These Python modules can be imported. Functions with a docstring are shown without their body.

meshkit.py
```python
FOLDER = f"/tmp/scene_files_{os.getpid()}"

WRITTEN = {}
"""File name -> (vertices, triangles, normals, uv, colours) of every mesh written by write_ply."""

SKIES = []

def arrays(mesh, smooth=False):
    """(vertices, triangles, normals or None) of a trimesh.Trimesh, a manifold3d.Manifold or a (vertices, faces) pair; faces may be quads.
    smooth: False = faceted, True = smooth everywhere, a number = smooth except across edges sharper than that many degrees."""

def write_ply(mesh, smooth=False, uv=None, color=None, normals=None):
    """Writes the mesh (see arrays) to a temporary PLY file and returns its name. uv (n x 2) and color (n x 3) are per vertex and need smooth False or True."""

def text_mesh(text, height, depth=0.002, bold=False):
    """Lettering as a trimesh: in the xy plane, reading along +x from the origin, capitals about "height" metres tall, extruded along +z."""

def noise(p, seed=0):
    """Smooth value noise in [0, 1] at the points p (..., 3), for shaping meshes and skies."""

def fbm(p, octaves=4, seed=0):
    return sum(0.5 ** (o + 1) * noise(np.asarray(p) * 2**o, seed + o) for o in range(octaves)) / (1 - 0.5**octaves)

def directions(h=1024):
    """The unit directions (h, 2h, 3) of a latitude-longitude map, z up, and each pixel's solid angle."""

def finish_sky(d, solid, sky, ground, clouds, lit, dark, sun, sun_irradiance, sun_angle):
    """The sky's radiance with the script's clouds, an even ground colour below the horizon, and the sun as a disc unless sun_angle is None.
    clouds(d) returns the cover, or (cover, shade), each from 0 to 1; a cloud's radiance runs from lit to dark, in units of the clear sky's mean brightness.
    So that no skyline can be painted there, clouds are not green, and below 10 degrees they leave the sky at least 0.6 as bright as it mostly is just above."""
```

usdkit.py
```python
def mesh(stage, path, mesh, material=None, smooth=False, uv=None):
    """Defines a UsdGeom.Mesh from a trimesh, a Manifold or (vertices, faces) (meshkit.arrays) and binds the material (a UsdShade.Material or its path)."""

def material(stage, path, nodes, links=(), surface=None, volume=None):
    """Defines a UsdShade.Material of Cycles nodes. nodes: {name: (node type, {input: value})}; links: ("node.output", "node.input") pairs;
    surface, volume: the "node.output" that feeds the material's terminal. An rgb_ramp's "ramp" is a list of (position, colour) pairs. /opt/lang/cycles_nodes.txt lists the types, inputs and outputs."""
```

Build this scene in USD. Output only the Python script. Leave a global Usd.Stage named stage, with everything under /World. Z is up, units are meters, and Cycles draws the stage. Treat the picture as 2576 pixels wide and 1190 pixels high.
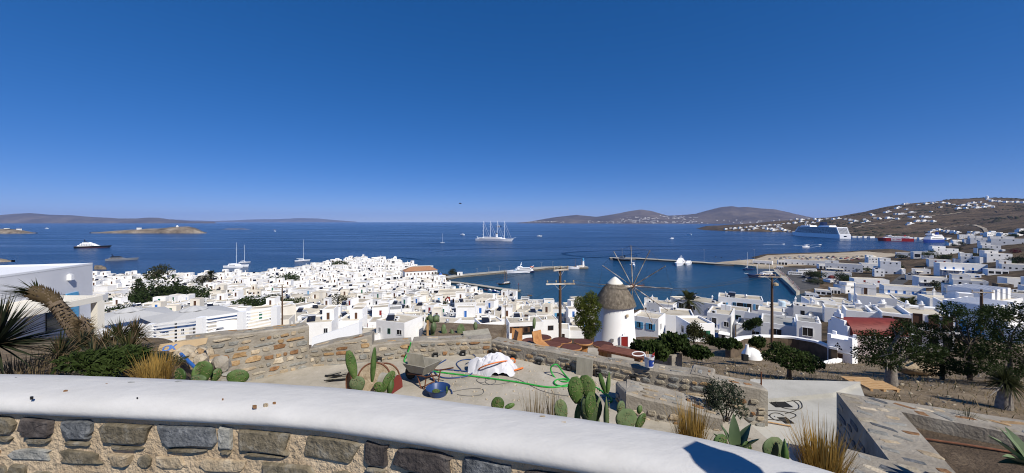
import math, random
import numpy as np, trimesh, usdkit, meshkit
from pxr import Usd, UsdGeom, UsdLux, UsdShade, Gf, Sdf, Vt
from scipy.interpolate import RBFInterpolator
import shapely
from shapely.geometry import Polygon, Point, LineString

PI = math.pi
stage = Usd.Stage.CreateInMemory()
UsdGeom.SetStageUpAxis(stage, 'Z')
UsdGeom.SetStageMetersPerUnit(stage, 1.0)
world = UsdGeom.Xform.Define(stage, '/World')
stage.SetDefaultPrim(world.GetPrim())
UsdGeom.Scope.Define(stage, '/World/Looks')

# ---- camera, sky, sun ------------------------------------------------------
EYE = 57.0                     # the eye's height above the sea
HOR, FV = 557.5, 930.0         # horizon row and focal length, in a 2576 wide view of the photograph
cam = UsdGeom.Camera.Define(stage, '/World/camera')
cam.CreateHorizontalApertureAttr(36.0)
cam.CreateVerticalApertureAttr(36.0 * 473 / 1024)
cam.CreateFocalLengthAttr(36.0 * FV / 2576)
cam.CreateVerticalApertureOffsetAttr(-36.0 * (595 - HOR) / 2576)
cam.CreateClippingRangeAttr(Gf.Vec2f(0.05, 200000.0))
cam.AddTranslateOp().Set(Gf.Vec3d(0, 0, EYE))
cam.AddRotateXOp().Set(90.0)
cam.CreateExposureAttr(0.62)

SUN_EL, SUN_AZ = math.radians(44), math.radians(140)     # towards the sun: rotation = atan2(x, y)
sd = np.array([math.sin(SUN_AZ) * math.cos(SUN_EL), math.cos(SUN_AZ) * math.cos(SUN_EL), math.sin(SUN_EL)])
sun = UsdLux.DistantLight.Define(stage, '/World/sun')
sun.CreateIntensityAttr(0.92)
sun.CreateNormalizeAttr(True)
sun.CreateAngleAttr(0.53)
sun.CreateColorAttr(Gf.Vec3f(1.0, 0.95, 0.87))
sun.AddRotateZOp().Set(math.degrees(PI - SUN_AZ))
sun.AddRotateXOp().Set(math.degrees(PI / 2 - SUN_EL))

MATS = {}
def material(name, nodes, links, surface=None, volume=None):
    m = usdkit.material(stage, '/World/Looks/' + name, nodes, links, surface=surface, volume=volume)
    MATS[name] = m
    return m

sky_mat = material('sky_look', {
    't': ('sky_texture', dict(sky_type='single_scattering', sun_disc=False, sun_elevation=SUN_EL, sun_rotation=SUN_AZ, altitude=60.0, air_density=0.45, aerosol_density=0.03, ozone_density=4.0)),
    'y': ('gamma', dict(gamma=0.6)), 'g': ('hsv', dict(hue=0.5, saturation=1.68, value=1.0)), 'x': ('mix_color', dict(blend_type='multiply', fac=1.0, b=(0.84, 0.785, 1.01), use_clamp=False)),
    'b': ('background_shader', dict(strength=0.138))}, [('t.color', 'y.color'), ('y.color', 'g.color'), ('g.color', 'x.a'), ('x.result', 'b.color')], surface='b.background')
dome = UsdLux.DomeLight.Define(stage, '/World/sky')
UsdShade.MaterialBindingAPI.Apply(dome.GetPrim()).Bind(sky_mat)
dome.GetPrim().SetCustomDataByKey('kind', 'structure')

# ---- helpers ---------------------------------------------------------------
def at(vx, vy, D):
    return np.array([(vx - 1288) / FV * D, D, EYE - (vy - HOR) / FV * D])
def atz(vx, vy, z):
    return at(vx, vy, (EYE - z) * FV / (vy - HOR))
def vpix(p):
    return 1288 + p[0] / p[1] * FV, HOR + (EYE - p[2]) / p[1] * FV

class MB:
    """collects shapes into the vertices and triangles of one mesh"""
    def __init__(s): s.v, s.f, s.n = [], [], 0
    def add(s, v, f):
        v = np.asarray(v, float); f = np.asarray(f, int)
        if f.shape[1] == 4: f = np.vstack([f[:, [0, 1, 2]], f[:, [0, 2, 3]]])
        s.v.append(v); s.f.append(f + s.n); s.n += len(v)
        return s
    def mesh(s): return np.vstack(s.v), np.vstack(s.f)
    def tm(s, m): return s.add(np.array(m.vertices), np.array(m.faces))
    def box(s, lo, hi, rz=0.0, about=(0, 0)):
        (x0, y0, z0), (x1, y1, z1) = lo, hi
        v = np.array([[x0,y0,z0],[x1,y0,z0],[x1,y1,z0],[x0,y1,z0],[x0,y0,z1],[x1,y0,z1],[x1,y1,z1],[x0,y1,z1]], float)
        if rz:
            c, q = math.cos(rz), math.sin(rz)
            x, y = v[:,0]-about[0], v[:,1]-about[1]
            v[:,0], v[:,1] = about[0]+c*x-q*y, about[1]+q*x+c*y
        return s.add(v, BOXF)
    def obox(s, c, ax, ay, az):
        """box about c with half axes"""
        c, ax, ay, az = (np.asarray(a, float) for a in (c, ax, ay, az))
        v = [c-ax-ay-az, c+ax-ay-az, c+ax+ay-az, c-ax+ay-az, c-ax-ay+az, c+ax-ay+az, c+ax+ay+az, c-ax+ay+az]
        return s.add(v, BOXF)
    def bar(s, a, b, w, h, up=(0, 0, 1)):
        a, b = np.asarray(a, float), np.asarray(b, float)
        d = b - a; L = np.linalg.norm(d); d = d / L
        x = np.cross(d, up)
        if np.linalg.norm(x) < 1e-6: x = np.array([1.0, 0, 0])
        x /= np.linalg.norm(x); y = np.cross(x, d)
        return s.obox((a + b) / 2, d * L / 2, x * w / 2, y * h / 2)
    def tube(s, pts, r, n=6, cap=True):
        p = np.asarray(pts, float)
        r = np.broadcast_to(np.asarray(r, float), (len(p),))
        t = np.gradient(p, axis=0); t /= np.linalg.norm(t, axis=1, keepdims=True) + 1e-12
        ref = np.array([0, 0, 1.0]) if abs(t[0][2]) < 0.8 else np.array([1.0, 0, 0])
        a = ref - t[0] * (ref @ t[0]); a /= np.linalg.norm(a)
        ang = np.arange(n) * 2 * PI / n; rings = []
        for i in range(len(p)):
            a = a - t[i] * (a @ t[i]); a /= np.linalg.norm(a) + 1e-12
            b = np.cross(t[i], a)
            rings.append(p[i] + r[i] * (np.cos(ang)[:, None] * a + np.sin(ang)[:, None] * b))
        v = np.vstack(rings + ([p[:1], p[-1:]] if cap else []))
        f = []
        for i in range(len(p) - 1):
            for j in range(n):
                k = (j + 1) % n
                f += [[i*n+j, i*n+k, (i+1)*n+k], [i*n+j, (i+1)*n+k, (i+1)*n+j]]
        if cap:
            o, e = len(p) * n, len(p) * n + 1
            for j in range(n):
                k = (j + 1) % n
                f += [[o, k, j], [e, (len(p)-1)*n+j, (len(p)-1)*n+k]]
        return s.add(v, f)
    def cyl(s, a, b, r0, r1=None, n=10):
        return s.tube([a, b], [r0, r0 if r1 is None else r1], n)
    def lathe(s, prof, n=16, c=(0, 0, 0), arc=2*PI, a0=0.0):
        """prof: (r, z) pairs from the bottom up"""
        full = abs(arc - 2*PI) < 1e-6
        m = n if full else n + 1
        ang = a0 + np.arange(m) * arc / n
        v = np.vstack([np.stack([c[0]+r*np.cos(ang), c[1]+r*np.sin(ang), np.full(m, c[2]+z)], 1) for r, z in prof])
        f = []
        for i in range(len(prof) - 1):
            for j in range(n):
                k = (j + 1) % m
                f += [[i*m+j, i*m+k, (i+1)*m+k], [i*m+j, (i+1)*m+k, (i+1)*m+j]]
        return s.add(v, f)
    def ball(s, c, r, sub=1, seed=None, rough=0.0):
        m = ICO[sub]; v = m[0].copy()
        if seed is not None: v *= (1 + rough * (meshkit.noise(v * 1.7 + seed * 3.1, seed) - 0.5))[:, None] * 1.0
        return s.add(v * np.asarray(r, float) + np.asarray(c, float), m[1])
    def prism(s, poly, z0, z1, tf=None):
        """poly: outline points (counter-clockwise); extruded from z0 to z1; tf maps points"""
        pg = Polygon(poly) if not isinstance(poly, Polygon) else poly
        m = trimesh.creation.extrude_polygon(pg, z1 - z0, engine='earcut')
        v = np.array(m.vertices); v[:, 2] += z0
        return s.add(v if tf is None else tf(v), np.array(m.faces))
    def loft(s, rings, closed=True, cap=True):
        """rings: equal-length point lists"""
        R = [np.asarray(r, float) for r in rings]; n = len(R[0]); f = []
        for i in range(len(R) - 1):
            for j in range(n if closed else n - 1):
                k = (j + 1) % n
                f += [[i*n+j, i*n+k, (i+1)*n+k], [i*n+j, (i+1)*n+k, (i+1)*n+j]]
        v = np.vstack(R)
        if cap and closed:
            v = np.vstack([v, R[0].mean(0)[None], R[-1].mean(0)[None]]); o = len(R) * n
            for j in range(n):
                k = (j + 1) % n
                f += [[o, k, j], [o+1, (len(R)-1)*n+j, (len(R)-1)*n+k]]
        return s.add(v, f)
BOXF = [[0,3,2,1],[4,5,6,7],[0,1,5,4],[1,2,6,5],[2,3,7,6],[3,0,4,7]]
ICO = {}
for k in range(4):
    _m = trimesh.creation.icosphere(k, 1.0); ICO[k] = (np.array(_m.vertices), np.array(_m.faces))

taken = {}
def numbered(parent, name):
    k = (parent, name); n = taken.get(k, 0); taken[k] = n + 1
    return f'{parent}/{name}' if n == 0 else f'{parent}/{name}_{n:03d}'
def say(prim, label=None, cat=None, group=None, kind=None):
    for k, v in (('label', label), ('category', cat), ('group', group), ('kind', kind)):
        if v: prim.SetCustomDataByKey(k, v)
    return prim
def thing(name, label, cat, loc=None, rz=0.0, scale=None, group=None, kind=None, like=None):
    """an Xform at a thing's base, whose children are its parts; like = the thing it copies"""
    x = UsdGeom.Xform.Define(stage, numbered('/World', name))
    if loc is not None: x.AddTranslateOp().Set(Gf.Vec3d(*map(float, loc)))
    if rz: x.AddRotateZOp().Set(math.degrees(rz))
    if scale is not None: x.AddScaleOp().Set(Gf.Vec3f(*([scale] * 3 if np.ndim(scale) == 0 else scale)))
    p = x.GetPrim()
    if like is not None:
        p.GetReferences().AddInternalReference(like); p.SetInstanceable(True)
    say(p, label, cat, group, kind)
    return str(p.GetPath())
def proto(name):
    return str(stage.CreateClassPrim('/World/' + name).GetPath())
def put(parent, name, mb, mat, smooth=False, label=None, kind=None):
    """one Mesh prim: a part of parent"""
    p = numbered(parent, name)
    m = usdkit.mesh(stage, p, mb.mesh() if isinstance(mb, MB) else mb, MATS[mat], smooth=smooth)
    if label or kind: say(m.GetPrim(), label, None, None, kind)
    return p
def solo(name, mb, mat, label=None, cat=None, group=None, kind=None, smooth=False):
    """a top-level thing that is one mesh"""
    p = numbered('/World', name)
    m = usdkit.mesh(stage, p, mb.mesh() if isinstance(mb, MB) else mb, MATS[mat], smooth=smooth)
    say(m.GetPrim(), label, cat, group, kind)
    return p
def sub(verts, f):        # transforms of arrays
    return verts, f

# ---- looks -----------------------------------------------------------------
def plain(name, col, rough=0.6, metal=0.0, spec=0.3):
    return material(name, {'p': ('principled_bsdf', dict(base_color=col, roughness=rough, metallic=metal, specular_ior_level=spec))}, [], surface='p.BSDF')
def mottled(name, cols, scale, rough=0.85, bump=0.0, bscale=None, detail=5.0, stretch=(1, 1, 1), vary=0.0, dist=0.02, obj=False, spec=0.25, nrough=0.6):
    """colour from fractal noise; vary: brightness change from thing to thing"""
    n = {'g': ('geometry', {}), 'tc': ('texture_coordinate', {}), 'm': ('mapping', dict(scale=stretch)),
         'n': ('noise_texture', dict(scale=scale, detail=detail, roughness=nrough)),
         'r': ('rgb_ramp', dict(ramp=cols)),
         'p': ('principled_bsdf', dict(roughness=rough, specular_ior_level=spec))}
    l = [('tc.object' if obj else 'g.position', 'm.vector'), ('m.vector', 'n.vector'), ('n.fac', 'r.fac')]
    if vary:
        n.update(o=('object_info', {}), mr=('map_range', dict(from_min=0., from_max=1., to_min=1 - vary, to_max=1 + vary * 0.6)), h=('hsv', dict(saturation=1.0, hue=0.5)))
        l += [('o.random', 'mr.value'), ('mr.result', 'h.value'), ('r.color', 'h.color'), ('h.color', 'p.base_color')]
    else:
        l += [('r.color', 'p.base_color')]
    if bump:
        n.update(n2=('noise_texture', dict(scale=bscale or scale * 4, detail=4.0, roughness=0.6)), b=('bump', dict(strength=bump, distance=dist)))
        l += [('m.vector', 'n2.vector'), ('n2.fac', 'b.height'), ('b.normal', 'p.normal')]
    return material(name, n, l, surface='p.BSDF')
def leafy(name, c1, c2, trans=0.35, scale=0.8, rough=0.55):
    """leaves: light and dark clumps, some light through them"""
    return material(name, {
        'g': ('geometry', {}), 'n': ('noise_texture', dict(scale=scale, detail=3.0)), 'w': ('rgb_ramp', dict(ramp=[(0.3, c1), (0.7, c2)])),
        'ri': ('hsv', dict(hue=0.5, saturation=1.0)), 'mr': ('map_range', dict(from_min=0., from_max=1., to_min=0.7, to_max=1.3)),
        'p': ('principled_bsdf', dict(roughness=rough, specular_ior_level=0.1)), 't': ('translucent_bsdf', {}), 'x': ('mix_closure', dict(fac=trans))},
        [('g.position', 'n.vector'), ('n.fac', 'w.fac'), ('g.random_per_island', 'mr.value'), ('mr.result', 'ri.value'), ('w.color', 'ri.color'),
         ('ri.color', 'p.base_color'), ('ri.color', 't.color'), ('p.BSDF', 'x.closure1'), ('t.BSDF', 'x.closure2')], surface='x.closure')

mottled('whitewash', [(0.25, (0.74, 0.72, 0.69)), (0.5, (0.82, 0.81, 0.79)), (0.8, (0.86, 0.855, 0.84))], 0.35, rough=0.8, bump=0.25, bscale=1.5, vary=0.13)
mottled('whitewash_cream', [(0.25, (0.66, 0.60, 0.50)), (0.6, (0.74, 0.69, 0.59)), (0.8, (0.78, 0.73, 0.64))], 0.4, rough=0.85, bump=0.25, bscale=1.5, vary=0.08)
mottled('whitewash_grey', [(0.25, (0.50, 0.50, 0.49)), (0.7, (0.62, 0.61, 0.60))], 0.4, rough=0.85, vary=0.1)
mottled('roof_screed', [(0.3, (0.36, 0.31, 0.23)), (0.5, (0.48, 0.43, 0.34)), (0.75, (0.58, 0.53, 0.44))], 0.3, rough=0.9, vary=0.22)
mottled('roof_grey', [(0.3, (0.22, 0.22, 0.21)), (0.7, (0.36, 0.35, 0.33))], 0.3, rough=0.9, vary=0.2)
plain('window_dark', (0.02, 0.022, 0.026), 0.15, spec=0.5)
plain('paint_blue', (0.03, 0.13, 0.42), 0.45)
plain('paint_sky', (0.10, 0.33, 0.55), 0.5)
plain('paint_red', (0.20, 0.016, 0.014), 0.5)
plain('paint_green', (0.03, 0.13, 0.08), 0.5)
plain('paint_white', (0.80, 0.80, 0.79), 0.45)
plain('paint_brown', (0.09, 0.045, 0.025), 0.55)
plain('paint_ochre', (0.55, 0.33, 0.10), 0.7)
plain('solar_black', (0.015, 0.017, 0.025), 0.12, spec=0.6)
plain('tank_metal', (0.62, 0.63, 0.64), 0.3, metal=0.7)
plain('metal_grey', (0.35, 0.35, 0.35), 0.45, metal=0.5)
mottled('rust', [(0.3, (0.09, 0.035, 0.02)), (0.7, (0.20, 0.085, 0.045))], 12.0, rough=0.8)
plain('black_matte', (0.02, 0.02, 0.02), 0.6)
plain('dark_gap', (0.012, 0.012, 0.012), 0.9)
mottled('ship_white', [(0.3, (0.80, 0.80, 0.81)), (0.7, (0.86, 0.86, 0.87))], 0.2, rough=0.4, spec=0.4)
plain('hull_navy', (0.012, 0.022, 0.07), 0.3)
plain('hull_black', (0.012, 0.012, 0.014), 0.3)
plain('hull_red', (0.36, 0.018, 0.014), 0.35)
plain('hull_blue', (0.018, 0.05, 0.26), 0.35)
plain('boot_red', (0.16, 0.02, 0.02), 0.5)
plain('steel_grey', (0.20, 0.215, 0.24), 0.35, metal=0.2)
plain('glass_dark', (0.012, 0.016, 0.022), 0.08, spec=0.7)
plain('wood_deck', (0.30, 0.19, 0.10), 0.6)
plain('mast_wood', (0.20, 0.11, 0.05), 0.6)
plain('rope_dark', (0.05, 0.045, 0.04), 0.9)
plain('orange_raft', (0.65, 0.14, 0.02), 0.6)
plain('wake_foam', (0.72, 0.76, 0.80), 0.9)
plain('tyre', (0.02, 0.02, 0.02), 0.9)
mottled('dome_red', [(0.3, (0.13, 0.022, 0.017)), (0.7, (0.19, 0.034, 0.025))], 1.0, rough=0.6)
mottled('dome_blue', [(0.3, (0.06, 0.22, 0.48)), (0.7, (0.10, 0.30, 0.58))], 1.0, rough=0.5)
plain('dome_deep_blue', (0.03, 0.10, 0.36), 0.45)
mottled('terracotta', [(0.25, (0.22, 0.10, 0.05)), (0.5, (0.34, 0.17, 0.09)), (0.75, (0.45, 0.26, 0.15))], 2.5, rough=0.9)
mottled('canvas_cream', [(0.3, (0.60, 0.55, 0.45)), (0.7, (0.68, 0.63, 0.53))], 0.5, rough=0.9)

def smooth_line(P, n=60):
    from scipy.interpolate import make_interp_spline
    P = np.asarray(P, float); s = np.concatenate([[0], np.cumsum(np.linalg.norm(np.diff(P, axis=0), axis=1))]); return make_interp_spline(s, P, 3)(np.linspace(0, s[-1], n))
# ---- the sea, the land, the far islands ------------------------------------
material('water', {
    'g': ('geometry', {}), 'm1': ('mapping', dict(scale=(0.05, 0.16, 0.1))), 'm2': ('mapping', dict(scale=(0.0022, 0.011, 0.01), rotation=(0, 0, 0.12))),
    'n1': ('noise_texture', dict(scale=6.0, detail=4.0, roughness=0.6)), 'n2': ('noise_texture', dict(scale=1.0, detail=5.0, roughness=0.55, distortion=0.6)),
    'r': ('rgb_ramp', dict(ramp=[(0.30, (0.35, 0.35, 0.35)), (0.5, (0.75, 0.75, 0.75)), (0.62, (1.0, 1.0, 1.0))])),
    'rs': ('map_range', dict(from_min=0.35, from_max=0.7, to_min=0.15, to_max=0.25)),
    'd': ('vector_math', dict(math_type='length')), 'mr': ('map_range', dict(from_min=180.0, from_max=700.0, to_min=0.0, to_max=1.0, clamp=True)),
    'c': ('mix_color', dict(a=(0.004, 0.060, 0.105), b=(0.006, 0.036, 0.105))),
    'b': ('bump', dict(strength=0.24, distance=2.6)),
    'p': ('principled_bsdf', dict(ior=1.33, specular_ior_level=0.5))},
    [('g.position', 'm1.vector'), ('g.position', 'm2.vector'), ('m1.vector', 'n1.vector'), ('m2.vector', 'n2.vector'), ('n2.fac', 'r.fac'), ('n2.fac', 'rs.value'),
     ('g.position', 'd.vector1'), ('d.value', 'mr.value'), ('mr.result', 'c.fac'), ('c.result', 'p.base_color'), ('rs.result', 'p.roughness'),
     ('n1.fac', 'b.height'), ('r.color', 'b.strength'), ('b.normal', 'p.normal')], surface='p.BSDF')
S = 40000.0
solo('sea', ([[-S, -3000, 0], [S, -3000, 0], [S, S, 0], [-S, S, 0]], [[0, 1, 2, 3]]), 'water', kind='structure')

def shore(vx, vy): return tuple(atz(vx, vy, 0)[:2])
COAST = [(-900, 340), (-520, 342), (-380, 352), (-330, 352), (-243, 362), (-235, 428), (-225, 470), (-213, 520), (-176, 512), (-150, 494), (-105, 425), (-80, 402), (-69, 398),
         (-61, 352), (-46, 300), (-34, 276), (-5, 256), (20, 247), (34, 216), (60, 228), (87, 240), (150, 240), (198, 246), (232, 272), (238, 313), (256, 343), (318, 450), (324, 472), (330, 500),
         (372, 560), (381, 588), (440, 640), (495, 655), (602, 680), (712, 736), (755, 752), (765, 720), (722, 655), (800, 690), (854, 741), (1060, 900), (1265, 1070), (1330, 1230), (1310, 1290), (1252, 1300), (1229, 1345),
         (1400, 1750), (1500, 2030), (1400, 2080), (1300, 2300), (1305, 2520), (1500, 3000), (3800, 3600), (9000, 3600), (9000, -200), (-900, -200)]
coast = Polygon(COAST).buffer(0)
# known heights of the ground: (vx, D, z)
GROUND = []
for vx in (-700, -200, 300, 700, 1000, 1300, 1500):
    for D, z in ((3, 54.3), (7, 52.2), (12, 51.5), (14, 51.5), (20, 49.3), (32, 45.8), (46, 41.6), (60, 36.8), (80, 30), (110, 22), (150, 16), (220, 9), (300, 5), (400, 3), (520, 3)):
        GROUND.append((vx, D, z))
for vx, D, z in ((1547, 46, 41.65), (1600, 44, 41.8), (1650, 30, 45.8), (1700, 14, 49.9), (1942, 40, 43), (1985, 21, 48.0), (2241, 19, 48.6), (2525, 15, 49.4), (2170, 50, 39.0), (2120, 38, 42.5), (2400, 24, 46.8), (2576, 24, 47), (2900, 20, 48),
                 (1900, 8, 50.4), (2000, 11, 50.4), (2300, 8, 50.6), (2900, 8, 50.8), (1800, 12, 50.0), (2100, 14, 50.0), (2700, 80, 36), 
                 (1700, 150, 14), (1840, 150, 14), (2000, 150, 14), (1700, 210, 4.5), (1840, 210, 4), (2000, 210, 4), (2100, 200, 6), (2100, 250, 2), (2220, 249, 3), (2250, 160, 13), (2300, 335, 5.5),
                 (2400, 394, 13), (2450, 142, 20), (2576, 123, 26), (2576, 213, 21), (2576, 400, 24), (2800, 200, 30), (2800, 400, 34), (2450, 605, 27), (2576, 493, 35), (2800, 600, 50), (2550, 700, 33), (2200, 400, 3), (2050, 420, 2), (2000, 330, 2), (1950, 450, 1.8),
                 (1950, 600, 2.0), (2050, 640, 2.2), (2180, 700, 3), (2230, 560, 3), (2300, 620, 3), (2350, 600, 5),
                 (2450, 1000, 29), (2576, 1000, 45), (2800, 1000, 75), (2300, 1400, 12), (2200, 1450, 10), (2200, 1700, 38), (2300, 1700, 56), (2400, 1600, 56), (2500, 1300, 54), (2650, 1300, 85),
                 (2100, 1700, 20), (2050, 2000, 40), (1990, 2500, 71), (2110, 2400, 82), (2200, 2400, 128), (2280, 2400, 174), (2380, 2300, 191), (2480, 2300, 206), (2576, 2200, 194), (2720, 2200, 200), (3000, 2200, 220),
                 (2300, 2000, 112), (2400, 2000, 135), (2500, 1900, 135), (2576, 1800, 130), (1990, 3000, 60), (2200, 3000, 95), (2400, 3000, 130), (2600, 3000, 130), (3000, 3000, 150), (1880, 2400, 33), (1800, 2450, 14), (1780, 2520, 9), (1930, 2200, 24), (1860, 2700, 26)):
    GROUND.append((vx, D, z))
for vx, vy, D in ((1645, 842, 72), (1720, 830, 86), (1673, 795, 130), (1745, 776, 162), (1790, 846, 82), (1766, 858, 68), (1841, 866, 76), (1918, 860, 74), (2000, 862, 68), (2065, 860, 64), (1840, 792, 120), (1912, 790, 124), (1985, 800, 107), (2058, 802, 102), (2130, 808, 94), (2200, 815, 90),
                  (2300, 882, 58), (2390, 880, 56), (2430, 800, 86), (2530, 800, 86), (2560, 850, 64), (2400, 840, 66), (2200, 850, 68)):
    GROUND.append((vx, D, EYE - (vy - HOR) / FV * D))
_g = np.array(GROUND, float)
_rbf = RBFInterpolator(np.stack([_g[:, 0] / 450, np.log(_g[:, 1]) * 3.0], 1), _g[:, 2] * 1.0, kernel='linear', neighbors=40, smoothing=0.0)
def raw_height(x, y):
    x, y = np.asarray(x, float), np.asarray(y, float)
    D = np.maximum(y, 2.0)
    vx = 1288 + x / D * FV
    return _rbf(np.stack([np.clip(vx, -800, 3200).ravel() / 450, np.log(D).ravel() * 3.0], 1)).reshape(x.shape)
shapely.prepare(coast)
coast_line = coast.exterior
def height(x, y, rough=1.0):
    x, y = np.asarray(x, float), np.asarray(y, float)
    z = raw_height(x, y)
    d = shapely.distance(shapely.points(x, y), coast_line)
    inside = shapely.contains_xy(coast, x, y)
    amp = np.clip((y - 500) / 1200, 0, 1) * rough
    z = z + amp * 26 * (meshkit.fbm(np.stack([x / 220, y / 220, z * 0], -1), 5, 7) - 0.5) + np.clip(y / 200, 0, 1) * 1.5 * (meshkit.fbm(np.stack([x / 18, y / 18, z * 0], -1), 3, 9) - 0.5)
    lim = 1.1 + np.minimum(d, 30) * np.where(y > 900, 0.35, 0.12) + np.maximum(d - 30, 0) * 0.4
    z = np.minimum(z, lim)
    return np.where(inside, np.maximum(z, 0.35), -np.minimum(0.3 + d * 0.3, 3.0))
tans = np.concatenate([np.linspace(-2.4, -1.45, 12)[:-1], np.linspace(-1.45, 1.5, 300), np.linspace(1.5, 2.4, 12)[1:]])
dist = np.concatenate([np.geomspace(2.2, 60, 60)[:-1], np.geomspace(60, 800, 150)[:-1], np.geomspace(800, 3300, 110)])
gt, gd = np.meshgrid(tans, dist, indexing='ij')
gx, gy = gt * gd, gd
gz = height(gx, gy)
nt, nd = gx.shape
ii, jj = np.meshgrid(np.arange(nt - 1), np.arange(nd - 1), indexing='ij')
quads = np.stack([ii * nd + jj, (ii + 1) * nd + jj, (ii + 1) * nd + jj + 1, ii * nd + jj + 1], -1).reshape(-1, 4)
keep = (gz.ravel()[quads] > -2.9).any(1)
def hz(x, y): return float(height(np.array([x]), np.array([y]))[0])
_hc = {}
def drop(vx, vy, lo=12.0, hi=2600.0):
    """where the sight line through (vx, vy) meets the land"""
    D = np.geomspace(lo, hi, 900)
    x = (vx - 1288) / FV * D
    z = height(x, D)
    line = EYE - (vy - HOR) / FV * D
    k = np.nonzero(line <= z)[0]
    i = k[0] if len(k) else int(np.argmin(line - z))
    return np.array([x[i], D[i], z[i]])
material('earth', {
    'g': ('geometry', {}), 'n': ('noise_texture', dict(scale=0.018, detail=9.0, roughness=0.68)), 'n2': ('noise_texture', dict(scale=0.22, detail=9.0, roughness=0.8)),
    'r': ('rgb_ramp', dict(ramp=[(0.30, (0.032, 0.030, 0.016)), (0.43, (0.075, 0.057, 0.037)), (0.55, (0.12, 0.088, 0.057)), (0.72, (0.20, 0.15, 0.10))])),
    'r2': ('rgb_ramp', dict(ramp=[(0.40, (0.30, 0.30, 0.24)), (0.58, (1.15, 1.1, 1.05))])), 'x': ('mix_color', dict(blend_type='multiply', fac=1.0, use_clamp=False)),
    'b': ('bump', dict(strength=0.6, distance=0.4)), 'p': ('principled_bsdf', dict(roughness=0.95, specular_ior_level=0.15))},
    [('g.position', 'n.vector'), ('g.position', 'n2.vector'), ('n.fac', 'r.fac'), ('n2.fac', 'r2.fac'), ('r.color', 'x.a'), ('r2.color', 'x.b'), ('x.result', 'p.base_color'), ('n2.fac', 'b.height'), ('b.normal', 'p.normal')], surface='p.BSDF')
mottled('dry_soil', [(0.3, (0.10, 0.075, 0.045)), (0.5, (0.20, 0.15, 0.095)), (0.72, (0.31, 0.245, 0.165))], 0.8, rough=0.98, bump=1.0, bscale=9, dist=0.08, detail=9, nrough=0.74)
_near = gy.ravel()[quads].max(1) < 62
for nm_, k_, mt_ in (('terrain', keep & ~_near, 'earth'), ('garden_ground', keep & _near, 'dry_soil')): u_, q_ = np.unique(quads[k_], return_inverse=True); solo(nm_, (np.stack([gx.ravel(), gy.ravel(), gz.ravel()], 1)[u_], q_.reshape(-1, 4)), mt_, kind='structure', smooth=True)

def rock_look(name, dark, mid, light, s1, s2, low=None):
    return material(name, {
        'g': ('geometry', {}), 'n': ('noise_texture', dict(scale=s1, detail=8.0, roughness=0.65)), 'n2': ('noise_texture', dict(scale=s2, detail=6.0, roughness=0.7)),
        'r': ('rgb_ramp', dict(ramp=[(0.3, dark), (0.5, mid), (0.72, light)])), 'b': ('bump', dict(strength=0.7, distance=8.0)),
        'r2': ('rgb_ramp', dict(ramp=[(0.3, (0.6, 0.6, 0.6)), (0.65, (1.1, 1.1, 1.1))])), 'x': ('mix_color', dict(blend_type='multiply', fac=1.0, use_clamp=False)),
        'p': ('principled_bsdf', dict(roughness=0.95, specular_ior_level=0.1))},
        [('g.position', 'n.vector'), ('g.position', 'n2.vector'), ('n.fac', 'r.fac'), ('n2.fac', 'r2.fac'), ('r.color', 'x.a'), ('r2.color', 'x.b'), ('x.result', 'p.base_color'), ('n2.fac', 'b.height'), ('b.normal', 'p.normal')], surface='p.BSDF')
rock_look('island_brown', (0.055, 0.042, 0.034), (0.10, 0.078, 0.062), (0.17, 0.135, 0.105), 0.0012, 0.006)
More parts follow.
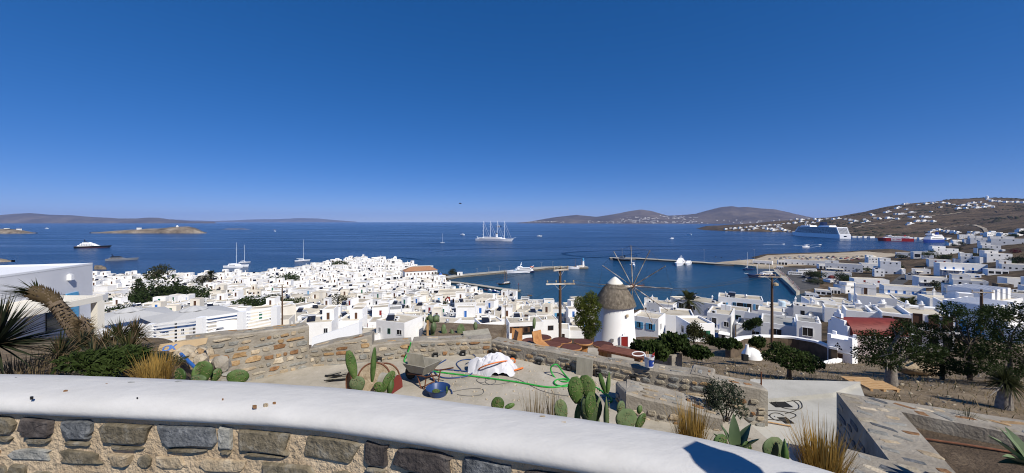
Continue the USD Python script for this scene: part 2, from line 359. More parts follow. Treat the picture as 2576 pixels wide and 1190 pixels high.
rock_look('islet_rock', (0.06, 0.048, 0.034), (0.24, 0.195, 0.145), (0.44, 0.38, 0.30), 0.016, 0.12)
rock_look('islet_scrub', (0.075, 0.058, 0.035), (0.12, 0.09, 0.058), (0.2, 0.16, 0.11), 0.02, 0.15)

def island(name, prof, D, W, mat, rough=0.25, cliff=0.5, nx=160, ny=26, seed=1, ridge_at=0.5, tilt=0.0):
    """prof: (vx, vy) of the skyline; D: distance of the near shore (or (D0, D1) from end to end); W: its depth"""
    vx = np.array([p[0] for p in prof], float); vy = np.array([p[1] for p in prof], float)
    u = np.linspace(vx[0], vx[-1], nx)
    top = np.interp(u, vx, vy)
    near = np.interp(u, [vx[0], vx[-1]], D if np.ndim(D) else [D, D])
    t = np.linspace(0, 1, ny)
    U, T_ = np.meshgrid(u, t, indexing='ij')
    Dn = near[:, None] + T_ * W
    X = (U - 1288) / FV * Dn
    dr = near + W * ridge_at
    zr = EYE - (top - HOR) / FV * dr
    shape = np.where(T_ < ridge_at, np.clip(T_ / ridge_at, 0, 1) ** cliff, np.clip((1 - T_) / (1 - ridge_at), 0, 1) ** 0.8)
    nz = meshkit.fbm(np.stack([X / (W * 0.35), Dn / (W * 0.35), X * 0], -1), 5, seed)
    Z = np.maximum(zr, 0)[:, None] * shape * (1 + rough * (nz - 0.5) * 2 * np.clip(1.15 - shape, 0.05, 1)) 
    Z[:, 0] = -3; Z[:, -1] = -3; Z[0] = np.minimum(Z[0], 0.5); Z[-1] = np.minimum(Z[-1], 0.5)
    q = np.stack(np.meshgrid(np.arange(nx - 1), np.arange(ny - 1), indexing='ij'), -1).reshape(-1, 2)
    f = np.stack([q[:, 0] * ny + q[:, 1], (q[:, 0] + 1) * ny + q[:, 1], (q[:, 0] + 1) * ny + q[:, 1] + 1, q[:, 0] * ny + q[:, 1] + 1], 1)
    solo(name, (np.stack([X.ravel(), Dn.ravel(), Z.ravel()], 1), f), mat, kind='structure', smooth=True)
    return X, Dn, Z
isl_t = island('mountain_island', [(1300, 561), (1340, 556), (1390, 547), (1450, 540), (1500, 545), (1540, 539), (1575, 533), (1612, 528), (1640, 532), (1680, 543), (1720, 541), (1750, 538), (1790, 527), (1815, 520), (1840, 517), (1858, 520), (1880, 519), (1920, 523), (1950, 525), (2000, 537), (2060, 550), (2120, 556), (2200, 560)],
       (12500, 7600), 4200, 'island_brown', rough=0.5, cliff=0.75, nx=260, ny=40, seed=3, ridge_at=0.6)
island('west_island', [(-500, 550), (-200, 545), (-60, 543), (0, 541), (40, 537), (75, 536), (120, 540), (180, 541), (230, 545), (300, 549), (345, 549), (370, 547), (400, 548), (420, 551), (470, 556), (545, 558)], 12500, 2500, 'island_brown', rough=0.4, nx=160, seed=5)
island('pale_island', [(330, 557), (400, 553), (430, 551), (480, 554), (540, 556), (590, 554), (640, 551.5), (700, 551), (750, 548.5), (800, 549.5), (840, 553), (900, 558)], 33000, 3000, 'island_brown', rough=0.4, nx=120, seed=8)
isl_b = island('lighthouse_islet', [(225, 586), (260, 583), (310, 579), (345, 577), (390, 575), (420, 573), (440, 571), (455, 570), (475, 570), (490, 573), (500, 577), (510, 582), (520, 586)], 1795, 170, 'islet_rock', rough=0.95, cliff=0.22, nx=140, ny=30, seed=11, ridge_at=0.55)
isl_w = island('west_islet', [(-300, 580), (-100, 572), (0, 575), (30, 576), (60, 580), (80, 584), (95, 588)], 1760, 170, 'islet_rock', rough=0.5, cliff=0.4, nx=80, seed=13)
island('flat_reef', [(548, 577.5), (570, 575.5), (610, 575), (640, 577.5)], 2750, 60, 'islet_rock', nx=40, ny=10, seed=15)
island('small_reef', [(684, 577.2), (690, 576.2), (700, 577.3)], 2720, 30, 'islet_rock', nx=16, ny=8, seed=16)
island('shore_rock', [(-40, 645), (0, 650), (14, 652), (26, 656), (38, 661)], 520, 30, 'islet_rock', rough=0.8, nx=40, ny=14, seed=17)
island('shore_rock', [(236, 668), (246, 666), (256, 667), (268, 672)], 440, 12, 'islet_rock', rough=0.8, nx=24, ny=10, seed=18)

# ---- haze ------------------------------------------------------------------
material('haze_air', {'v': ('principled_volume', dict(color=(0.40, 0.56, 0.95), density=2.4e-5, anisotropy=0.0))}, [], volume='v.volume')
solo('haze', MB().box((-S - 50, -3050, -4.5), (S + 50, S + 50, 900)), 'haze_air', kind='stuff')
# ---- the white town --------------------------------------------------------
R = random.Random(11)
class House:
    """gathers the parts of one flat-roofed house; the front looks along -y"""
    def __init__(s): s.wall, s.roof, s.parts = MB(), [], []
    def block(s, x0, x1, y0, y1, z0, z1, par=0.4, t=0.25, roofmat='roof_screed', below=4.0):
        s.wall.box((x0, y0, z0 - below), (x1, y1, z1))
        if par > 0:
            s.wall.box((x0, y0, z1), (x1, y0 + t, z1 + par)); s.wall.box((x0, y1 - t, z1), (x1, y1, z1 + par))
            s.wall.box((x0, y0 + t, z1), (x0 + t, y1 - t, z1 + par)); s.wall.box((x1 - t, y0 + t, z1), (x1, y1 - t, z1 + par))
            s.roof.append((MB().box((x0 + t + .004, y0 + t + .004, z1 - .04), (x1 - t - .004, y1 - t - .004, z1 + .05)), roofmat))
        else:
            s.roof.append((MB().box((x0 + .1, y0 + .1, z1 - .04), (x1 - .1, y1 - .1, z1 + .05)), roofmat))
    def opening(s, face, x0, x1, y0, y1, u, z, w, h, name='window', pane='window_dark', frame=None, shutters=None, fine=False, sill=False):
        """face f (front), r, l of the block x0..y1; u along the face from its left as seen"""
        if face == 'f': o, a, n = np.array([x0 + u, y0, z]), np.array([1., 0, 0]), np.array([0, -1., 0])
        elif face == 'r': o, a, n = np.array([x1, y0 + u, z]), np.array([0, 1., 0]), np.array([1., 0, 0])
        else: o, a, n = np.array([x0, y1 - u, z]), np.array([0, -1., 0]), np.array([-1., 0, 0])
        up = np.array([0, 0, 1.])
        m = MB().obox(o + up * h / 2 + n * .012, a * w / 2, n * .012, up * h / 2)
        kids = []
        if fine:
            f = MB(); b = .07
            for k in (-1, 1): f.obox(o + up * h / 2 + a * k * (w / 2 - b / 2) + n * .055, a * b / 2, n * .05, up * h / 2)
            f.obox(o + up * (h - b / 2) + n * .053, a * (w / 2 - b), n * .047, up * b / 2)
            f.obox(o + up * (b / 2) + n * .053, a * (w / 2 - b), n * .047, up * b / 2)
            if name == 'window': f.obox(o + up * h / 2 + n * .04, a * .025, n * .025, up * (h / 2 - b))
            kids.append(('frame', f, frame or 'paint_white'))
        if shutters:
            for k in (-1, 1):
                kids.append(('shutter', MB().obox(o + up * h / 2 + a * k * (w * .78) + n * .045, a * w * .26, n * .04, up * h / 2), shutters))
        s.parts.append((name, m, pane, kids))
    def chimney(s, x, y, z, h=1.3, w=.45):
        m = MB().box((x - w/2, y - w/2, z), (x + w/2, y + w/2, z + h))
        m.box((x - w*.7, y - w*.7, z + h), (x + w*.7, y + w*.7, z + h + .12))
        m.lathe([(w*.42, z+h+.12), (w*.42, z+h+.4), (w*.25, z+h+.6), (.01, z+h+.66)], 8, (x, y, 0))
        s.parts.append(('chimney', m, 'whitewash', []))
    def heater(s, x, y, z, rz=0.0):
        m = MB(); c, q = math.cos(rz), math.sin(rz)
        def P(a, b, h): return (x + c*a - q*b, y + q*a + c*b, z + h)
        m.add([P(-.95, -.7, .15), P(.95, -.7, .15), P(.95, .8, 1.15), P(-.95, .8, 1.15), P(-.95, -.72, .07), P(.95, -.72, .07), P(.95, .82, 1.05), P(-.95, .82, 1.05)], BOXF)
        t = MB().cyl(P(-.8, .95, 1.25), P(.8, .95, 1.25), .27, n=8)
        for a in (-.8, .8): t.bar(P(a, .85, 0), P(a, .85, 1.1), .05, .05)
        s.parts.append(('solar_heater', m, 'solar_black', [('water_tank', t, 'tank_metal')]))
    def aircon(s, x, y, z):
        m = MB().box((x-.45, y-.18, z+.08), (x+.45, y+.18, z+.75)); 
        g = MB().cyl((x-.08, y-.181, z+.42), (x-.08, y-.2, z+.42), .26, n=10)
        s.parts.append(('air_conditioner', m, 'paint_white', [('fan_grille', g, 'black_matte')]))
    def dish(s, x, y, z, r=.45):
        m = MB().lathe([(.02, 0), (r*.6, .06), (r, .2), (r, .22), (r*.55, .09), (.02, .03)], 12)
        v, f = m.mesh(); a = 1.0
        v = np.stack([v[:, 0], v[:, 1]*math.cos(a) - v[:, 2]*math.sin(a), v[:, 1]*math.sin(a) + v[:, 2]*math.cos(a)], 1) + (x, y, z + .8)
        k = MB().add(v, f); k.bar((x, y + .05, z), (x, y + .05, z + .8), .06, .06)
        s.parts.append(('satellite_dish', k, 'metal_grey', []))
    def balcony(s, x0, x1, y, z, d=1.0, col='paint_blue'):
        sl = MB().box((x0, y - d, z - .15), (x1, y - .003, z)); r = MB()
        for a, b in (((x0+.05, y-d+.05), (x1-.05, y-d+.05)), ((x0+.05, y-d+.05), (x0+.05, y-.05)), ((x1-.05, y-d+.05), (x1-.05, y-.05))):
            r.bar((*a, z + .95), (*b, z + .95), .06, .06)
            n = max(2, int(math.dist(a, b) / .22))
            for i in range(n + 1):
                t = i / n; p = (a[0]+(b[0]-a[0])*t, a[1]+(b[1]-a[1])*t); r.bar((*p, z), (*p, z + .93), .03, .03)
        s.parts.append(('balcony', sl, 'whitewash', [('railing', r, col)]))
    def awning(s, x0, x1, y0, y1, z0, z1, mat='roof_screed', posts=True):
        m = MB().add([(x0, y0, z0), (x1, y0, z0), (x1, y1, z1), (x0, y1, z1), (x0, y0, z0-.08), (x1, y0, z0-.08), (x1, y1, z1-.08), (x0, y1, z1-.08)], [[0,1,2,3],[7,6,5,4],[0,4,5,1],[1,5,6,2],[2,6,7,3],[3,7,4,0]])
        kids = []
        if posts:
            p = MB()
            for x in np.linspace(x0 + .2, x1 - .2, max(2, int((x1-x0)/2.5))): p.box((x-.07, y0+.1, z0-4.5), (x+.07, y0+.24, z0-.08))
            kids.append(('post', p, 'paint_white'))
        s.parts.append(('awning', m, mat, kids))
    def stairs(s, x0, y, z1, w=1.0, n=9, side=1):
        m = MB()
        for i in range(n): m.box((x0 + side*i*.28 if side > 0 else x0 - (i+1)*.28, y - w, -3.0), (x0 + (i+1)*.28 if side > 0 else x0 - i*.28, y - .004, z1*(n-i)/n))
        s.parts.append(('stair', m, 'whitewash', []))
    def build(s, name, label, cat, loc, rz=0.0, group=None, wallmat='whitewash'):
        t = thing(name, label, cat, loc, rz, group=group)
        put(t, 'wall', s.wall, wallmat)
        for m, mt in s.roof: put(t, 'roof', m, mt)
        for nm, m, mt, kids in s.parts:
            p = put(t, nm, m, mt)
            for kn, km, kmt in kids: put(p, kn, km, kmt)
        return t

COL = ['paint_blue', 'paint_sky', 'paint_red', 'paint_green', 'paint_white', 'paint_brown', 'paint_white', 'paint_brown', 'paint_brown', 'paint_white']
CNAME = dict(paint_blue='blue', paint_sky='pale blue', paint_red='dark red', paint_green='green', paint_white='white', paint_brown='brown')
def random_house(rng, w, d, D, storeys=None):
    """returns (House, look words)"""
    H = House(); st = storeys or rng.choice([1, 1, 2, 2, 2]); h = 3.1 * st + rng.uniform(-.2, .7); words = []
    rm = 'roof_grey' if rng.random() < .13 else 'roof_screed'
    col = rng.choice(COL); fine = D < 130
    x0, x1, y0, y1 = -w/2, w/2, -d/2, d/2
    H.block(x0, x1, y0, y1, 0, h, rng.choice([.12, .18, .3, .45]), .22, rm)
    kind = rng.random(); top = h; bx = None
    if kind < .45:                                     # a smaller upper room set back on the roof
        uw, ud = w * rng.uniform(.35, .6), d * rng.uniform(.4, .65)
        ux = rng.choice([x0 + .02, x1 - uw - .02]); uy = y1 - ud - .02
        H.block(ux, ux + uw, uy, y1 - .02, h, h + 2.6, .25, .2, rm, below=-.002); top = h + 2.6
        H.opening('f', ux, ux + uw, uy, y1, uw * .5, h + .06, .85, 1.95, 'door', CN_DOOR(col), fine=fine, frame='paint_white')
        words.append('rooftop room'); bx = (ux, ux + uw)
    elif kind < .65:                                   # a lower wing at one side
        ww = w * rng.uniform(.4, .6); sx = rng.choice([-1, 1]); h2 = max(2.7, h * .55)
        a = (x1 + .002, x1 + ww) if sx > 0 else (x0 - ww, x0 - .002)
        H.block(a[0], a[1], y0 + rng.uniform(.3, 1.5), y1 - rng.uniform(.3, 1), 0, h2, .3, .22, rm); words.append('low side wing')
        H.opening('f', a[0], a[1], y0 + 1.5, y1, ww / 2, h2 - 1.9, .8, 1.0, pane='window_dark')
    # openings
    nw = max(1, int(w / 2.6)); placed = 0
    for s_ in range(st):
        for i in range(nw):
            if rng.random() < .85:
                u = (i + .5 + rng.uniform(-.15, .15)) * w / nw
                if s_ == 0 and rng.random() < .3: H.opening('f', x0, x1, y0, y1, u, .05, .95, 2.05, 'door', CN_DOOR(col), fine=fine, frame='paint_white')
                else: H.opening('f', x0, x1, y0, y1, u, s_ * 3.1 + .85, rng.choice([.8, 1.0, 1.6]), rng.choice([1.0, 1.3, 1.6]), pane='window_dark', fine=fine, frame=col if rng.random() < .6 else None, shutters=col if (D < 260 and rng.random() < .35 and col != 'paint_white') else None)
                placed += 1
    for f in ('l', 'r'):
        if rng.random() < .7: H.opening(f, x0, x1, y0, y1, d * rng.uniform(.3, .7), h - 2.0, .75, 1.0, pane='window_dark', fine=fine)
    if st == 2 and rng.random() < .22:                   # flat near-black panel: shade of a recess painted on the wall
        u = w * rng.uniform(.3, .7); H.opening('f', x0, x1, y0, y1, u, 3.3, min(3.6, w * .45), 2.2, 'loggia', 'dark_gap')
    r_ = rng.random(); fz = h + .05
    clear = x0 + w * .3 if bx is None or bx[0] > 0 else x1 - w * .3
    if r_ < .38: H.heater(clear, y0 + d * .3, fz, rng.uniform(-.3, .9)); words.append('rooftop solar heater')
    elif r_ < .58: H.chimney(clear, y1 - .6 if bx is None else y0 + d * .3, fz, rng.uniform(.9, 1.6)); words.append('chimney')
    elif r_ < .68: H.aircon(clear, y0 + d * .35, fz)
    elif r_ < .76: H.dish(clear, y0 + d * .35, fz); words.append('satellite dish')
    if rng.random() < .25 and st == 2 and D < 350: H.balcony(x0 + .6, x0 + .6 + min(3, w * .5), y0, 3.1, .9, col)
    if rng.random() < .3: H.awning(x0 + .3, x0 + w * .6, y0 - 2.2, y0 - .01, 2.5, 2.9); words.append('front awning')
    if D < 215:                                           # what stands about on the nearer roofs
        for _ in range(rng.choice([2, 3, 4])):
            ux, uy, k = rng.uniform(x0 + .8, x1 - .8), rng.uniform(y0 + .8, 0), rng.random()
            if bx and bx[0] < ux < bx[1]: continue
            if k < .3: H.aircon(ux, uy, fz)
            elif k < .5: H.parts.append(('water_tank', MB().lathe([(.4, fz), (.42, fz + .8), (.25, fz + 1.0), (.02, fz + 1.02)], 9, (ux, uy, 0)), rng.choice(['paint_white', 'black_matte', 'tank_metal']), []))
            elif k < .65: H.parts.append(('antenna', MB().bar((ux, uy, fz), (ux, uy, fz + 1.9), .05, .05).bar((ux - .5, uy, fz + 1.7), (ux + .5, uy, fz + 1.7), .04, .04), 'metal_grey', []))
            elif k < .85: H.parts.append(('skylight', MB().box((ux - .5, uy - .4, fz), (ux + .5, uy + .4, fz + .35)), 'roof_grey', []))
            else: H.chimney(ux, uy, fz, .7, .4)
    wm = 'whitewash' if rng.random() < .74 else 'whitewash_cream'
    return H, dict(st='two-storey' if st == 2 else 'low', wall='white' if wm == 'whitewash' else 'cream', col=CNAME[col], extra=words[:1], wm=wm, roof='grey-roofed' if rm == 'roof_grey' else 'flat-roofed', h=top)
def CN_DOOR(c): return 'paint_brown' if c == 'paint_white' else c

LAND = []           # (words, x, y) landmarks the labels lean on
BLOCKED = []        # (x, y, radius) kept free of houses
def mark(words, x, y, r=6):
    if words: LAND.append((words, x, y))
    BLOCKED.append((x, y, r))
def dome(mb, c, r, n=16, k=.95):
    mb.lathe([(r*math.cos(a), r*k*math.sin(a)) for a in np.linspace(0, PI/2 - .01, 7)], n, c)
def cross(m, x, y, z, s=1.0):
    m.box((x-.06*s, y-.06*s, z), (x+.06*s, y+.06*s, z+1.0*s)); m.box((x-.3*s, y-.05*s, z+.62*s), (x-.061*s, y+.05*s, z+.74*s)); m.box((x+.061*s, y-.05*s, z+.62*s), (x+.3*s, y+.05*s, z+.74*s))

# --- the landmarks -----------------------------------------------------------
def church(name, label, vx, vy, w, d, h, dome_mat, dr, landmark, belfry=True, rz=0.0, apse=False, D=None):
    p = drop(vx, vy) if D is None else at(vx, vy, D)
    t = thing(name, label, 'church', p, rz)
    m = MB().box((-w/2, -d/2, -3), (w/2, d/2, h)); m.box((-w/2-.15, -d/2-.15, h), (w/2+.15, d/2+.15, h+.25))
    put(t, 'wall', m, 'whitewash')
    put(t, 'drum', MB().lathe([(dr*1.02, h+.25), (dr*1.02, h+1.1), (.05, h+1.12)], 16), 'whitewash')
    b = MB(); dome(b, (0, 0, h+1.1), dr); put(t, 'dome', b, dome_mat, smooth=50)
    c = MB(); cross(c, 0, 0, h+1.05+dr*.95, .9); put(t, 'cross', c, 'paint_white')
    put(t, 'door', MB().box((-.5, -d/2-.03, 0), (.5, -d/2-.004, 2.1)), 'paint_blue')
    for k in (-1, 1): put(t, 'window', MB().box((k*w*.3-.3, -d/2-.03, h*.45), (k*w*.3+.3, -d/2-.004, h*.45+1)), 'window_dark')
    if belfry:
        g = MB()
        for k in (-1, 1): g.box((k*.55-.2, -d/2, h+.25), (k*.55+.2, -d/2+.5, h+1.9))
        g.box((-.75, -d/2, h+1.9), (.75, -d/2+.5, h+2.15)); g.add([(-.75, -d/2, h+2.15), (.75, -d/2, h+2.15), (0, -d/2, h+2.9), (-.75, -d/2+.5, h+2.15), (.75, -d/2+.5, h+2.15), (0, -d/2+.5, h+2.9)], [[0,1,2],[4,3,5],[0,2,5],[0,5,3],[1,4,5],[1,5,2]])
        put(t, 'belfry', g, 'whitewash')
        put(t, 'bell', MB().lathe([(.22, h+1.2), (.16, h+1.45), (.05, h+1.6)], 8, (0, -d/2+.25, 0)), 'black_matte')
    mark(landmark, p[0], p[1], max(w, d) * .62)
    return t, p
church('domed_church', 'white church under a pale sky-blue dome, behind the tall araucaria', 366, 757, 9, 9, 6.2, 'dome_blue', 2.7, 'the pale blue dome', False, D=262)
church('domed_church', 'small church with bright red dome, below the cream mansion', 1128, 774, 6, 6, 3.0, 'dome_red', 2.1, 'the bright red dome', True, D=209)
church('domed_church', 'church with broad brick-red dome on the crest near the sea', 882, 699, 9, 8, 3.2, 'dome_red', 3.3, 'the broad brick-red dome', False, D=385)
church('domed_church', 'tiny chapel with small dull red dome, seaward of the terracotta-roofed hall', 990, 688, 6, 6, 3.0, 'dome_red', 1.8, 'the small dull red dome', False, D=412)
church('domed_church', 'square white chapel with deep blue dome, where the two piers start', 1108, 708, 7.5, 7.5, 5.2, 'dome_deep_blue', 1.7, 'the deep blue dome', False, rz=-.15, D=342)
church('domed_church', 'white church with low red dome amid trees by the bus yard', 2092, 717, 9, 8, 5.0, 'dome_red', 2.9, 'the red dome by the buses', False, D=335)
# red pyramid roof and its bell tower
p = at(406, 752, 270); t = thing('bell_tower_chapel', 'chapel with dark red hipped roof and white bell tower', 'church', p)
put(t, 'wall', MB().box((-4, -4, -3), (4, 4, 3)).box((-6.5, -1, -3), (-4.003, 1.5, 6.5)), 'whitewash'); put(t, 'roof', MB().lathe([(4.6, 3), (2.6, 4.6), (.05, 5.4)], 8), 'dome_red')
g = MB(); 
for k in (-1, 1): g.box((-5.25+k*.8-.25, 0, 6.5), (-5.25+k*.8+.25, .8, 8.2))
g.box((-6.4, -.1, 8.2), (-4.1, .9, 8.6)); put(t, 'belfry', g, 'whitewash'); mark('the dark red hipped roof', p[0], p[1], 7)
# the town hall with its tiled roof
p = at(1057, 703, 352); t = thing('town_hall', 'long white two-storey hall under a terracotta hipped roof near the pier', 'hall', p, .42)
w, d, h = 30, 13, 9
put(t, 'wall', MB().box((-w/2, -d/2, -3), (w/2, d/2, h)), 'whitewash')
ro = MB().add([(-w/2-.6, -d/2-.6, h), (w/2+.6, -d/2-.6, h), (w/2+.6, d/2+.6, h), (-w/2-.6, d/2+.6, h), (-w/2+6, 0, h+3.4), (w/2-6, 0, h+3.4)], [[0,1,5],[0,5,4],[1,2,5],[2,3,4],[2,4,5],[3,0,4],[0,2,1],[0,3,2]])
put(t, 'roof', ro, 'terracotta')
for i in range(9): put(t, 'window', MB().box((-w/2+1.6+i*3.3, -d/2-.03, 5.2), (-w/2+2.7+i*3.3, -d/2-.004, 7.2)), 'paint_brown')
for i in range(5): put(t, 'door', MB().box((-w/2+2.2+i*6, -d/2-.03, 0), (-w/2+3.6+i*6, -d/2-.004, 2.8)), 'paint_brown')
for i in range(3): put(t, 'window', MB().box((w/2+.004, -4+i*3.4, 5.2), (w/2+.03, -2.9+i*3.4, 7.2)), 'paint_brown')
mark('the terracotta-roofed hall', p[0], p[1], 15); BLOCKED.append((p[0]-9, p[1]-4, 9)); BLOCKED.append((p[0]+10, p[1]+5, 10))
# the neoclassical mansion
p = at(1137, 763, 226); t = thing('cream_mansion', 'cream neoclassical mansion with ochre doors and flat roof, facing the harbour', 'mansion', p, .1)
put(t, 'wall', MB().box((-8, -6, -4), (8, 6, 7)).box((-8.25, -6.25, 7), (8.25, 6.25, 7.35)).box((-8, -6, 7.35), (8, -5.7, 7.9)).box((-8, 5.7, 7.35), (8, 6, 7.9)).box((-8, -5.7, 7.35), (-7.7, 5.7, 7.9)).box((7.7, -5.7, 7.35), (8, 5.7, 7.9)), 'whitewash_cream')
put(t, 'roof', MB().box((-7.65, -5.65, 7.3), (7.65, 5.65, 7.42)), 'roof_screed')
for x in (-6.6, -4.4, -2.2, 2.2, 6.2): put(t, 'window', MB().box((x-.45, -6.03, 1.2), (x+.45, -6.004, 2.9)), 'paint_ochre'); put(t, 'window', MB().box((x-.35, -6.03, 4.6), (x+.35, -6.004, 5.5)), 'window_dark')
put(t, 'door', MB().box((-.7, -6.04, 0), (.7, -6.004, 2.9)), 'paint_ochre')
for y in (-3, 2): put(t, 'window', MB().box((-8.03, y-.5, 1.2), (-8.004, y+.5, 2.9)), 'paint_ochre')
mark('the cream mansion', p[0], p[1], 10)
# market awnings by the hall
p = at(1052, 716, 318); t = thing('market_canopy', 'long cream canvas market canopy in front of the terracotta-roofed hall', 'canopy', p, .42)
for k in range(4):
    put(t, 'canvas', MB().add([(-11+k*5.5, -4, 2.9), (-5.6+k*5.5, -4, 2.9), (-5.6+k*5.5, 4, 4.2), (-11+k*5.5, 4, 4.2), (-11+k*5.5, -4, 2.8), (-5.6+k*5.5, -4, 2.8), (-5.6+k*5.5, 4, 4.1), (-11+k*5.5, 4, 4.1)], [[0,1,2,3],[7,6,5,4],[0,4,5,1],[1,5,6,2],[2,6,7,3],[3,7,4,0]]), 'canvas_cream')
    put(t, 'post', MB().box((-10.8+k*5.5, -3.8, -2), (-10.65+k*5.5, -3.65, 2.8)), 'paint_white')
mark('the market canopy', p[0], p[1], 9); BLOCKED.append((p[0]+12, p[1]+2, 8))
# the flat-roofed block on the harbour edge, the crest cluster by the sea, the red-balcony house
def special(vx, vy, D, w, d, h, rz, label, landmark, fn=None, name='town_house', cat='house', wm='whitewash', roofmat='roof_screed', seed=0, r=None):
    p = at(vx, vy, D); p[2] = min(p[2], hz(p[0], p[1]) + 1.5); H = House()
    H.block(-w/2, w/2, -d/2, d/2, 0, h, .4, .25, roofmat)
    if fn: fn(H, -w/2, w/2, -d/2, d/2, h)
    t = H.build(name, label, cat, p, rz, wallmat=wm); mark(landmark, p[0], p[1], r or max(w, d) * .6)
    return t, p
def f_harbour(H, x0, x1, y0, y1, h):
    for i in range(6): H.opening('f', x0, x1, y0, y1, 2 + i*3.2, 1.5, 1.0, 1.5)
    H.block(x0+7, x0+12, y0+4, y1-2, h+.05, h+2.4, .2, .2, 'roof_grey', below=0)
    H.opening('f', x0+7, x0+12, y0+4, y1, 2.5, h+.5, 4, 1.6)
special(1325, 779, 224, 21, 12, 4.6, -.05, 'wide white flat-roofed block with a glazed roof pavilion at the harbour edge', 'the glazed roof pavilion', f_harbour, roofmat='roof_grey')
def f_redb(H, x0, x1, y0, y1, h):
    for u in (1.5, 4.2): H.opening('f', x0, x1, y0, y1, u, 3.15, 1.0, 2.0, 'door', 'window_dark', 'paint_red', fine=True); H.opening('f', x0, x1, y0, y1, u, .6, 1.0, 1.3, 'window', 'paint_brown', 'paint_red', fine=True)
    H.balcony(x0+.6, x1-.8, y0, 3.1, .9, 'paint_red'); H.chimney(x0+1, y1-1, h)
special(1113, 818, 146, 6.2, 7, 6.2, .02, 'two-storey white house with dark red balcony and red-framed doors', 'the dark red balcony', f_redb)
def f_crest(H, x0, x1, y0, y1, h):
    H.block(x0+1, x0+9, y0+3, y1-1, h+.05, h+3, .3, .25, below=0); H.block(x0+4, x0+8, y0+5, y1-2, h+3, h+5, .2, .2, below=0)
    m = MB(); dome(m, (x0+11.5, 1, h+.05), 2.3); H.parts.append(('dome', m, 'whitewash', [])); H.chimney(x1-2, y1-1, h)
    for i in range(6): H.opening('f', x0, x1, y0, y1, 1.6+i*2.6, 1.6, .8, 1.1)
    for i in range(2): H.opening('f', x0+1, x0+9, y0+3, y1-1, 2+i*3.5, h+.6, .8, 1.2)
special(908, 671, 452, 18, 11, 6, .1, 'stepped white house with a white dome on the crest by the sea', 'the white dome on the crest', f_crest)
def f_crest2(H, x0, x1, y0, y1, h):
    H.block(x0+5, x1-3, y0+3, y1-1, h+.05, h+2.6, .3, .25, below=0)
    for i in range(5): H.opening('f', x0, x1, y0, y1, 2+i*2.8, 3.6, .8, 1.1); H.opening('f', x0, x1, y0, y1, 2+i*2.8, .8, .8, 1.3)
    H.chimney(x0+8, y1-2, h+2.6)
special(1000, 679, 440, 16, 10, 7.5, .12, 'tall white house with upper storey on the crest above the terracotta roof', 'the tall crest house', f_crest2)
def f_redrow(H, x0, x1, y0, y1, h):
    for i in range(4): H.opening('f', x0, x1, y0, y1, 1.8+i*2.7, 3.3, .9, 1.8, 'door', 'paint_red'); H.opening('f', x0, x1, y0, y1, 1.8+i*2.7, .8, .9, 1.3)
    H.balcony(x0+.8, x1-.8, y0, 3.2, .9, 'paint_red')
special(952, 687, 420, 12, 9, 6.8, .15, 'white house with a long red-railed balcony, on the crest facing the town', 'the long red-railed balcony', f_redrow)
def f_flat(H, x0, x1, y0, y1, h):
    for i in range(4): H.opening('f', x0, x1, y0, y1, 2+i*4, 1.2, 1.0, 1.3)
special(1058, 682, 402, 26, 10, 5, .1, 'long plain white block with pale flat roof behind the terracotta roof', 'the long plain block', f_flat)
def f_orange(H, x0, x1, y0, y1, h):
    for i in range(3): H.opening('f', x0, x1, y0, y1, 1.6+i*2.4, 3.2, .8, 1.1)
    H.parts.append(('painted_bay', MB().box((x0-1.6, y0+1, -3), (x0-.003, y1-1, h-.4)), 'paint_ochre', []))
special(760, 752, 226, 8.5, 8, 6.2, .05, 'white house with an orange-painted bay on its side', 'the orange-painted bay', f_orange)
def f_maroon(H, x0, x1, y0, y1, h):
    for i in range(3): H.opening('f', x0, x1, y0, y1, 1.8+i*2.2, 3.3, .9, 1.5, 'window', 'paint_red', fine=True); H.opening('f', x0, x1, y0, y1, 1.8+i*2.2, .4, .9, 1.6, 'window', 'paint_red', fine=True)
    H.balcony(x1-3.4, x1-.3, y0, 3.1, .8, 'paint_red')
special(281, 800, 165, 8.2, 8, 6.4, .12, 'white two-storey house with maroon shutters beside the parasols', 'the maroon shutters', f_maroon)
def f_bigleft(H, x0, x1, y0, y1, h):
    for i in range(5): H.opening('f', x0, x1, y0, y1, 1.8+i*2.7, 3.4, 1.1, 1.6)
    H.block(x0+1, x0+8, y0+3, y1-.5, h+.05, h+2.8, .3, .25, below=0)
special(272, 762, 215, 14, 9, 6.8, .1, 'large white house with five dark windows beside the grey villa wall', 'the five-windowed house', f_bigleft)

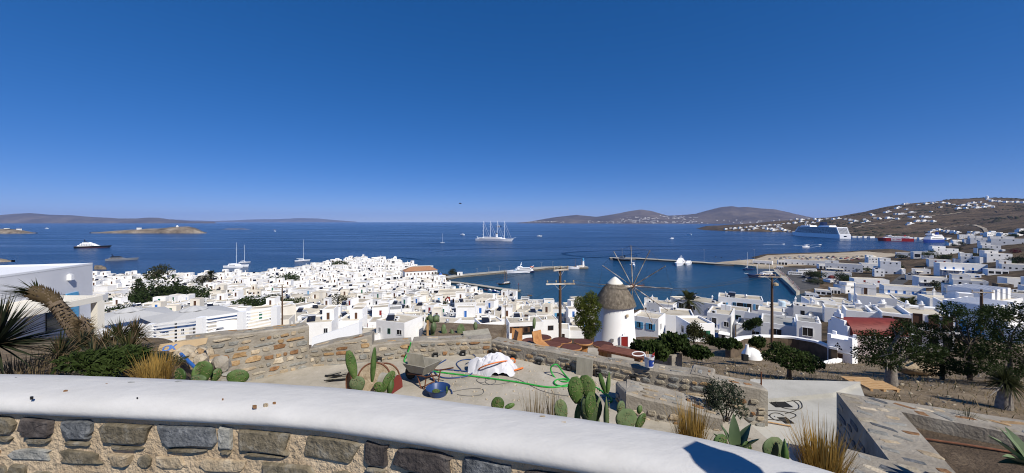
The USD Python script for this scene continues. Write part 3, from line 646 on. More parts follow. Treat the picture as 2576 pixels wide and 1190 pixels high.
# --- trees that stand in the town (kept free of houses) ------------------------
TREES = []  # (kind, vx, vy_base, D, height, label, landmark)
for kind, vx, vy, D, hh, rr in (('araucaria', 349, 783, 190, 16.5, 6), ('dark', 428, 778, 186, 13, 11), ('dark', 392, 783, 180, 9, 7), ('dark', 330, 786, 178, 8, 5), ('dark', 462, 776, 190, 10, 8), ('dark', 300, 800, 150, 6, 3), ('dark', 258, 812, 142, 6, 4),
        ('olive', 393, 722, 306, 13, 6), ('olive', 320, 722, 312, 6, 5), ('olive', 511, 732, 285, 8, 7), ('bougainvillea', 538, 739, 268, 5, 6), ('dark', 485, 734, 270, 5, 5), ('palm', 530, 728, 282, 10, 2),
        ('dark', 643, 783, 165, 8, 7), ('dark', 706, 778, 172, 7, 5), ('dark', 738, 775, 172, 6.5, 5), ('dark', 672, 776, 178, 6, 5), ('dark', 718, 718, 282, 9.5, 6), ('dark', 792, 697, 350, 5, 4), ('dark', 846, 679, 420, 8, 4), ('olive', 868, 672, 440, 5, 4),
        ('thin', 845, 768, 190, 7, 5), ('thin', 868, 762, 196, 6, 4), ('olive', 1118, 786, 185, 4.5, 3), ('thin', 1174, 806, 160, 5, 2), ('thin', 1150, 803, 162, 3.5, 2), ('dark', 1040, 742, 250, 3.5, 3), ('thin', 1095, 705, 352, 6, 3), ('olive', 1136, 688, 400, 6, 4), ('olive', 1147, 689, 396, 5, 3),
        ('dark', 920, 700, 375, 4, 3), ('olive', 800, 735, 262, 3, 2), ('dark', 985, 748, 245, 3.5, 2), ('olive', 600, 744, 255, 3, 2)):
    q = at(vx, vy, D); TREES.append((kind, q, hh)); BLOCKED.append((q[0], q[1], rr))
for words, vx, vy, D in (('the tall araucaria', 349, 783, 190), ('the purple bougainvillea', 538, 739, 268), ('the dark tree clump', 672, 783, 165), ('the big dark trees', 428, 778, 186), ('the lone dark tree', 718, 718, 282), ('the sparse grey tree', 850, 768, 190)):
    LAND.append((words, *at(vx, vy, D)[:2]))
# --- ordinary houses: packed rows ------------------------------------------------
cand = []
rz0 = .12
for iy in range(60):
    for ix in range(-70, 40):
        gx_, gy_ = ix * 10.9 + R.uniform(-1.9, 1.9) + (iy % 2) * 4, 88 + iy * 9.3 + R.uniform(-1.2, 1.2)
        x, y = gx_ * math.cos(rz0) - (gy_ - 88) * math.sin(rz0) * .6, gy_ + gx_ * math.sin(rz0) * .25
        w, d = R.uniform(5.5, 9.6), R.uniform(5.5, 8.4); rz = rz0 + R.gauss(0, .10) - x / 2600 - (.45 if R.random() < .3 else 0)
        seed = R.randrange(10**6)
        vx = 1288 + x / y * FV
        if y < 92 or vx < -60 or vx > 1500 or (vx > 1420 and y < 130): continue
        if vx < 225 and y > 120: continue
        if not coast.contains(Point(x, y).buffer(6.5)): continue
        if any((x - a)**2 + (y - b)**2 < (r + max(w, d) * .5)**2 for a, b, r in BLOCKED): continue
        if vx > 1060 and y > 330: continue
        cand.append((x, y, w, d, rz, seed, vx))
sizes = sorted(range(len(cand)), key=lambda i: cand[i][1])
single = set(sizes[:262])
ORD = ['', 'second ', 'third ', 'fourth ', 'fifth ', 'sixth ', 'seventh ', 'eighth ', 'ninth ', 'tenth ', 'eleventh ', 'twelfth ', 'thirteenth ', 'fourteenth ', 'fifteenth ', 'sixteenth ', 'seventeenth ', 'eighteenth ', 'nineteenth ', 'twentieth ']
def house_label(x, y, look, used):
    """what it looks like, and how it stands to the landmark nearest to it"""
    L = min(LAND, key=lambda q: ((q[1]-x)**2 + 1.5*(q[2]-y)**2))
    dx, dy = x - L[1], y - L[2]
    side = ('seaward of' if dy > 0 else 'downhill in front of') if abs(dy) > abs(dx) * .8 else ('harbourward of' if dx > 0 else 'shoreward of')
    if side == 'downhill in front of': side = 'uphill from'
    ex = f' with {look["extra"][0]}' if look['extra'] else (f' with {look["col"]} woodwork')
    head = f'{look["st"]} {look["wall"]} {"grey-roofed " if look["roof"][0] == "g" else ""}house{ex}'
    key = (head, side, L[0]); n = used.get(key, 0); used[key] = n + 1
    return f'{ORD[n]}{head} {side} {L[0]}'.strip()
order_ = sorted(single, key=lambda i: min((q[1]-cand[i][0])**2 + 1.5*(q[2]-cand[i][1])**2 for q in LAND))
used = {}
rest = dict(wall=MB(), roof=MB(), window=MB(), solar_heater=MB(), door=MB())
for i in order_ + [k for k in range(len(cand)) if k not in single]:
    x, y, w, d, rz, seed, vx = cand[i]
    rng = random.Random(seed); z = hz(x, y) - .2
    H, look = random_house(rng, w, d, y)
    if i in single:
        H.build('town_house', house_label(x, y, look, used), 'house', (x, y, z), rz, 'flat-roofed houses of the white town', look['wm'])
    else:
        c, q = math.cos(rz), math.sin(rz)
        def place(m):
            v, f = m.mesh(); return np.stack([x + c*v[:, 0] - q*v[:, 1], y + q*v[:, 0] + c*v[:, 1], z + v[:, 2]], 1), f
        rest['wall'].add(*place(H.wall))
        for m, mt in H.roof: rest['roof'].add(*place(m))
        for nm, m, mt, kids in H.parts:
            tgt = rest['window'] if nm in ('window', 'awning') else rest['door'] if nm == 'door' else rest['solar_heater'] if nm == 'solar_heater' else rest['window'] if nm == 'loggia' else rest['wall']
            tgt.add(*place(m))
t = thing('distant_town', 'mass of small white flat-roofed houses packed between the seafront and the nearer rows', 'houses', kind='stuff')
for k, mt in (('wall', 'whitewash'), ('roof', 'roof_screed'), ('window', 'window_dark'), ('door', 'paint_brown'), ('solar_heater', 'solar_black')): put(t, k, rest[k], mt)
print('town houses', len(cand), 'single', len(single))
# ---- trees and plants ---------------------------------------------------------
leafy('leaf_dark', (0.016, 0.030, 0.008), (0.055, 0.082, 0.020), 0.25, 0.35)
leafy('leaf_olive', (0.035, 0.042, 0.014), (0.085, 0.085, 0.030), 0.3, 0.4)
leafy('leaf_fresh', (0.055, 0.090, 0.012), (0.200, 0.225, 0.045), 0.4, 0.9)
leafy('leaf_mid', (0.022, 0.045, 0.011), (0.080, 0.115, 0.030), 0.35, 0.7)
leafy('leaf_silver', (0.035, 0.050, 0.028), (0.090, 0.110, 0.070), 0.3, 1.5)
leafy('leaf_palm', (0.030, 0.040, 0.012), (0.085, 0.090, 0.030), 0.3, 0.9)
leafy('leaf_purple', (0.07, 0.006, 0.06), (0.16, 0.014, 0.12), 0.35, 0.6)
leafy('leaf_red', (0.10, 0.012, 0.02), (0.20, 0.03, 0.05), 0.35, 0.6)
leafy('leaf_dry', (0.12, 0.085, 0.045), (0.30, 0.22, 0.12), 0.25, 1.2)
mottled('bark', [(0.3, (0.05, 0.04, 0.03)), (0.7, (0.13, 0.105, 0.08))], 9.0, rough=0.95, bump=0.8, bscale=20, dist=0.03)
mottled('bark_pale', [(0.3, (0.14, 0.12, 0.10)), (0.7, (0.28, 0.25, 0.21))], 9.0, rough=0.95, bump=0.8, bscale=20, dist=0.03)
mottled('palm_bark', [(0.3, (0.07, 0.05, 0.035)), (0.7, (0.20, 0.15, 0.10))], 8.0, rough=0.95, bump=0.8, bscale=15, dist=0.03)

def leaf_cards(centers, rng, size, aspect=0.55, droop=0.0, outward=None):
    """one bent leaf-sized face pair per centre"""
    n = len(centers); g = np.random.default_rng(rng)
    a = g.normal(size=(n, 3)); 
    if outward is not None: a = a * .8 + outward * 1.1
    a[:, 2] -= droop; a /= np.linalg.norm(a, axis=1, keepdims=True)
    b = g.normal(size=(n, 3)); b = np.cross(a, b); b /= np.linalg.norm(b, axis=1, keepdims=True) + 1e-9
    c = np.cross(a, b)
    s = size * g.uniform(.6, 1.35, (n, 1))
    p0, p2 = centers - a * s * .5, centers + a * s * .5
    p1, p3 = centers + b * s * aspect * .5 + c * s * .12, centers - b * s * aspect * .5 + c * s * .12
    v = np.stack([p0, p1, p2, p3], 1).reshape(-1, 3)
    i = np.arange(n)[:, None] * 4
    return v, np.vstack([i + [0, 1, 2], i + [0, 2, 3]])
def blob_points(blobs, n, seed, shell=0.62):
    """points spread through lumpy balls, thicker towards their skins; blobs: (x, y, z, rx, ry, rz)"""
    g = np.random.default_rng(seed); B = np.array(blobs, float)
    wgt = B[:, 3] * B[:, 4] + B[:, 4] * B[:, 5]; k = g.choice(len(B), n, p=wgt / wgt.sum())
    d = g.normal(size=(n, 3)); d /= np.linalg.norm(d, axis=1, keepdims=True)
    r = (shell + (1 - shell) * g.random(n)) ** 0.8
    lump = 0.78 + 0.44 * meshkit.noise(d * 2.2 + B[k, :3] * .37, seed)
    p = B[k, :3] + d * B[k, 3:] * (r * lump)[:, None]
    return p, d
def limbs(mb, base, blobs, r, seed, n=None, split=.35):
    g = np.random.default_rng(seed)
    for b in (blobs if n is None else blobs[:n]):
        e = np.array(b[:3], float); s0 = np.array(base, float); s0 = s0 + (e - s0) * 0; mid = s0 + (e - s0) * .5 + g.normal(size=3) * .06 * np.linalg.norm(e - s0)
        mb.tube([s0, mid, e], [r * .55, r * .38, r * .12], 6)
        for _ in range(3):
            q = e + g.normal(size=3) * np.array(b[3:]) * .55; mb.tube([mid + (e - mid) * .5, q], [r * .2, r * .05], 5)
def tree_proto(name, blobs, nleaf, size, leaf, trunk_h, trunk_r, bark='bark', seed=1, lean=(0, 0), aspect=.55, shell=.55, outward=True, flare=1.35):
    t = proto(name)
    m = MB(); top = np.array([lean[0], lean[1], trunk_h])
    m.tube([(0, 0, -.5), (0, 0, 0), top * .35 + (.03 * trunk_h, 0, 0), top * .7, top], [trunk_r * flare * 1.1, trunk_r * flare, trunk_r, trunk_r * .9, trunk_r * .8], 9)
    limbs(m, top - (0, 0, .1), blobs, trunk_r * 1.1, seed)
    put(t, 'trunk', m, bark, smooth=60)
    p, d = blob_points(blobs, nleaf, seed, shell)
    put(t, 'crown', leaf_cards(p, seed + 5, size, aspect, .1, d if outward else None), leaf)
    return t
rr = random.Random(5)
def rand_blobs(k, w, h, z0, seed, flat=.7):
    q = random.Random(seed); out = []
    for i in range(k):
        a, r = q.uniform(0, 2*PI), w * .5 * math.sqrt(q.random()) * .75
        s = q.uniform(.22, .38) * w
        out.append((r*math.cos(a), r*math.sin(a), z0 + h * (.25 + .6*q.random() * (1 - .45 * r / (w*.5))), s, s, s * flat))
    return out
# a metre-high unit: these are scaled by the height of each tree
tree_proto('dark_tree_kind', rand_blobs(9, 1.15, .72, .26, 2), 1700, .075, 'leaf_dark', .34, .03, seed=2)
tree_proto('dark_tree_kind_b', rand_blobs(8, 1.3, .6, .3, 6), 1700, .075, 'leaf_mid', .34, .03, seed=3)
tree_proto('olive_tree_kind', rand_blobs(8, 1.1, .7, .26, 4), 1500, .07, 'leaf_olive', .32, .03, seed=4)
tree_proto('thin_tree_kind', rand_blobs(7, 1.2, .7, .25, 9), 420, .08, 'leaf_olive', .3, .022, seed=6, shell=.2)
tree_proto('round_bush_kind', rand_blobs(7, 1.5, .85, .05, 12, .8), 1300, .09, 'leaf_dark', .1, .03, seed=7)
tree_proto('flower_bush_kind', rand_blobs(7, 1.7, .9, .03, 14, .7), 1300, .09, 'leaf_purple', .1, .03, seed=8)
tree_proto('red_bush_kind', rand_blobs(6, 1.7, .8, .03, 15, .7), 900, .10, 'leaf_red', .1, .03, seed=9)
def araucaria_proto():
    t = proto('araucaria_kind'); m = MB().tube([(0, 0, -.05), (0, 0, .5), (0, 0, 1.0)], [.022, .014, .004], 8); g = np.random.default_rng(3)
    P, O = [], []
    for z in np.linspace(.12, .97, 17):
        L = .34 * (1 - z) ** .75 + .03; k = 7; a0 = g.uniform(0, 1)
        for j in range(k):
            a = a0 + j * 2 * PI / k + g.normal() * .08; e = np.array([math.cos(a) * L, math.sin(a) * L, z + .05 * L / .3])
            s = np.array([0, 0, z - .01]); mid = (s + e) / 2 + (0, 0, -.02); m.tube([s, mid, e], [.006, .004, .002], 4, cap=False)
            n = int(26 * L / .3) + 5; tt = g.uniform(.2, 1.05, n)[:, None]; q = s * (1 - tt) ** 2 + 2 * mid * tt * (1 - tt) + e * tt ** 2
            P.append(q + g.normal(size=(n, 3)) * .010); O.append(np.repeat(np.array([[math.cos(a) * .7, math.sin(a) * .7, .35]]), n, 0))
    put(t, 'trunk', m, 'bark'); put(t, 'crown', leaf_cards(np.vstack(P), 4, .05, .55, 0, np.vstack(O)), 'leaf_dark')
araucaria_proto()
def frond(mb, base, az, L, up, droop, rng, n=22, leaf=.36, wid=.035, vee=.35):
    """a feather palm leaf: rib and leaflets"""
    s = np.linspace(0, 1, 9); h = np.array([math.cos(az), math.sin(az), 0])
    pts = np.array([np.array(base) + h * L * (t - .12 * t * t) * math.cos(up) + np.array([0, 0, L * (t * math.sin(up) - droop * t * t)]) for t in s])
    mb.tube(pts, np.linspace(.022, .005, 9) * L / 2, 4, cap=False)
    V, F = [], []; side = np.array([-h[1], h[0], 0])
    for i in range(n):
        t = .14 + .86 * i / n; k = t * 8; a = int(min(k, 7)); p = pts[a] + (pts[a+1] - pts[a]) * (k - a); d = pts[min(a+1, 8)] - pts[a]; d = d / (np.linalg.norm(d) + 1e-9)
        l = leaf * L * (math.sin(PI * (t * .8 + .12))) * rng.uniform(.85, 1.1)
        for q in (-1, 1):
            e = p + (side * q * .75 + d * .62 + np.array([0, 0, vee])) * l - np.array([0, 0, l * .25])
            o = len(V); w = d * wid * L * .5; V += [p - w, p + w, e]; F += [[o, o + 1, o + 2]]
    return V, F
def palm_proto(name, H, r, L, nf, leaf, seed, skirt=True):
    t = proto(name); q = random.Random(seed); m = MB(); pr = []
    for i in range(15): pr.append((r * (1.15 if i % 2 else .95) * (1.25 if i < 2 else 1), -.3 + (H + .3) * i / 14))
    put(t, 'trunk', MB().lathe(pr + [(.01, H)], 10), 'palm_bark')
    c = MB()
    for i in range(nf):
        up = 1.35 - 1.75 * (i / nf); V, F = frond(c, (0, 0, H), i * 2.399 + q.uniform(-.2, .2), L * q.uniform(.85, 1.1), up, q.uniform(.28, .5), q); c.add(V, F)
    put(t, 'crown', c, leaf)
    if skirt:
        k = MB()
        for i in range(nf // 2):
            V, F = frond(k, (0, 0, H - .1), i * 2.399 + .7, L * .6, -.9, .25, q); k.add(V, F)
        put(t, 'dead_skirt', k, 'leaf_dry')
    return t
palm_proto('palm_kind', 1.0, .055, .62, 26, 'leaf_palm', 1)          # one metre to the crown
palm_proto('short_palm_kind', .42, .09, .8, 34, 'leaf_palm', 2)
KIND = dict(dark=('dark_tree', ('dark_tree_kind', 'dark_tree_kind_b'), 'tree'), olive=('olive_tree', ('olive_tree_kind',), 'tree'), thin=('thin_tree', ('thin_tree_kind',), 'tree'), araucaria=('araucaria', ('araucaria_kind',), 'tree'),
            palm=('palm_tree', ('palm_kind',), 'palm'), short_palm=('palm_tree', ('short_palm_kind',), 'palm'), bougainvillea=('bougainvillea', ('flower_bush_kind',), 'shrub'), bush=('bush', ('round_bush_kind',), 'shrub'), red_bush=('bougainvillea', ('red_bush_kind',), 'shrub'))
tn = {}; tused = {}
LOOKW = dict(dark='dense dark green tree', olive='olive-green tree', thin='sparse thin-leaved tree', araucaria='tall araucaria with level whorled branches', palm='slender palm', short_palm='stout feather palm', bougainvillea='mounded purple bougainvillea', bush='rounded dark bush', red_bush='crimson bougainvillea')
def plant_tree(kind, q, h, label=None, group=None, wide=1.0):
    nm, ks, cat = KIND[kind]; i = tn.get(kind, 0); tn[kind] = i + 1
    if label is None:
        L = min(LAND, key=lambda w: ((w[1]-q[0])**2 + (w[2]-q[1])**2) + (1e9 if LOOKW[kind].split()[-1] in w[0] else 0)); dx, dy = q[0] - L[1], q[1] - L[2]
        side = ('seaward of' if dy > 0 else 'uphill from') if abs(dy) > abs(dx) * .8 else ('harbourward of' if dx > 0 else 'shoreward of')
        key = (LOOKW[kind], side, L[0]); n = tused.get(key, 0); tused[key] = n + 1
        label = f'{ORD[n]}{LOOKW[kind]} {side} {L[0]}'
    return thing(nm, label, cat, q, (i * 2.4) % 6.28, (h * wide, h * wide, h), group=group, like='/World/' + ks[i % len(ks)])
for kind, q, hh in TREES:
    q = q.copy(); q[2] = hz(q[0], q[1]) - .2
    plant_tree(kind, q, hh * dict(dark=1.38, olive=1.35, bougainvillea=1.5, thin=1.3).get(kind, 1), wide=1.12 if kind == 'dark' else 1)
# ---- the slope and the flats on the harbour's other side -------------------------
used2 = {}
def rect_house(x0, x1, y0, y1, label, fn=None, rz=0.0, depth=None, wm='whitewash', roofmat='roof_screed', D=None, hk=.74, upper=True, group=None, seed=0, name='town_house', cat='house', landmark=None, doors=COL):
    """a house whose front stands over the picture's x0..x1 with its foot on row y1"""
    p = drop((x0 + x1) / 2, y1, 40) if D is None else at((x0 + x1) / 2, y1, D)
    w = max(3.0, (x1 - x0) / FV * p[1] / max(.75, 1 + abs(p[0] / p[1]) * .12)); h = max(2.9, (y1 - y0) / FV * p[1] * hk); d = depth or max(5.5, min(10, w * .7))
    rng = random.Random(seed * 77 + int(x0)); col = rng.choice(doors); H = House()
    p = p + np.array([0, d / 2, 0.0]); p[2] -= .15
    st = 2 if h > 5.2 else 1
    H.block(-w/2, w/2, -d/2, d/2, 0, h, rng.uniform(.25, .45), .22, roofmat)
    if fn: fn(H, -w/2, w/2, -d/2, d/2, h)
    else:
        if upper and w > 9:
            uw = w * rng.uniform(.3, .5); ux = rng.choice([-w/2 + .02, w/2 - uw - .02]); H.block(ux, ux + uw, 0, d/2 - .02, h, h + 2.5, .25, .2, roofmat, below=0)
            H.opening('f', ux, ux + uw, 0, d/2, uw / 2, h + .1, 1, 1.9, 'door', CN_DOOR(col))
        n = max(1, int(w / 2.9))
        for s_ in range(st):
            for i in range(n):
                if rng.random() < .85: H.opening('f', -w/2, w/2, -d/2, d/2, (i + .5) * w / n + rng.uniform(-.3, .3), s_ * 3 + .9, rng.choice([.9, 1.2]), rng.choice([1.1, 1.4]), pane='window_dark', frame=col, fine=p[1] < 140, shutters=col if rng.random() < .3 and p[1] < 300 and col != 'paint_white' else None)
            if rng.random() < .8: H.opening('l', -w/2, w/2, -d/2, d/2, d * .5, s_ * 3 + .9, .9, 1.2)
        if rng.random() < .5: H.chimney(w * .25, d * .2, h, 1.2)
        if rng.random() < .3: H.heater(-w * .2, -d * .1, h)
        if rng.random() < .35: H.awning(-w/2 + .5, 0, -d/2 - 2.2, -d/2 - .01, 2.4, 2.8, 'canvas_cream')
    t = H.build(name, label, cat, p, rz, group=group, wallmat=wm)
    BLOCKED.append((p[0], p[1], max(w, d) * .6))
    if landmark: LAND.append((landmark, p[0], p[1]))
    return t, p
def f_text(H, x0, x1, y0, y1, h):
    m = meshkit.text_mesh('REMEZZO', 1.15, .06, bold=True); v = np.array(m.vertices); v = np.stack([v[:, 0] - np.ptp(v[:, 0])/2, y0 - .02 - v[:, 2], h - 1.5 + v[:, 1]], 1)
    H.parts.append(('lettering', MB().add(v, np.array(m.faces)), 'black_matte', []))
    for i in range(3): H.opening('f', x0, x1, y0, y1, 2.5 + i * (x1-x0-5) / 2, 1.0, 1.2, 1.3)
    H.block(x0 + 4, x1 - 1, y0 + 3, y1 - .5, h + .05, h + 2.2, .2, .2, below=0)
def f_bluefront(H, x0, x1, y0, y1, h):
    w = x1 - x0
    H.parts.append(('painted_facade', MB().box((x0 + .1, y0 - .03, 3.0), (x1 - .1, y0 - .004, h - .3)), 'pale_blue_wall', []))
    H.opening('f', x0, x1, y0 - .03, y1, w * .5, 3.6, 2.2, 1.9, 'window', 'window_dark', 'paint_sky', fine=True)
    for k in (.2, .8): H.opening('f', x0, x1, y0 - .03, y1, w * k, 3.9, .9, 1.5, 'window', 'window_dark', 'paint_sky', fine=True)
    H.awning(x0 + .2, x0 + w * .6, y0 - 2.2, y0 - .04, 2.2, 2.7, 'canvas_cream'); H.opening('f', x0, x1, y0, y1, w * .75, .1, 1.1, 2.1, 'door', 'paint_sky')
plain('pale_blue_wall', (0.50, 0.62, 0.70), 0.8)
def f_blue(H, x0, x1, y0, y1, h):
    w = x1 - x0
    for k in (.12, .3, .5, .7, .88):
        H.opening('f', x0, x1, y0, y1, w * k, 3.2, 1.2, 2.0, 'door', 'paint_blue'); H.opening('f', x0, x1, y0, y1, w * k, .4, 1.2, 2.0, 'door', 'paint_blue')
    H.balcony(x0 + w * .62, x1 - .3, y0, 3.1, 1.0, 'paint_blue'); H.chimney(x1 - 2, 0, h); H.awning(x0 + .4, x0 + w * .5, y0 - 3, y0 - .01, 2.5, 2.8, 'whitewash')
def f_balc(H, x0, x1, y0, y1, h):
    w = x1 - x0
    for k in (.2, .45, .75): H.opening('f', x0, x1, y0, y1, w * k, 3.2, 1.3, 1.9, 'door', 'window_dark'); H.opening('f', x0, x1, y0, y1, w * k, .7, 1.1, 1.5)
    H.balcony(x0 + .4, x0 + w * .55, y0, 3.1, 1.2, 'paint_white'); H.chimney(x1 - .8, 0, h, 1.8)
def f_long(H, x0, x1, y0, y1, h):
    w = x1 - x0; n = int(w / 5)
    for i in range(n): H.opening('f', x0, x1, y0, y1, (i + .5) * w / n, .8, 1.2, 1.4)
def f_arcade(H, x0, x1, y0, y1, h):
    w = x1 - x0; n = 3
    for i in range(n): H.opening('f', x0, x1, y0, y1, (i + .5) * w / n, .2, w / n * .75, h * .6)
def f_redw(H, x0, x1, y0, y1, h):
    w = x1 - x0
    for k in (.3, .7): H.opening('f', x0, x1, y0, y1, w * k, h - 2.3, 1.4, 1.6, 'window', 'paint_red')
    H.opening('f', x0, x1, y0, y1, w * .5, .4, 1.2, 1.3)
def f_steps(H, x0, x1, y0, y1, h):
    w = x1 - x0
    H.block(x0 + .02, x0 + w * .55, y0 + 3, y1 - .02, h, h + 2.8, .25, .2, below=0); H.block(x0 - w * .25, x0 - .004, y0 + 1, y1 - 1, 0, h * .5, .25, .2); H.block(x1 + .004, x1 + w * .2, y0 - 1, y1 - 1, 0, h * .45, .25, .2)
    for k in (.2, .5, .8): H.opening('f', x0, x1, y0, y1, w * k, h - 2.2, 1.1, 1.3)
    for k in (.3, .7): H.opening('f', x0, x1, y0, y1, w * k, .7, 1.3, 1.5)
    H.opening('f', x0, x0 + w * .55, y0 + 3, y1, w * .27, h + .7, 1.1, 1.3); H.stairs(x1 + .1, y0 - 1, h * .45, 1.0, 8)
RECT = [
 (2093, 2171, 658, 684, 'white complex with rooftop rooms beside the parking ground, shoreward of the cubic white villa', None, {}),
 (2179, 2221, 658, 682, 'cubic white villa with blank side, uphill end of the parking ground', None, dict(upper=False)),
 (2193, 2233, 644, 662, 'white house joined to the old round mill by the parking ground', None, {}),
 (2229, 2271, 648, 690, 'tall white three-tier house with square windows above the dark round tree', f_steps, {}),
 (2206, 2227, 672, 696, 'grey-white cottage beside the dark round tree at the road', None, dict(upper=False)),
 (2267, 2296, 633, 647, 'low white waterside box alone by the ferry bay', f_long, {}),
 (2311, 2357, 630, 648, 'low white house with long dark verandah near the ferry bay', f_arcade, {}),
 (2359, 2411, 621, 640, 'terraced white hotel block nearest the ferry bay', f_steps, {}),
 (2353, 2396, 650, 669, 'white house with two maroon shutters on the slope', f_redw, {}),
 (2384, 2480, 657, 688, 'long white two-storey house with bright blue doors and balcony', f_blue, {}),
 (2436, 2480, 641, 662, 'white villa stepping down above the blue-doored house', f_steps, {}),
 (2484, 2520, 612, 634, 'upper white villa of the stepped villas on the right-hand slope', f_steps, {}),
 (2495, 2547, 632, 658, 'lower white villa of the stepped villas beside the crimson shrub', f_steps, {}),
 (2543, 2600, 661, 680, 'pale house half hidden by trees at the picture edge, above the dark gully', None, {}),
 (2329, 2396, 692, 722, 'white two-storey house with balcony and tall ornate chimney', f_balc, {}),
 (2427, 2493, 698, 735, 'white house with dark deep verandah and stair tower, mid slope', f_steps, {}),
 (2246, 2331, 713, 752, 'large white house with blue-framed windows above the grey square', f_blue, {}),
 (2162, 2238, 697, 723, 'long low white house with red-framed windows along the road', f_redw, {}),
 (2083, 2146, 681, 701, 'plain white building behind the red-domed church', f_long, {}),
 (2150, 2179, 733, 768, 'narrow house with pale blue painted front and bay window', f_bluefront, dict(doors=['paint_sky'])),
 (2122, 2180, 714, 738, 'white bar with black lettering across its parapet', f_text, dict(rz=.05)),
 (2312, 2344, 674, 690, 'low cream cottage beside a crimson shrub, uphill of the road', None, dict(upper=False)),
 (2548, 2600, 696, 720, 'white house with ribbon windows on the right-hand slope under trees', f_long, {}),
 (2516, 2600, 597, 614, 'long white terraced house high on the slope', f_steps, {}),
 (2361, 2438, 748, 772, 'white flat-roofed house behind the broad fig tree clump', f_long, {}),
 (2269, 2338, 744, 764, 'low white house with small doors beside the palms', f_long, {}),
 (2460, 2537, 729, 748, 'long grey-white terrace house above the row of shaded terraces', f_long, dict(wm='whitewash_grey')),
 (2540, 2600, 728, 756, 'unplastered brown stone house at the picture edge', f_steps, dict(wm='stone_brown')),
 (1986, 2080, 654.5, 667, 'long low white shed along the parking ground', f_long, dict(depth=9, hk=.9)),
 (1963, 1984, 655, 667, 'white harbour office with cut-out front, end of the long shed', f_arcade, dict(depth=8, hk=.9)),
 (1903, 1948, 656, 672, 'white quay building with wide dark openings at the pier root', f_arcade, dict(depth=10, hk=.9)),
 (1959, 1973, 668, 677, 'small white ticket kiosk on the quay', f_arcade, dict(depth=5)),
 (2066, 2093, 662, 677, 'white workshop beside the bus yard', f_arcade, {}),
 (2062, 2098, 730, 742, 'white seaside taverna with flat roof below the bar', f_arcade, {}),
 (2096, 2118, 722, 740, 'dark open taverna under a cream awning by the bar', f_arcade, {}),
 (2104, 2135, 748, 766, 'grey-white storehouse in front of the blue-fronted house', None, dict(upper=False, wm='whitewash_grey')),
 (2035, 2060, 738, 752, 'white seafront pavilion under a striped awning at the water edge', f_arcade, dict(hk=.9)),
 (2340, 2372, 733, 752, 'small white house with roof terrace between trees, below the balcony house', None, {}),
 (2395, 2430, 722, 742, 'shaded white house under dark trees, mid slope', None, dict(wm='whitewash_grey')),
 (2440, 2470, 688, 700, 'low white annex beside the parked cars on the slope', None, dict(upper=False)),
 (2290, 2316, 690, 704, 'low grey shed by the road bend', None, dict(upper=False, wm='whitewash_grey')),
 (2500, 2540, 676, 690, 'white pergola house beside the dry gully', f_arcade, {}),
 (2405, 2440, 604, 616, 'white villa at the head of the ferry bay', f_steps, {}),
 (2455, 2500, 596, 608, 'white villa row on the slope behind the ferry bay', f_steps, {}),
 (2420, 2450, 588, 598, 'pair of small white blocks above the bay road', None, {}),
 (2330, 2352, 640, 650, 'low flat white house behind the verandah house', f_long, {}),
]
mottled('stone_brown', [(0.3, (0.06, 0.045, 0.03)), (0.7, (0.15, 0.11, 0.075))], 1.5, rough=0.95, bump=0.6)
for i, (a, b, c, e, lab, fn, kw) in enumerate(RECT):
    kw = dict(kw); kw.setdefault('rz', -.55 + .07 * ((i * 7) % 5 - 2))
    rect_house(a, b, c, e, lab, fn, seed=i, **kw)
# --- the nearer houses, beyond the mill -------------------------------------------
def f_shut(H, x0, x1, y0, y1, h):
    for u in (.28, .72): H.opening('f', x0, x1, y0, y1, (x1-x0)*u, 1.1, .8, 1.2, 'window', 'window_dark', 'paint_sky', shutters='paint_sky', fine=True)
    H.opening('r', x0, x1, y0, y1, 1.6, 1.0, .8, 1.2, frame='paint_white', fine=True); H.aircon(x1 + .6, y0 + 1, -.6)
def f_plainroof(H, x0, x1, y0, y1, h):
    H.aircon(0, y1 - .6, h + .05); H.opening('r', x0, x1, y0, y1, 2, 1, .8, 1.2)
def f_balcony(H, x0, x1, y0, y1, h):
    w = x1 - x0
    H.opening('f', x0, x1, y0, y1, w*.3, 3.1, .95, 2.1, 'door', 'window_dark', 'paint_white', fine=True); H.balcony(x0+.35, x0+w*.52, y0, 3.05, 1.0, 'paint_blue')
    H.opening('f', x0, x1, y0, y1, w*.8, 3.6, .95, 1.1, 'window', 'window_dark', 'paint_white', fine=True)
    H.opening('f', x0, x1, y0, y1, w*.35, .05, 1.1, 2.1, 'door', 'paint_blue', fine=True, frame='paint_blue'); H.opening('f', x0, x1, y0, y1, w*.68, .9, .6, 1.1)
    H.awning(x0+w*.5, x1-.2, y0-1.1, y0-.01, 2.3, 2.6, 'whitewash', False); H.aircon(x1-.7, y0-.3, .9); H.aircon(x0+1.2, y0+.6, h+.05)
    for k in (.55, .75): H.parts.append(('water_tank', MB().box((x0+w*k-.5, y1-2, h+.05), (x0+w*k+.5, y1-1, h+1.1)), 'paint_white', []))
    H.parts.append(('drainpipe', MB().cyl((x1-.15, y0-.08, 0), (x1-.15, y0-.08, h), .06, n=6), 'metal_grey', []))
def f_greyroof(H, x0, x1, y0, y1, h):
    w = x1 - x0
    H.opening('f', x0, x1, y0, y1, w*.45, .9, 1.5, 1.5, 'window', 'window_dark', 'paint_white', fine=True); H.chimney(x1-.5, y0+.6, h+.3, .5, .35); H.dish(w*.2, y1-1.2, h+.05)
    for k in (.3, .7): H.opening('r', x0, x1, y0, y1, (y1-y0)*k, .4, .8, 1.9, 'door', 'whitewash_grey')
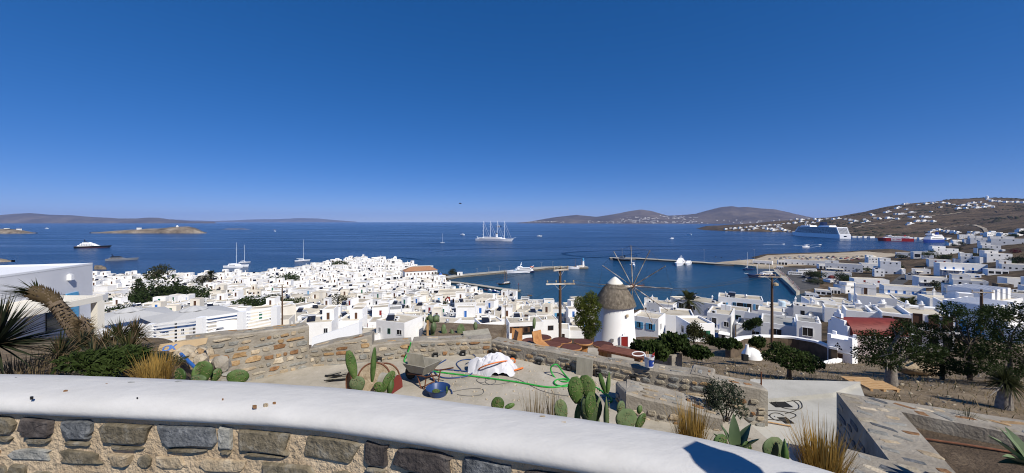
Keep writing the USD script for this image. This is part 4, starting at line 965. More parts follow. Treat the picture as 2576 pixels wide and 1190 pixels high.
def f_darkterr(H, x0, x1, y0, y1, h):
    H.awning(x0 + 1.2, x1 - .4, y0 + .5, y1 - .4, h + 1.5, h + 1.7, 'metal_grey'); H.opening('f', x0, x1, y0, y1, (x1-x0)*.6, .9, 1.3, 1.3, 'window', 'window_dark', 'paint_white', fine=True)
    H.parts.append(('arch_niche', MB().lathe([(.75, 0), (.75, .25), (.5, .3)], 14, (x0 + 1, y0, h + .1)), 'whitewash', []))
def f_cluster(H, x0, x1, y0, y1, h):
    H.aircon(x0+1, y0+.7, h+.05); H.aircon(x0+2.4, y0+.7, h+.05); H.dish(x1-1.2, y1-1.5, h+.05, .8); H.chimney(x1-3, y1-1, h, 1.0, .5); H.chimney(x0+.6, y1-.8, h, 1.4, .4); H.opening('f', x0, x1, y0, y1, 2, .8, .9, 1.2)
def f_tank(H, x0, x1, y0, y1, h):
    H.parts.append(('water_tank', MB().lathe([(.85, h+.05), (.85, h+1.5), (.6, h+1.75), (.05, h+1.8)], 16, (0, y0+1.2, 0)), 'pale_blue_wall', [])); H.dish(x1-1, y0+1, h+.05, .7); H.aircon(x0+1, y0+.6, h+.05); H.opening('f', x0, x1, y0, y1, 2.4, .9, 1.2, 1.3, 'window', 'window_dark', fine=True)
def f_gable(H, x0, x1, y0, y1, h):
    H.wall.add([(x0, y0, h), (x1, y0, h), (x1, y0, h+1.7), (x0+(x1-x0)*.45, y0, h+.7), (x0, y0+.4, h), (x1, y0+.4, h), (x1, y0+.4, h+1.7), (x0+(x1-x0)*.45, y0+.4, h+.7)], [[0,1,2],[0,2,3],[5,4,6],[6,4,7],[3,2,6],[3,6,7],[0,3,7],[0,7,4],[1,5,6],[1,6,2]])
    H.parts.append(('boiler', MB().cyl((x1-2.4, y0-.5, 1.9), (x1-1.1, y0-.5, 1.9), .3, n=10), 'tank_metal', [])); H.parts.append(('solar_panel', MB().add([(x1-2.6, y0-1.6, .2), (x1-.9, y0-1.6, .2), (x1-.9, y0-.2, 1.5), (x1-2.6, y0-.2, 1.5), (x1-2.6, y0-1.6, .1), (x1-.9, y0-1.6, .1), (x1-.9, y0-.2, 1.4), (x1-2.6, y0-.2, 1.4)], BOXF), 'solar_black', []))
def f_hotel(H, x0, x1, y0, y1, h):
    w = x1 - x0
    for k in (.2, .55, .85):
        H.opening('f', x0, x1, y0, y1, w*k, 3.1, 1.0, 2.0, 'door', 'paint_brown', 'paint_brown', fine=True); H.balcony(x0+w*k-1.1, x0+w*k+1.1, y0, 3.0, 1.2, 'paint_brown'); H.opening('f', x0, x1, y0, y1, w*k, .4, .9, 1.6)
    H.block(x0 - 4, x0 - .004, y0 + 1.5, y1 - .5, 0, h * .9, .3, .25); H.opening('f', x0-4, x0, y0+1.5, y1, 1.8, h*.35, .6, .7); H.chimney(x0-2, y1-1.5, h*.9, .9, .7); H.chimney(x0+1, y1-1, h, .7, .5); H.chimney(x1-2, y1-1, h, .8, .5)
def f_tower(H, x0, x1, y0, y1, h):
    H.wall.box((x1-2.2, y0-.4, -3), (x1, y0+1.6, h+2.6)); H.awning(x0-6, x1-2.4, y0-3, y0-.02, h-1.4, h-1.1, 'paint_white')
def f_row(H, x0, x1, y0, y1, h):
    n = 4
    for i in range(n):
        a = x0 + (x1-x0)*i/n; H.block(a + .1, a + (x1-x0)/n*.6, y0+1.5, y1-.5, h+.05, h+2.3, .2, .2, below=0); H.wall.box((a, y0-2.2, -3), (a+.3, y0-.004, h*.8)); H.opening('l', x0, x1, y0, y1, (y1-y0)*(i+.5)/n, .3, .9, 2.0, 'door', 'paint_sky'); H.opening('f', x0, x1, y0, y1, (i+.6)*(x1-x0)/n, .5, 1.0, 1.9)
NEAR = [
 (1611, 1680, 800, 842, 70, 'low white house with pale blue shutters right beside the windmill', f_shut, dict(rz=-.62, hk=.66)),
 (1678, 1762, 786, 830, 84, 'white house with smooth cream flat roof behind the shuttered house', f_plainroof, dict(rz=-.35, hk=.62, depth=8)),
 (1640, 1707, 753, 795, 128, 'tall pale block with stepped roof gear behind the wheel of the windmill', f_cluster, dict(rz=-.62, hk=.7)),
 (1706, 1784, 752, 776, 160, 'unfinished cream block with parapet, behind the palm', None, dict(upper=False, wm='whitewash_cream', hk=.8)),
 (1764, 1815, 800, 846, 80, 'grey-white house with a sloping gable parapet and black boiler', f_gable, dict(rz=-.62, hk=.7, wm='whitewash_grey')),
 (1733, 1800, 820, 858, 66, 'low white outhouse with rounded corners before the balcony house', None, dict(hk=.6, upper=False, seed=3)),
 (1812, 1870, 782, 866, 74, 'two-storey house with blue railed balcony and boxy rooftop tanks', f_balcony, dict(rz=-.62, hk=.86, depth=7.5, wm='whitewash')),
 (1880, 1955, 812, 860, 72, 'white house with dark roofed terrace between balcony house and utility pole', f_darkterr, dict(rz=-.62, hk=.66)),
 (1958, 2040, 808, 862, 66, 'white house with grey roof and small pointed chimney', f_greyroof, dict(rz=-.62, hk=.62, roofmat='roof_grey', depth=8)),
 (2038, 2092, 806, 860, 62, 'white house with grey roof beside the red-vaulted church', f_greyroof, dict(rz=-.62, hk=.6, roofmat='roof_grey')),
 (1800, 1880, 764, 792, 118, 'white house crowded with air conditioners and a big dish near the harbour', f_cluster, dict(rz=-.62)),
 (1880, 1945, 762, 790, 122, 'flat white house with cream roof between dish house and utility pole', f_plainroof, dict(rz=-.62)),
 (1950, 2020, 770, 800, 105, 'white house with domed chimney and pale round water tank', f_tank, dict(rz=-.62)),
 (2020, 2095, 768, 802, 100, 'white house with tilted solar collectors behind the belfry', f_cluster, dict(rz=-.62, seed=8)),
 (1850, 1900, 786, 812, 96, 'low white roof with parapet walls behind the balcony house', None, dict(rz=-.62, upper=False)),
 (1930, 1990, 786, 815, 90, 'white flat roof with steps, uphill of the water tank house', f_plainroof, dict(rz=-.62)),
 (2100, 2160, 780, 808, 92, 'cream-roofed house with two solar collectors behind the red vault', None, dict(rz=-.62, seed=4, upper=False)),
 (2170, 2230, 786, 815, 88, 'small white house behind the carob tree beside the red vault', None, dict(rz=-.62, seed=6)),
 (2270, 2330, 772, 882, 56, 'white apartment house with brown balconies among the trees', f_hotel, dict(rz=-.62, hk=.8, depth=7)),
 (2345, 2436, 776, 880, 54, 'white apartment house with tall chimneys at the tree edge', f_hotel, dict(rz=-.62, hk=.78, depth=7)),
 (2400, 2462, 752, 800, 84, 'long white house with a tall square white tower and louvred pergola', f_tower, dict(rz=-.62)),
 (2470, 2600, 738, 800, 84, 'terraced row with shaded blue-grey walls and stepped parapets', f_row, dict(rz=.35, hk=.7, depth=9)),
 (2470, 2640, 800, 850, 62, 'lower terraced row with long white parapet under the trees', f_row, dict(rz=.35, hk=.6, depth=8)),
]
for i, (a, b, c, e, D, lab, fn, kw) in enumerate(NEAR): rect_house(a, b, c, e, lab, fn, D=D, **{'seed': 40 + i, **kw})
# small roofs that show right of the mill's tower foot and the pile of tyres are left to the shuttered house; filler houses between
cand2 = []
for iy in range(40):
    for ix in range(80):
        x, y = -10 + ix * 13 + R.uniform(-3, 3), 96 + iy * 15 + R.uniform(-3, 3); vx = 1288 + x / y * FV; sd_ = R.randrange(10**6)
        if vx < 1630 or vx > 2640 or y > 560: continue
        if vx > 2180 and y > 150 and R.random() < .45: continue
        if 2180 < vx < 2240 and 200 < y < 330: continue
        if y > 330 and vx < 2140: continue
        if not coast.contains(Point(x, y).buffer(9)): continue
        w, d = R.uniform(7, 12), R.uniform(6, 9)
        if any((x - a)**2 + (y - b)**2 < (r + max(w, d) * .55)**2 for a, b, r in BLOCKED): continue
        cand2.append((x, y, w, d, -.5 + R.gauss(0, .12), sd_))
LAND += [('the utility pole in the garden', *at(1942, 890, 40)[:2]), ('the red vault', *at(2170, 890, 50)[:2]), ('the red dome by the buses', *at(2092, 717, 335)[:2])]
for x, y, w, d, rz, seed in cand2[:60]:
    H, look = random_house(random.Random(seed), w, d, y)
    H.build('town_house', house_label(x, y, look, used), 'house', (x, y, hz(x, y) - .3), rz, 'flat-roofed houses of the white town', look['wm'])
    BLOCKED.append((x, y, 7))
print('filler', len(cand2))
# --- the old mill without sails, by the parking ground ---------------------------
p = drop(2194, 660); t = thing('old_mill', 'round white windmill stump with pale conical roof near the parking ground', 'windmill', p)
put(t, 'tower', MB().lathe([(5.2, -2), (4.6, 6.5)], 18), 'whitewash'); put(t, 'roof', MB().lathe([(4.9, 6.5), (2.5, 8.2), (.05, 9.4)], 18), 'roof_screed'); put(t, 'window', MB().box((-.5, -5, 4), (.5, -4.5, 5)), 'window_dark')
# --- trees on this side ------------------------------------------------------------
for kind, vx, vy, D, hh in (('palm', 1732, 795, 100, 7), ('short_palm', 2104, 795, 135, 8), ('short_palm', 2252, 790, 120, 7), ('short_palm', 2286, 796, 112, 7), ('dark', 2060, 702, 350, 9), ('dark', 2122, 712, 330, 10), ('dark', 2135, 716, 322, 8), ('olive', 2040, 706, 352, 9), ('dark', 2160, 688, 400, 7), ('dark', 2180, 690, 395, 6),
        ('dark', 2244, 690, 380, 12), ('bush', 2248, 702, 370, 6), ('dark', 2330, 668, 450, 9), ('dark', 2344, 664, 460, 9), ('dark', 2300, 662, 480, 7), ('dark', 2268, 660, 470, 8), ('dark', 2380, 686, 405, 10), ('bush', 2450, 688, 400, 8), ('olive', 2410, 660, 470, 7), ('olive', 2420, 640, 560, 8), ('dark', 2440, 630, 600, 9), ('dark', 2480, 672, 420, 8),
        ('dark', 2560, 706, 330, 10), ('dark', 2530, 710, 330, 8), ('dark', 2400, 730, 270, 8), ('dark', 2380, 742, 245, 7), ('olive', 2352, 732, 270, 6), ('bush', 2420, 755, 225, 5), ('dark', 2330, 790, 150, 7), ('dark', 2300, 800, 130, 6), ('bush', 2360, 792, 150, 5), ('olive', 2270, 815, 110, 5), ('dark', 2230, 805, 115, 6), ('olive', 2158, 775, 190, 6),
        ('red_bush', 2332, 690, 395, 4), ('red_bush', 2560, 662, 400, 6), ('red_bush', 2182, 722, 320, 4), ('bougainvillea', 2436, 746, 245, 4), ('olive', 2096, 742, 290, 4), ('dark', 2056, 735, 318, 6), ('dark', 2040, 728, 326, 6), ('bush', 2510, 655, 480, 5), ('dark', 2545, 640, 520, 9), ('dark', 2575, 625, 560, 10), ('dark', 2490, 620, 620, 9), ('olive', 2380, 622, 700, 8), ('dark', 2400, 615, 780, 8), ('dark', 2350, 640, 600, 7), ('olive', 2180, 732, 300, 5),
        ('dark', 1660, 772, 190, 3.5), ('bush', 1990, 772, 215, 4), ('bush', 2020, 776, 212, 4), ('thin', 2210, 770, 190, 6)):
    q = at(vx, vy, D); q[2] = hz(q[0], q[1]) - .2
    if kind in ('palm', 'short_palm'): q[2] = hz(q[0], q[1])
    plant_tree(kind, q, hh)
# ---- piers, ships, cars ---------------------------------------------------------
mottled('quay_concrete', [(0.3, (0.28, 0.26, 0.22)), (0.7, (0.42, 0.39, 0.33))], 0.3, rough=0.9)
mottled('quay_stone', [(0.3, (0.09, 0.08, 0.065)), (0.7, (0.19, 0.165, 0.13))], 0.8, rough=0.95)
mottled('sand_ground', [(0.25, (0.24, 0.19, 0.13)), (0.5, (0.36, 0.30, 0.22)), (0.75, (0.46, 0.40, 0.31))], 0.03, rough=0.95)
mottled('asphalt', [(0.3, (0.05, 0.05, 0.05)), (0.7, (0.10, 0.095, 0.09))], 0.2, rough=0.9)
def slab(name, line, width, z, label, cat=None, mat='quay_concrete', side='quay_stone', kind=None):
    pg = LineString(line).buffer(width / 2, cap_style=2, join_style=1) if width else Polygon(line)
    if kind:
        solo(name, MB().prism(pg, -2.5, z), mat, kind=kind); return
    t = thing(name, label, cat); put(t, 'wall', MB().prism(pg, -2.5, z - .35), side); put(t, 'deck', MB().prism(pg.buffer(.35), z - .345, z), mat); return t
W = lambda vx, vy, z=0: tuple(atz(vx, vy, z)[:2])
slab('pier', [W(1118, 699, 1.5), W(1150, 693.5, 1.5), W(1210, 688, 1.5), (17, 428), (60, 455), W(1350, 674, 1.5), W(1420, 672, 1.5), W(1478, 672, 1.5)], 9, 1.9, 'long grey pier with the white excursion ferry moored along it', 'pier')
slab('pier', [W(1116, 708, 1), W(1160, 711.5, 1), W(1200, 717, 1), W(1260, 726, 1), W(1306, 731, 1)], 5, 1.2, 'short low pier of grey stone lined with fishing boats', 'pier')
slab('pier', [W(1534, 649, 1.6), W(1600, 650, 1.6), W(1700, 656, 1.6), W(1800, 663, 1.6), W(1905, 668, 1.6)], 13, 2.1, 'straight pale quay with the tug and motor yachts alongside', 'pier')
slab('beach_flat', [W(1800, 661, 2), W(1850, 666, 2), W(1902, 671, 2), W(1945, 672, 2), W(2100, 664, 2), W(2250, 646, 2), W(2256, 633, 2), W(2190, 631.5, 2), W(2110, 637, 2), W(1990, 640.5, 2), W(1930, 643, 2), W(1902, 652, 2)], 0, 2.5, None, mat='sand_ground', kind='structure')
slab('road', [W(1952, 680, 2.6), W(1990, 712, 2.6), W(2010, 732, 2.6), W(2062, 722, 2.6), W(2060, 690, 2.6), W(2040, 676, 2.6), W(1975, 672, 2.6)], 0, 2.75, None, mat='asphalt', kind='structure')
slab('quay_walk', [W(1944, 676, 2.6), W(1950, 684, 2.6), W(1966, 699, 2.6), W(1985, 716, 2.6), W(2003, 735, 2.6), W(2012, 733, 2.6), W(1994, 713, 2.6), W(1976, 694, 2.6), W(1958, 678, 2.6)], 0, 2.85, None, kind='structure')
# the road up the slope and the grey square, laid over the land
def draped(name, pts, width, mat, lift=.35):
    ln = LineString(pts); n = int(ln.length / 4) + 2; L, Q = [], []
    for i in range(n):
        a = ln.interpolate(i / (n - 1), True); b = ln.interpolate(min(1, i / (n - 1) + .01), True) if i < n - 1 else a; a0 = ln.interpolate(max(0, i / (n - 1) - .01), True)
        d = np.array([b.x - a0.x, b.y - a0.y]); d /= np.linalg.norm(d) + 1e-9
        for k in np.linspace(-1, 1, 5): L.append((a.x - d[1] * k * width / 2, a.y + d[0] * k * width / 2))
    L = np.array(L); z = height(L[:, 0], L[:, 1]) + lift
    q = [[i*5 + j, (i+1)*5 + j, (i+1)*5 + j + 1, i*5 + j + 1] for i in range(n - 1) for j in range(4)]
    solo(name, (np.column_stack([L, z]), q), mat, kind='structure')
dp = lambda vx, vy: tuple(drop(vx, vy, 60)[:2])
draped('road', [dp(2195, 770), dp(2205, 752), dp(2222, 735), dp(2245, 722), dp(2268, 706), dp(2290, 690), dp(2320, 678), dp(2348, 672)], 9, 'asphalt')
draped('paved_square', [dp(2198, 776), dp(2206, 758), dp(2216, 742)], 16, 'quay_concrete', .25)
draped('road', [dp(2410, 606), dp(2440, 603), dp(2475, 592), dp(2510, 586)], 9, 'sand_ground')

def hull(L, B, H, bow=.32, stern=.8, sheer=.25, rake=.06, flare=.82, n=16, z0=-.6):
    """a ship's hull along x, stern at 0, bow at L, deck height H"""
    rings = []
    for t in np.linspace(0, 1, n):
        w = B / 2 * (stern + (1 - stern) * min(1, t / .25)) * (1 if t < 1 - bow else max(.02, 1 - ((t - 1 + bow) / bow) ** 2.1)); z = H * (1 + sheer * max(0, t - .35) ** 2 * 2)
        xr = t * L; x2 = xr + rake * L * max(0, t - .6) / .4
        rings.append([(x2, -w, z), (xr, -w * flare, 0), (xr, -w * .55, z0), (xr, w * .55, z0), (xr, w * flare, 0), (x2, w, z)])
    return MB().loft(rings)
def boot(L, B, n=16, bow=.32, stern=.8, flare=.835, h=.35):
    r = []
    for t in np.linspace(0, .995, n):
        w = (B / 2 * (stern + (1 - stern) * min(1, t / .25)) * (1 if t < 1 - bow else max(.02, 1 - ((t - 1 + bow) / bow) ** 2.1))) * flare + .02
        r.append([(t*L, -w, h), (t*L, -w, -.5), (t*L, w, -.5), (t*L, w, h)])
    return MB().loft(r)
def house_deck(x0, x1, b, z0, z1, slope=.12, taper=.9):
    s = (z1 - z0); f = (x1 - x0) * slope
    return [[(x0, -b/2, z0), (x1, -b/2*.9, z0), (x1, b/2*.9, z0), (x0, b/2, z0)], [(x0 + f*.3, -b/2*taper, z1), (x1 - f, -b/2*.85*taper, z1), (x1 - f, b/2*.85*taper, z1), (x0 + f*.3, b/2*taper, z1)]]
def windows_band(mb, x0, x1, b, z, h=.9, n=None, t=.03):
    """a row of dark panes down both sides, standing a hair proud"""
    n = n or max(2, int((x1 - x0) / 2.2)); w = (x1 - x0) / n
    for i in range(n):
        for s in (-1, 1): mb.box((x0 + i*w + w*.14, s*b/2 - (t if s < 0 else -.002), z), (x0 + (i+1)*w - w*.14, s*b/2 + (t if s > 0 else -.002), z + h))
def ship_at(name, label, cat, stern_v, bow_v, group=None):
    """stern and bow waterline points in the picture; returns thing, length"""
    a, b = atz(*stern_v, 0), atz(*bow_v, 0); d = b - a; L = np.linalg.norm(d)
    return thing(name, label, cat, a, math.atan2(d[1], d[0]), group=group), L
def motor_yacht(name, label, sv, bv, hullmat, topmat='ship_white', B=.18, hk=.075, decks=3, mast='hull_black', bootmat=None, sleek=False, hs=1.0):
    t, L = ship_at(name, label, 'yacht', sv, bv); b = L * B; h = L * hk
    put(t, 'hull', hull(L, b, h, stern=.85, rake=.07), hullmat)
    if bootmat: put(t, 'waterline', boot(L, b), bootmat)
    z = h * .98; x0, x1 = L * .08, L * (.72 if not sleek else .66); dh = L * .042 * hs
    put(t, 'deck', MB().box((L*.02, -b*.4, h), (L*.72, b*.4, h + .12)), 'wood_deck')
    for k in range(decks):
        bb = b * (.8 - .09 * k); m = MB().loft(house_deck(x0, x1, bb, z, z + dh, .16 if not sleek else .3)); put(t, 'deck_house', m, topmat if not (sleek and k == decks - 1) else 'hull_black')
        g = MB(); windows_band(g, x0 + (x1-x0)*.1, x1 - (x1-x0)*.24, bb * (.97 if not sleek else .985), z + dh*.38, dh*.34, n=max(4, int(9 - 2*k)), t=bb*.02); put(t, 'window_band', g, 'glass_dark')
        z += dh; x0 += L * .07; x1 -= L * (.12 if k else .1)
    m = MB().bar((x0, 0, z), (x0 - L*.02, 0, z + L*.11), L*.012, L*.02); m.bar((x0 - L*.01, -b*.2, z + L*.05), (x0 - L*.01, b*.2, z + L*.05), L*.008, L*.008); m.ball((x0 + L*.03, 0, z + L*.018), L*.016)
    put(t, 'mast', m, mast)
    return t, L
motor_yacht('motor_yacht', 'white-decked explorer yacht with black hull and red waterline, nearer the islets', (188, 624.5), (276, 622.5), 'hull_black', bootmat='boot_red', decks=3, hk=.075, hs=1.25)
motor_yacht('motor_yacht', 'sleek silver-grey motor yacht with dark glass, off the seafront', (265, 656.5), (345, 653), 'steel_grey', 'steel_grey', decks=2, sleek=True, hk=.08, hs=1.35)
motor_yacht('motor_yacht', 'big white motor yacht berthed stern-to at the straight quay', (1717, 663), (1703, 669.5), 'ship_white', decks=3, mast='ship_white', hk=.10, B=.26, hs=1.1)
motor_yacht('motor_yacht', 'smaller white motor yacht with dark flybridge beside the big one', (1735, 663), (1728, 667.5), 'ship_white', decks=2, hk=.10, B=.28, hs=1.0)
def sail_boat(name, label, sv, bv, mast_v, masth, cat='sailing boat', hullmat='ship_white', cata=False, boom=True, group=None, mastmat='ship_white'):
    t, L = ship_at(name, label, cat, sv, bv, group); b = L * (.3 if not cata else .5)
    if cata:
        for s in (-1, 1):
            m = hull(L, L * .12, L * .10, stern=.7, z0=-.4); v, f = m.mesh(); v[:, 1] += s * b * .42; put(t, 'hull', MB().add(v, f), hullmat)
        put(t, 'bridge_deck', MB().box((L*.1, -b*.42, L*.06), (L*.72, b*.42, L*.095)), hullmat)
        put(t, 'cabin', MB().loft(house_deck(L*.2, L*.68, b*.8, L*.096, L*.17, .2)), hullmat); g = MB(); windows_band(g, L*.28, L*.6, b*.79, L*.115, L*.03, 5, .05); put(t, 'window_band', g, 'glass_dark')
    else:
        put(t, 'hull', hull(L, b, L * .075, bow=.5, stern=.65, z0=-.4), hullmat); put(t, 'waterline', boot(L, b, bow=.5, stern=.65, h=.18), 'hull_navy')
        put(t, 'cabin', MB().loft(house_deck(L*.25, L*.66, b*.55, L*.078, L*.115, .25)), hullmat); g = MB(); windows_band(g, L*.32, L*.52, b*.53, L*.085, L*.018, 3, .03); put(t, 'window_band', g, 'glass_dark')
    x = L * mast_v; m = MB().tube([(x, 0, L*.08), (x, 0, masth * .6), (x, 0, masth)], [.22, .18, .12], 6)
    for k in (.45, .72): m.bar((x, -b*.16, masth*k), (x, b*.16, masth*k), .1, .06)
    put(t, 'mast', m, mastmat)
    r = MB(); r.tube([(x, 0, masth*.97), (L*.985, 0, L*.1)], .07, 4); r.tube([(x, 0, masth*.97), (L*.02, 0, L*.09)], .05, 4); put(t, 'rigging', r, 'rope_dark')
    if boom: put(t, 'furled_sail', MB().tube([(x - .2, 0, L*.2), (L*.12, 0, L*.185)], [.3, .22], 6), 'ship_white')
    return t, L
sail_boat('catamaran', 'large white sailing catamaran with tall mast, close off the town', (570, 672), (617, 672), .52, 31, 'catamaran', cata=True)
sail_boat('sailing_yacht', 'white sloop lying behind the catamaran', (600, 662), (629, 660), .5, 25, 'sailing yacht')
sail_boat('sailing_yacht', 'white sloop with very tall mast anchored alone off the crest', (741, 658), (779, 655.5), .6, 31, 'sailing yacht')
sail_boat('sailing_yacht', 'small distant white sloop, seaward of the long grey pier', (1107, 611), (1118, 611), .5, 26, 'sailing yacht', boom=False)
sail_boat('sailing_yacht', 'dark-hulled ketch moored near the quay building', (1872, 680), (1898, 678), .35, 21, 'sailing yacht', hullmat='hull_navy')
# the four-masted cruise ship
t, L = ship_at('sailing_cruise_ship', 'white four-masted sailing cruise ship anchored in the middle of the bay', 'sailing ship', (1198, 605), (1287, 607)); b = L * .13
put(t, 'hull', hull(L, b, 6, bow=.3, stern=.75, sheer=.35, rake=.06), 'ship_white'); put(t, 'deck_house', MB().loft(house_deck(L*.06, L*.84, b*.85, 6, 9, .06)), 'ship_white'); put(t, 'upper_deck', MB().loft(house_deck(L*.2, L*.74, b*.7, 9, 11.4, .06)), 'ship_white')
g = MB(); windows_band(g, L*.12, L*.72, b*.86, 6.9, 1.0, 22, .15); windows_band(g, L*.26, L*.66, b*.70, 9.7, .9, 14, .15); put(t, 'window_band', g, 'glass_dark')
g = MB(); windows_band(g, L*.1, L*.8, b*1.0, 3.2, .6, 26, .06); put(t, 'porthole_band', g, 'glass_dark')
put(t, 'funnel', MB().loft(house_deck(L*.57, L*.615, 4, 11.4, 21, .1)), 'ship_white'); put(t, 'funnel_cap', MB().box((L*.575, -1.6, 21), (L*.605, 1.6, 23.5)), 'hull_black')
for i, k in enumerate((.215, .405, .60, .80)):
    x = L * k; m = MB().tube([(x, 0, 6), (x, 0, 35), (x, 0, 59)], [.75, .6, .4], 7)
    for zz in (17, 29, 42, 48): m.bar((x - .3, 0, zz), (x - 6.5 + zz * .04, 0, zz + .3), .5, .4)
    put(t, 'mast', m, 'ship_white'); r = MB(); r.tube([(x, 0, 58), (min(x + L*.19, L*1.02), 0, 9)], .16, 4); r.tube([(x, 0, 47), (min(x + L*.13, L*.98), 0, 9)], .12, 4); put(t, 'rigging', r, 'ship_white')
put(t, 'bowsprit', MB().bar((L*1.0, 0, 8.5), (L*1.12, 0, 10.5), .7, .7), 'ship_white'); put(t, 'satellite_dome', MB().ball((L*.03, 0, 11), 1.6, 2).cyl((L*.03, 0, 6), (L*.03, 0, 10), .5), 'ship_white')
# the cruise liner: side in the shade, stern towards the town
t, L = ship_at('cruise_liner', 'huge cruise liner at the port quay, shaded side and bright white stern', 'cruise ship', (2134, 601), (1984, 597)); 
sa, sb = atz(2113, 600.5, 0), atz(1985, 592, 0); d_ = sb - sa; L = np.linalg.norm(d_); b = 34.0
stage.RemovePrim(t); t = thing('cruise_liner', 'huge cruise liner at the port quay, shaded side and bright white stern', 'cruise ship', sa + np.array([18, 0, 0]), math.atan2(d_[1], d_[0]))
put(t, 'hull', hull(L, b, 14, bow=.2, stern=.96, sheer=.12, rake=.03, flare=.98, z0=-3), 'ship_white')
for k in range(8):
    z = 14 + k * 3.0; put(t, 'deck', MB().box((3 + k*1.6, -b/2 + .2, z), (L*(.88 - .012*k), b/2 - .2, z + .5)), 'ship_white'); put(t, 'cabin_row', MB().box((5 + k*1.6, -b/2 + 1.6, z + .5), (L*(.87 - .012*k), b/2 - 1.6, z + 3)), 'ship_white')
    g = MB(); windows_band(g, 10 + k*1.6, L*(.85-.012*k), b - 3.2, z + .55, 2.35, 70, .1); put(t, 'balcony_row', g, 'glass_dark')
g = MB()
for k in range(7):
    for j in range(7): g.box((4.85 + k*1.6, -b/2 + 4.2 + j*3.8, 15 + k*3), (4.99 + k*1.6, -b/2 + 7.2 + j*3.8, 16.7 + k*3))
put(t, 'stern_window', g, 'glass_dark')
put(t, 'stern_door', MB().box((-.3, -4, 6), (-.02, 4, 9)), 'glass_dark'); put(t, 'top_house', MB().loft(house_deck(L*.2, L*.42, 22, 38, 43, .1)).loft(house_deck(L*.56, L*.78, 24, 38, 42, .1)), 'ship_white'); put(t, 'funnel', MB().loft(house_deck(L*.33, L*.42, 12, 43, 55, .2)), 'hull_navy'); put(t, 'radar_mast', MB().bar((L*.72, 0, 42), (L*.715, 0, 54), 1.2, 1.2).bar((L*.72, -5, 49), (L*.72, 5, 49), .6, .6).ball((L*.66, 4, 44), 2.2).ball((L*.66, -4, 44), 2.2), 'ship_white')
def ferry(label, sv, bv, lower, upper, up=1.0, cat='ferry', hk=.1):
    t, L = ship_at('ferry', label, cat, sv, bv); b = L * .2; h = L * hk
    put(t, 'hull', hull(L, b, h, bow=.25, stern=.95, sheer=.1, rake=.04, flare=.95, z0=-1.5), lower)
    put(t, 'deck_house', MB().loft(house_deck(L*.01, L*.86, b*.98, h, h + L*.045*up, .06)), upper); put(t, 'upper_deck', MB().loft(house_deck(L*.1, L*.74, b*.9, h + L*.045*up, h + L*.075*up, .1)), upper); put(t, 'bridge', MB().loft(house_deck(L*.62, L*.76, b*.95, h + L*.075*up, h + L*.1*up, .2)), upper)
    g = MB(); windows_band(g, L*.12, L*.8, b*.985, h + L*.016*up, L*.014, 18, .2); windows_band(g, L*.16, L*.66, b*.895, h + L*.055*up, L*.012, 12, .2); put(t, 'window_band', g, 'glass_dark')
    f = MB().loft(house_deck(L*.2, L*.27, b*.35, h + L*.075*up, h + L*.12*up, .2)); put(t, 'funnel', f, lower); put(t, 'radar_mast', MB().bar((L*.66, 0, h + L*.1*up), (L*.655, 0, h + L*.14*up), L*.008, L*.008), upper)
    return t, L, b, h
t, L, b, h = ferry('red-hulled ferry with white upperworks and lettering at the far quay', (2296, 607.5), (2210, 606), 'hull_red', 'ship_white', hk=.12)
put(t, 'sign_panel', MB().box((L*.36, b/2*.985, h*.25), (L*.66, b/2*1.0 + .25, h*.95)), 'ship_white')
m = meshkit.text_mesh('FAST FERRIES', h*.38, .1, bold=True); v = np.array(m.vertices); k = L*.27/np.ptp(v[:, 0]); v = np.stack([L*.645 - v[:, 0]*k, np.full(len(v), b/2 + .27) + v[:, 2], h*.4 + v[:, 1]], 1); put(t, 'lettering', MB().add(v, np.array(m.faces)[:, ::-1]), 'hull_red')
ferry('blue-hulled ferry with white upperworks beside the red one', (2366, 609), (2326, 610.5), 'hull_blue', 'ship_white', hk=.10, up=2.0)
# the excursion ferry at the pier
t, L = ship_at('excursion_ferry', 'white excursion ferry with blue bow stripes moored along the long grey pier', 'ferry', (1342, 686), (1276, 687.5)); b = L * .2
put(t, 'hull', hull(L, b, L*.085, bow=.35, stern=.9, sheer=.4, rake=.06), 'ship_white'); put(t, 'waterline', boot(L, b, bow=.35, stern=.9), 'hull_navy'); put(t, 'stern_panel', MB().box((-.2, -b*.46, .4), (L*.15, b*.46, L*.083)), 'hull_navy')
put(t, 'deck_house', MB().loft(house_deck(L*.02, L*.78, b*.92, L*.085, L*.15, .14)), 'ship_white'); put(t, 'upper_deck', MB().loft(house_deck(L*.1, L*.7, b*.85, L*.15, L*.20, .2)), 'ship_white'); put(t, 'bridge', MB().loft(house_deck(L*.42, L*.64, b*.75, L*.20, L*.255, .3)), 'ship_white')
g = MB(); windows_band(g, L*.1, L*.64, b*.9, L*.105, L*.03, 14, .2); windows_band(g, L*.15, L*.55, b*.80, L*.165, L*.02, 10, .3); windows_band(g, L*.46, L*.58, b*.68, L*.22, L*.018, 4, .2); put(t, 'window_band', g, 'glass_dark')
for k in range(3): put(t, 'bow_stripe', MB().add([(L*(.66+k*.05), b*.475, L*.09), (L*(.69+k*.05), b*.47, L*.09), (L*(.64+k*.05), b*.45, L*.145), (L*(.61+k*.05), b*.455, L*.145)], [[0, 1, 2, 3], [3, 2, 1, 0]]), 'paint_sky')
put(t, 'mast', MB().bar((L*.5, 0, L*.255), (L*.46, 0, L*.4), .6, .6).bar((L*.5, 0, L*.3), (L*.44, 0, L*.33), .5, .5), 'ship_white'); put(t, 'crane', MB().bar((L*.1, b*.2, L*.2), (L*.0, b*.2, L*.28), .5, .5), 'ship_white'); put(t, 'life_raft', MB().ball((L*.06, 0, L*.22), (2, 1.2, .9), 2), 'orange_raft')
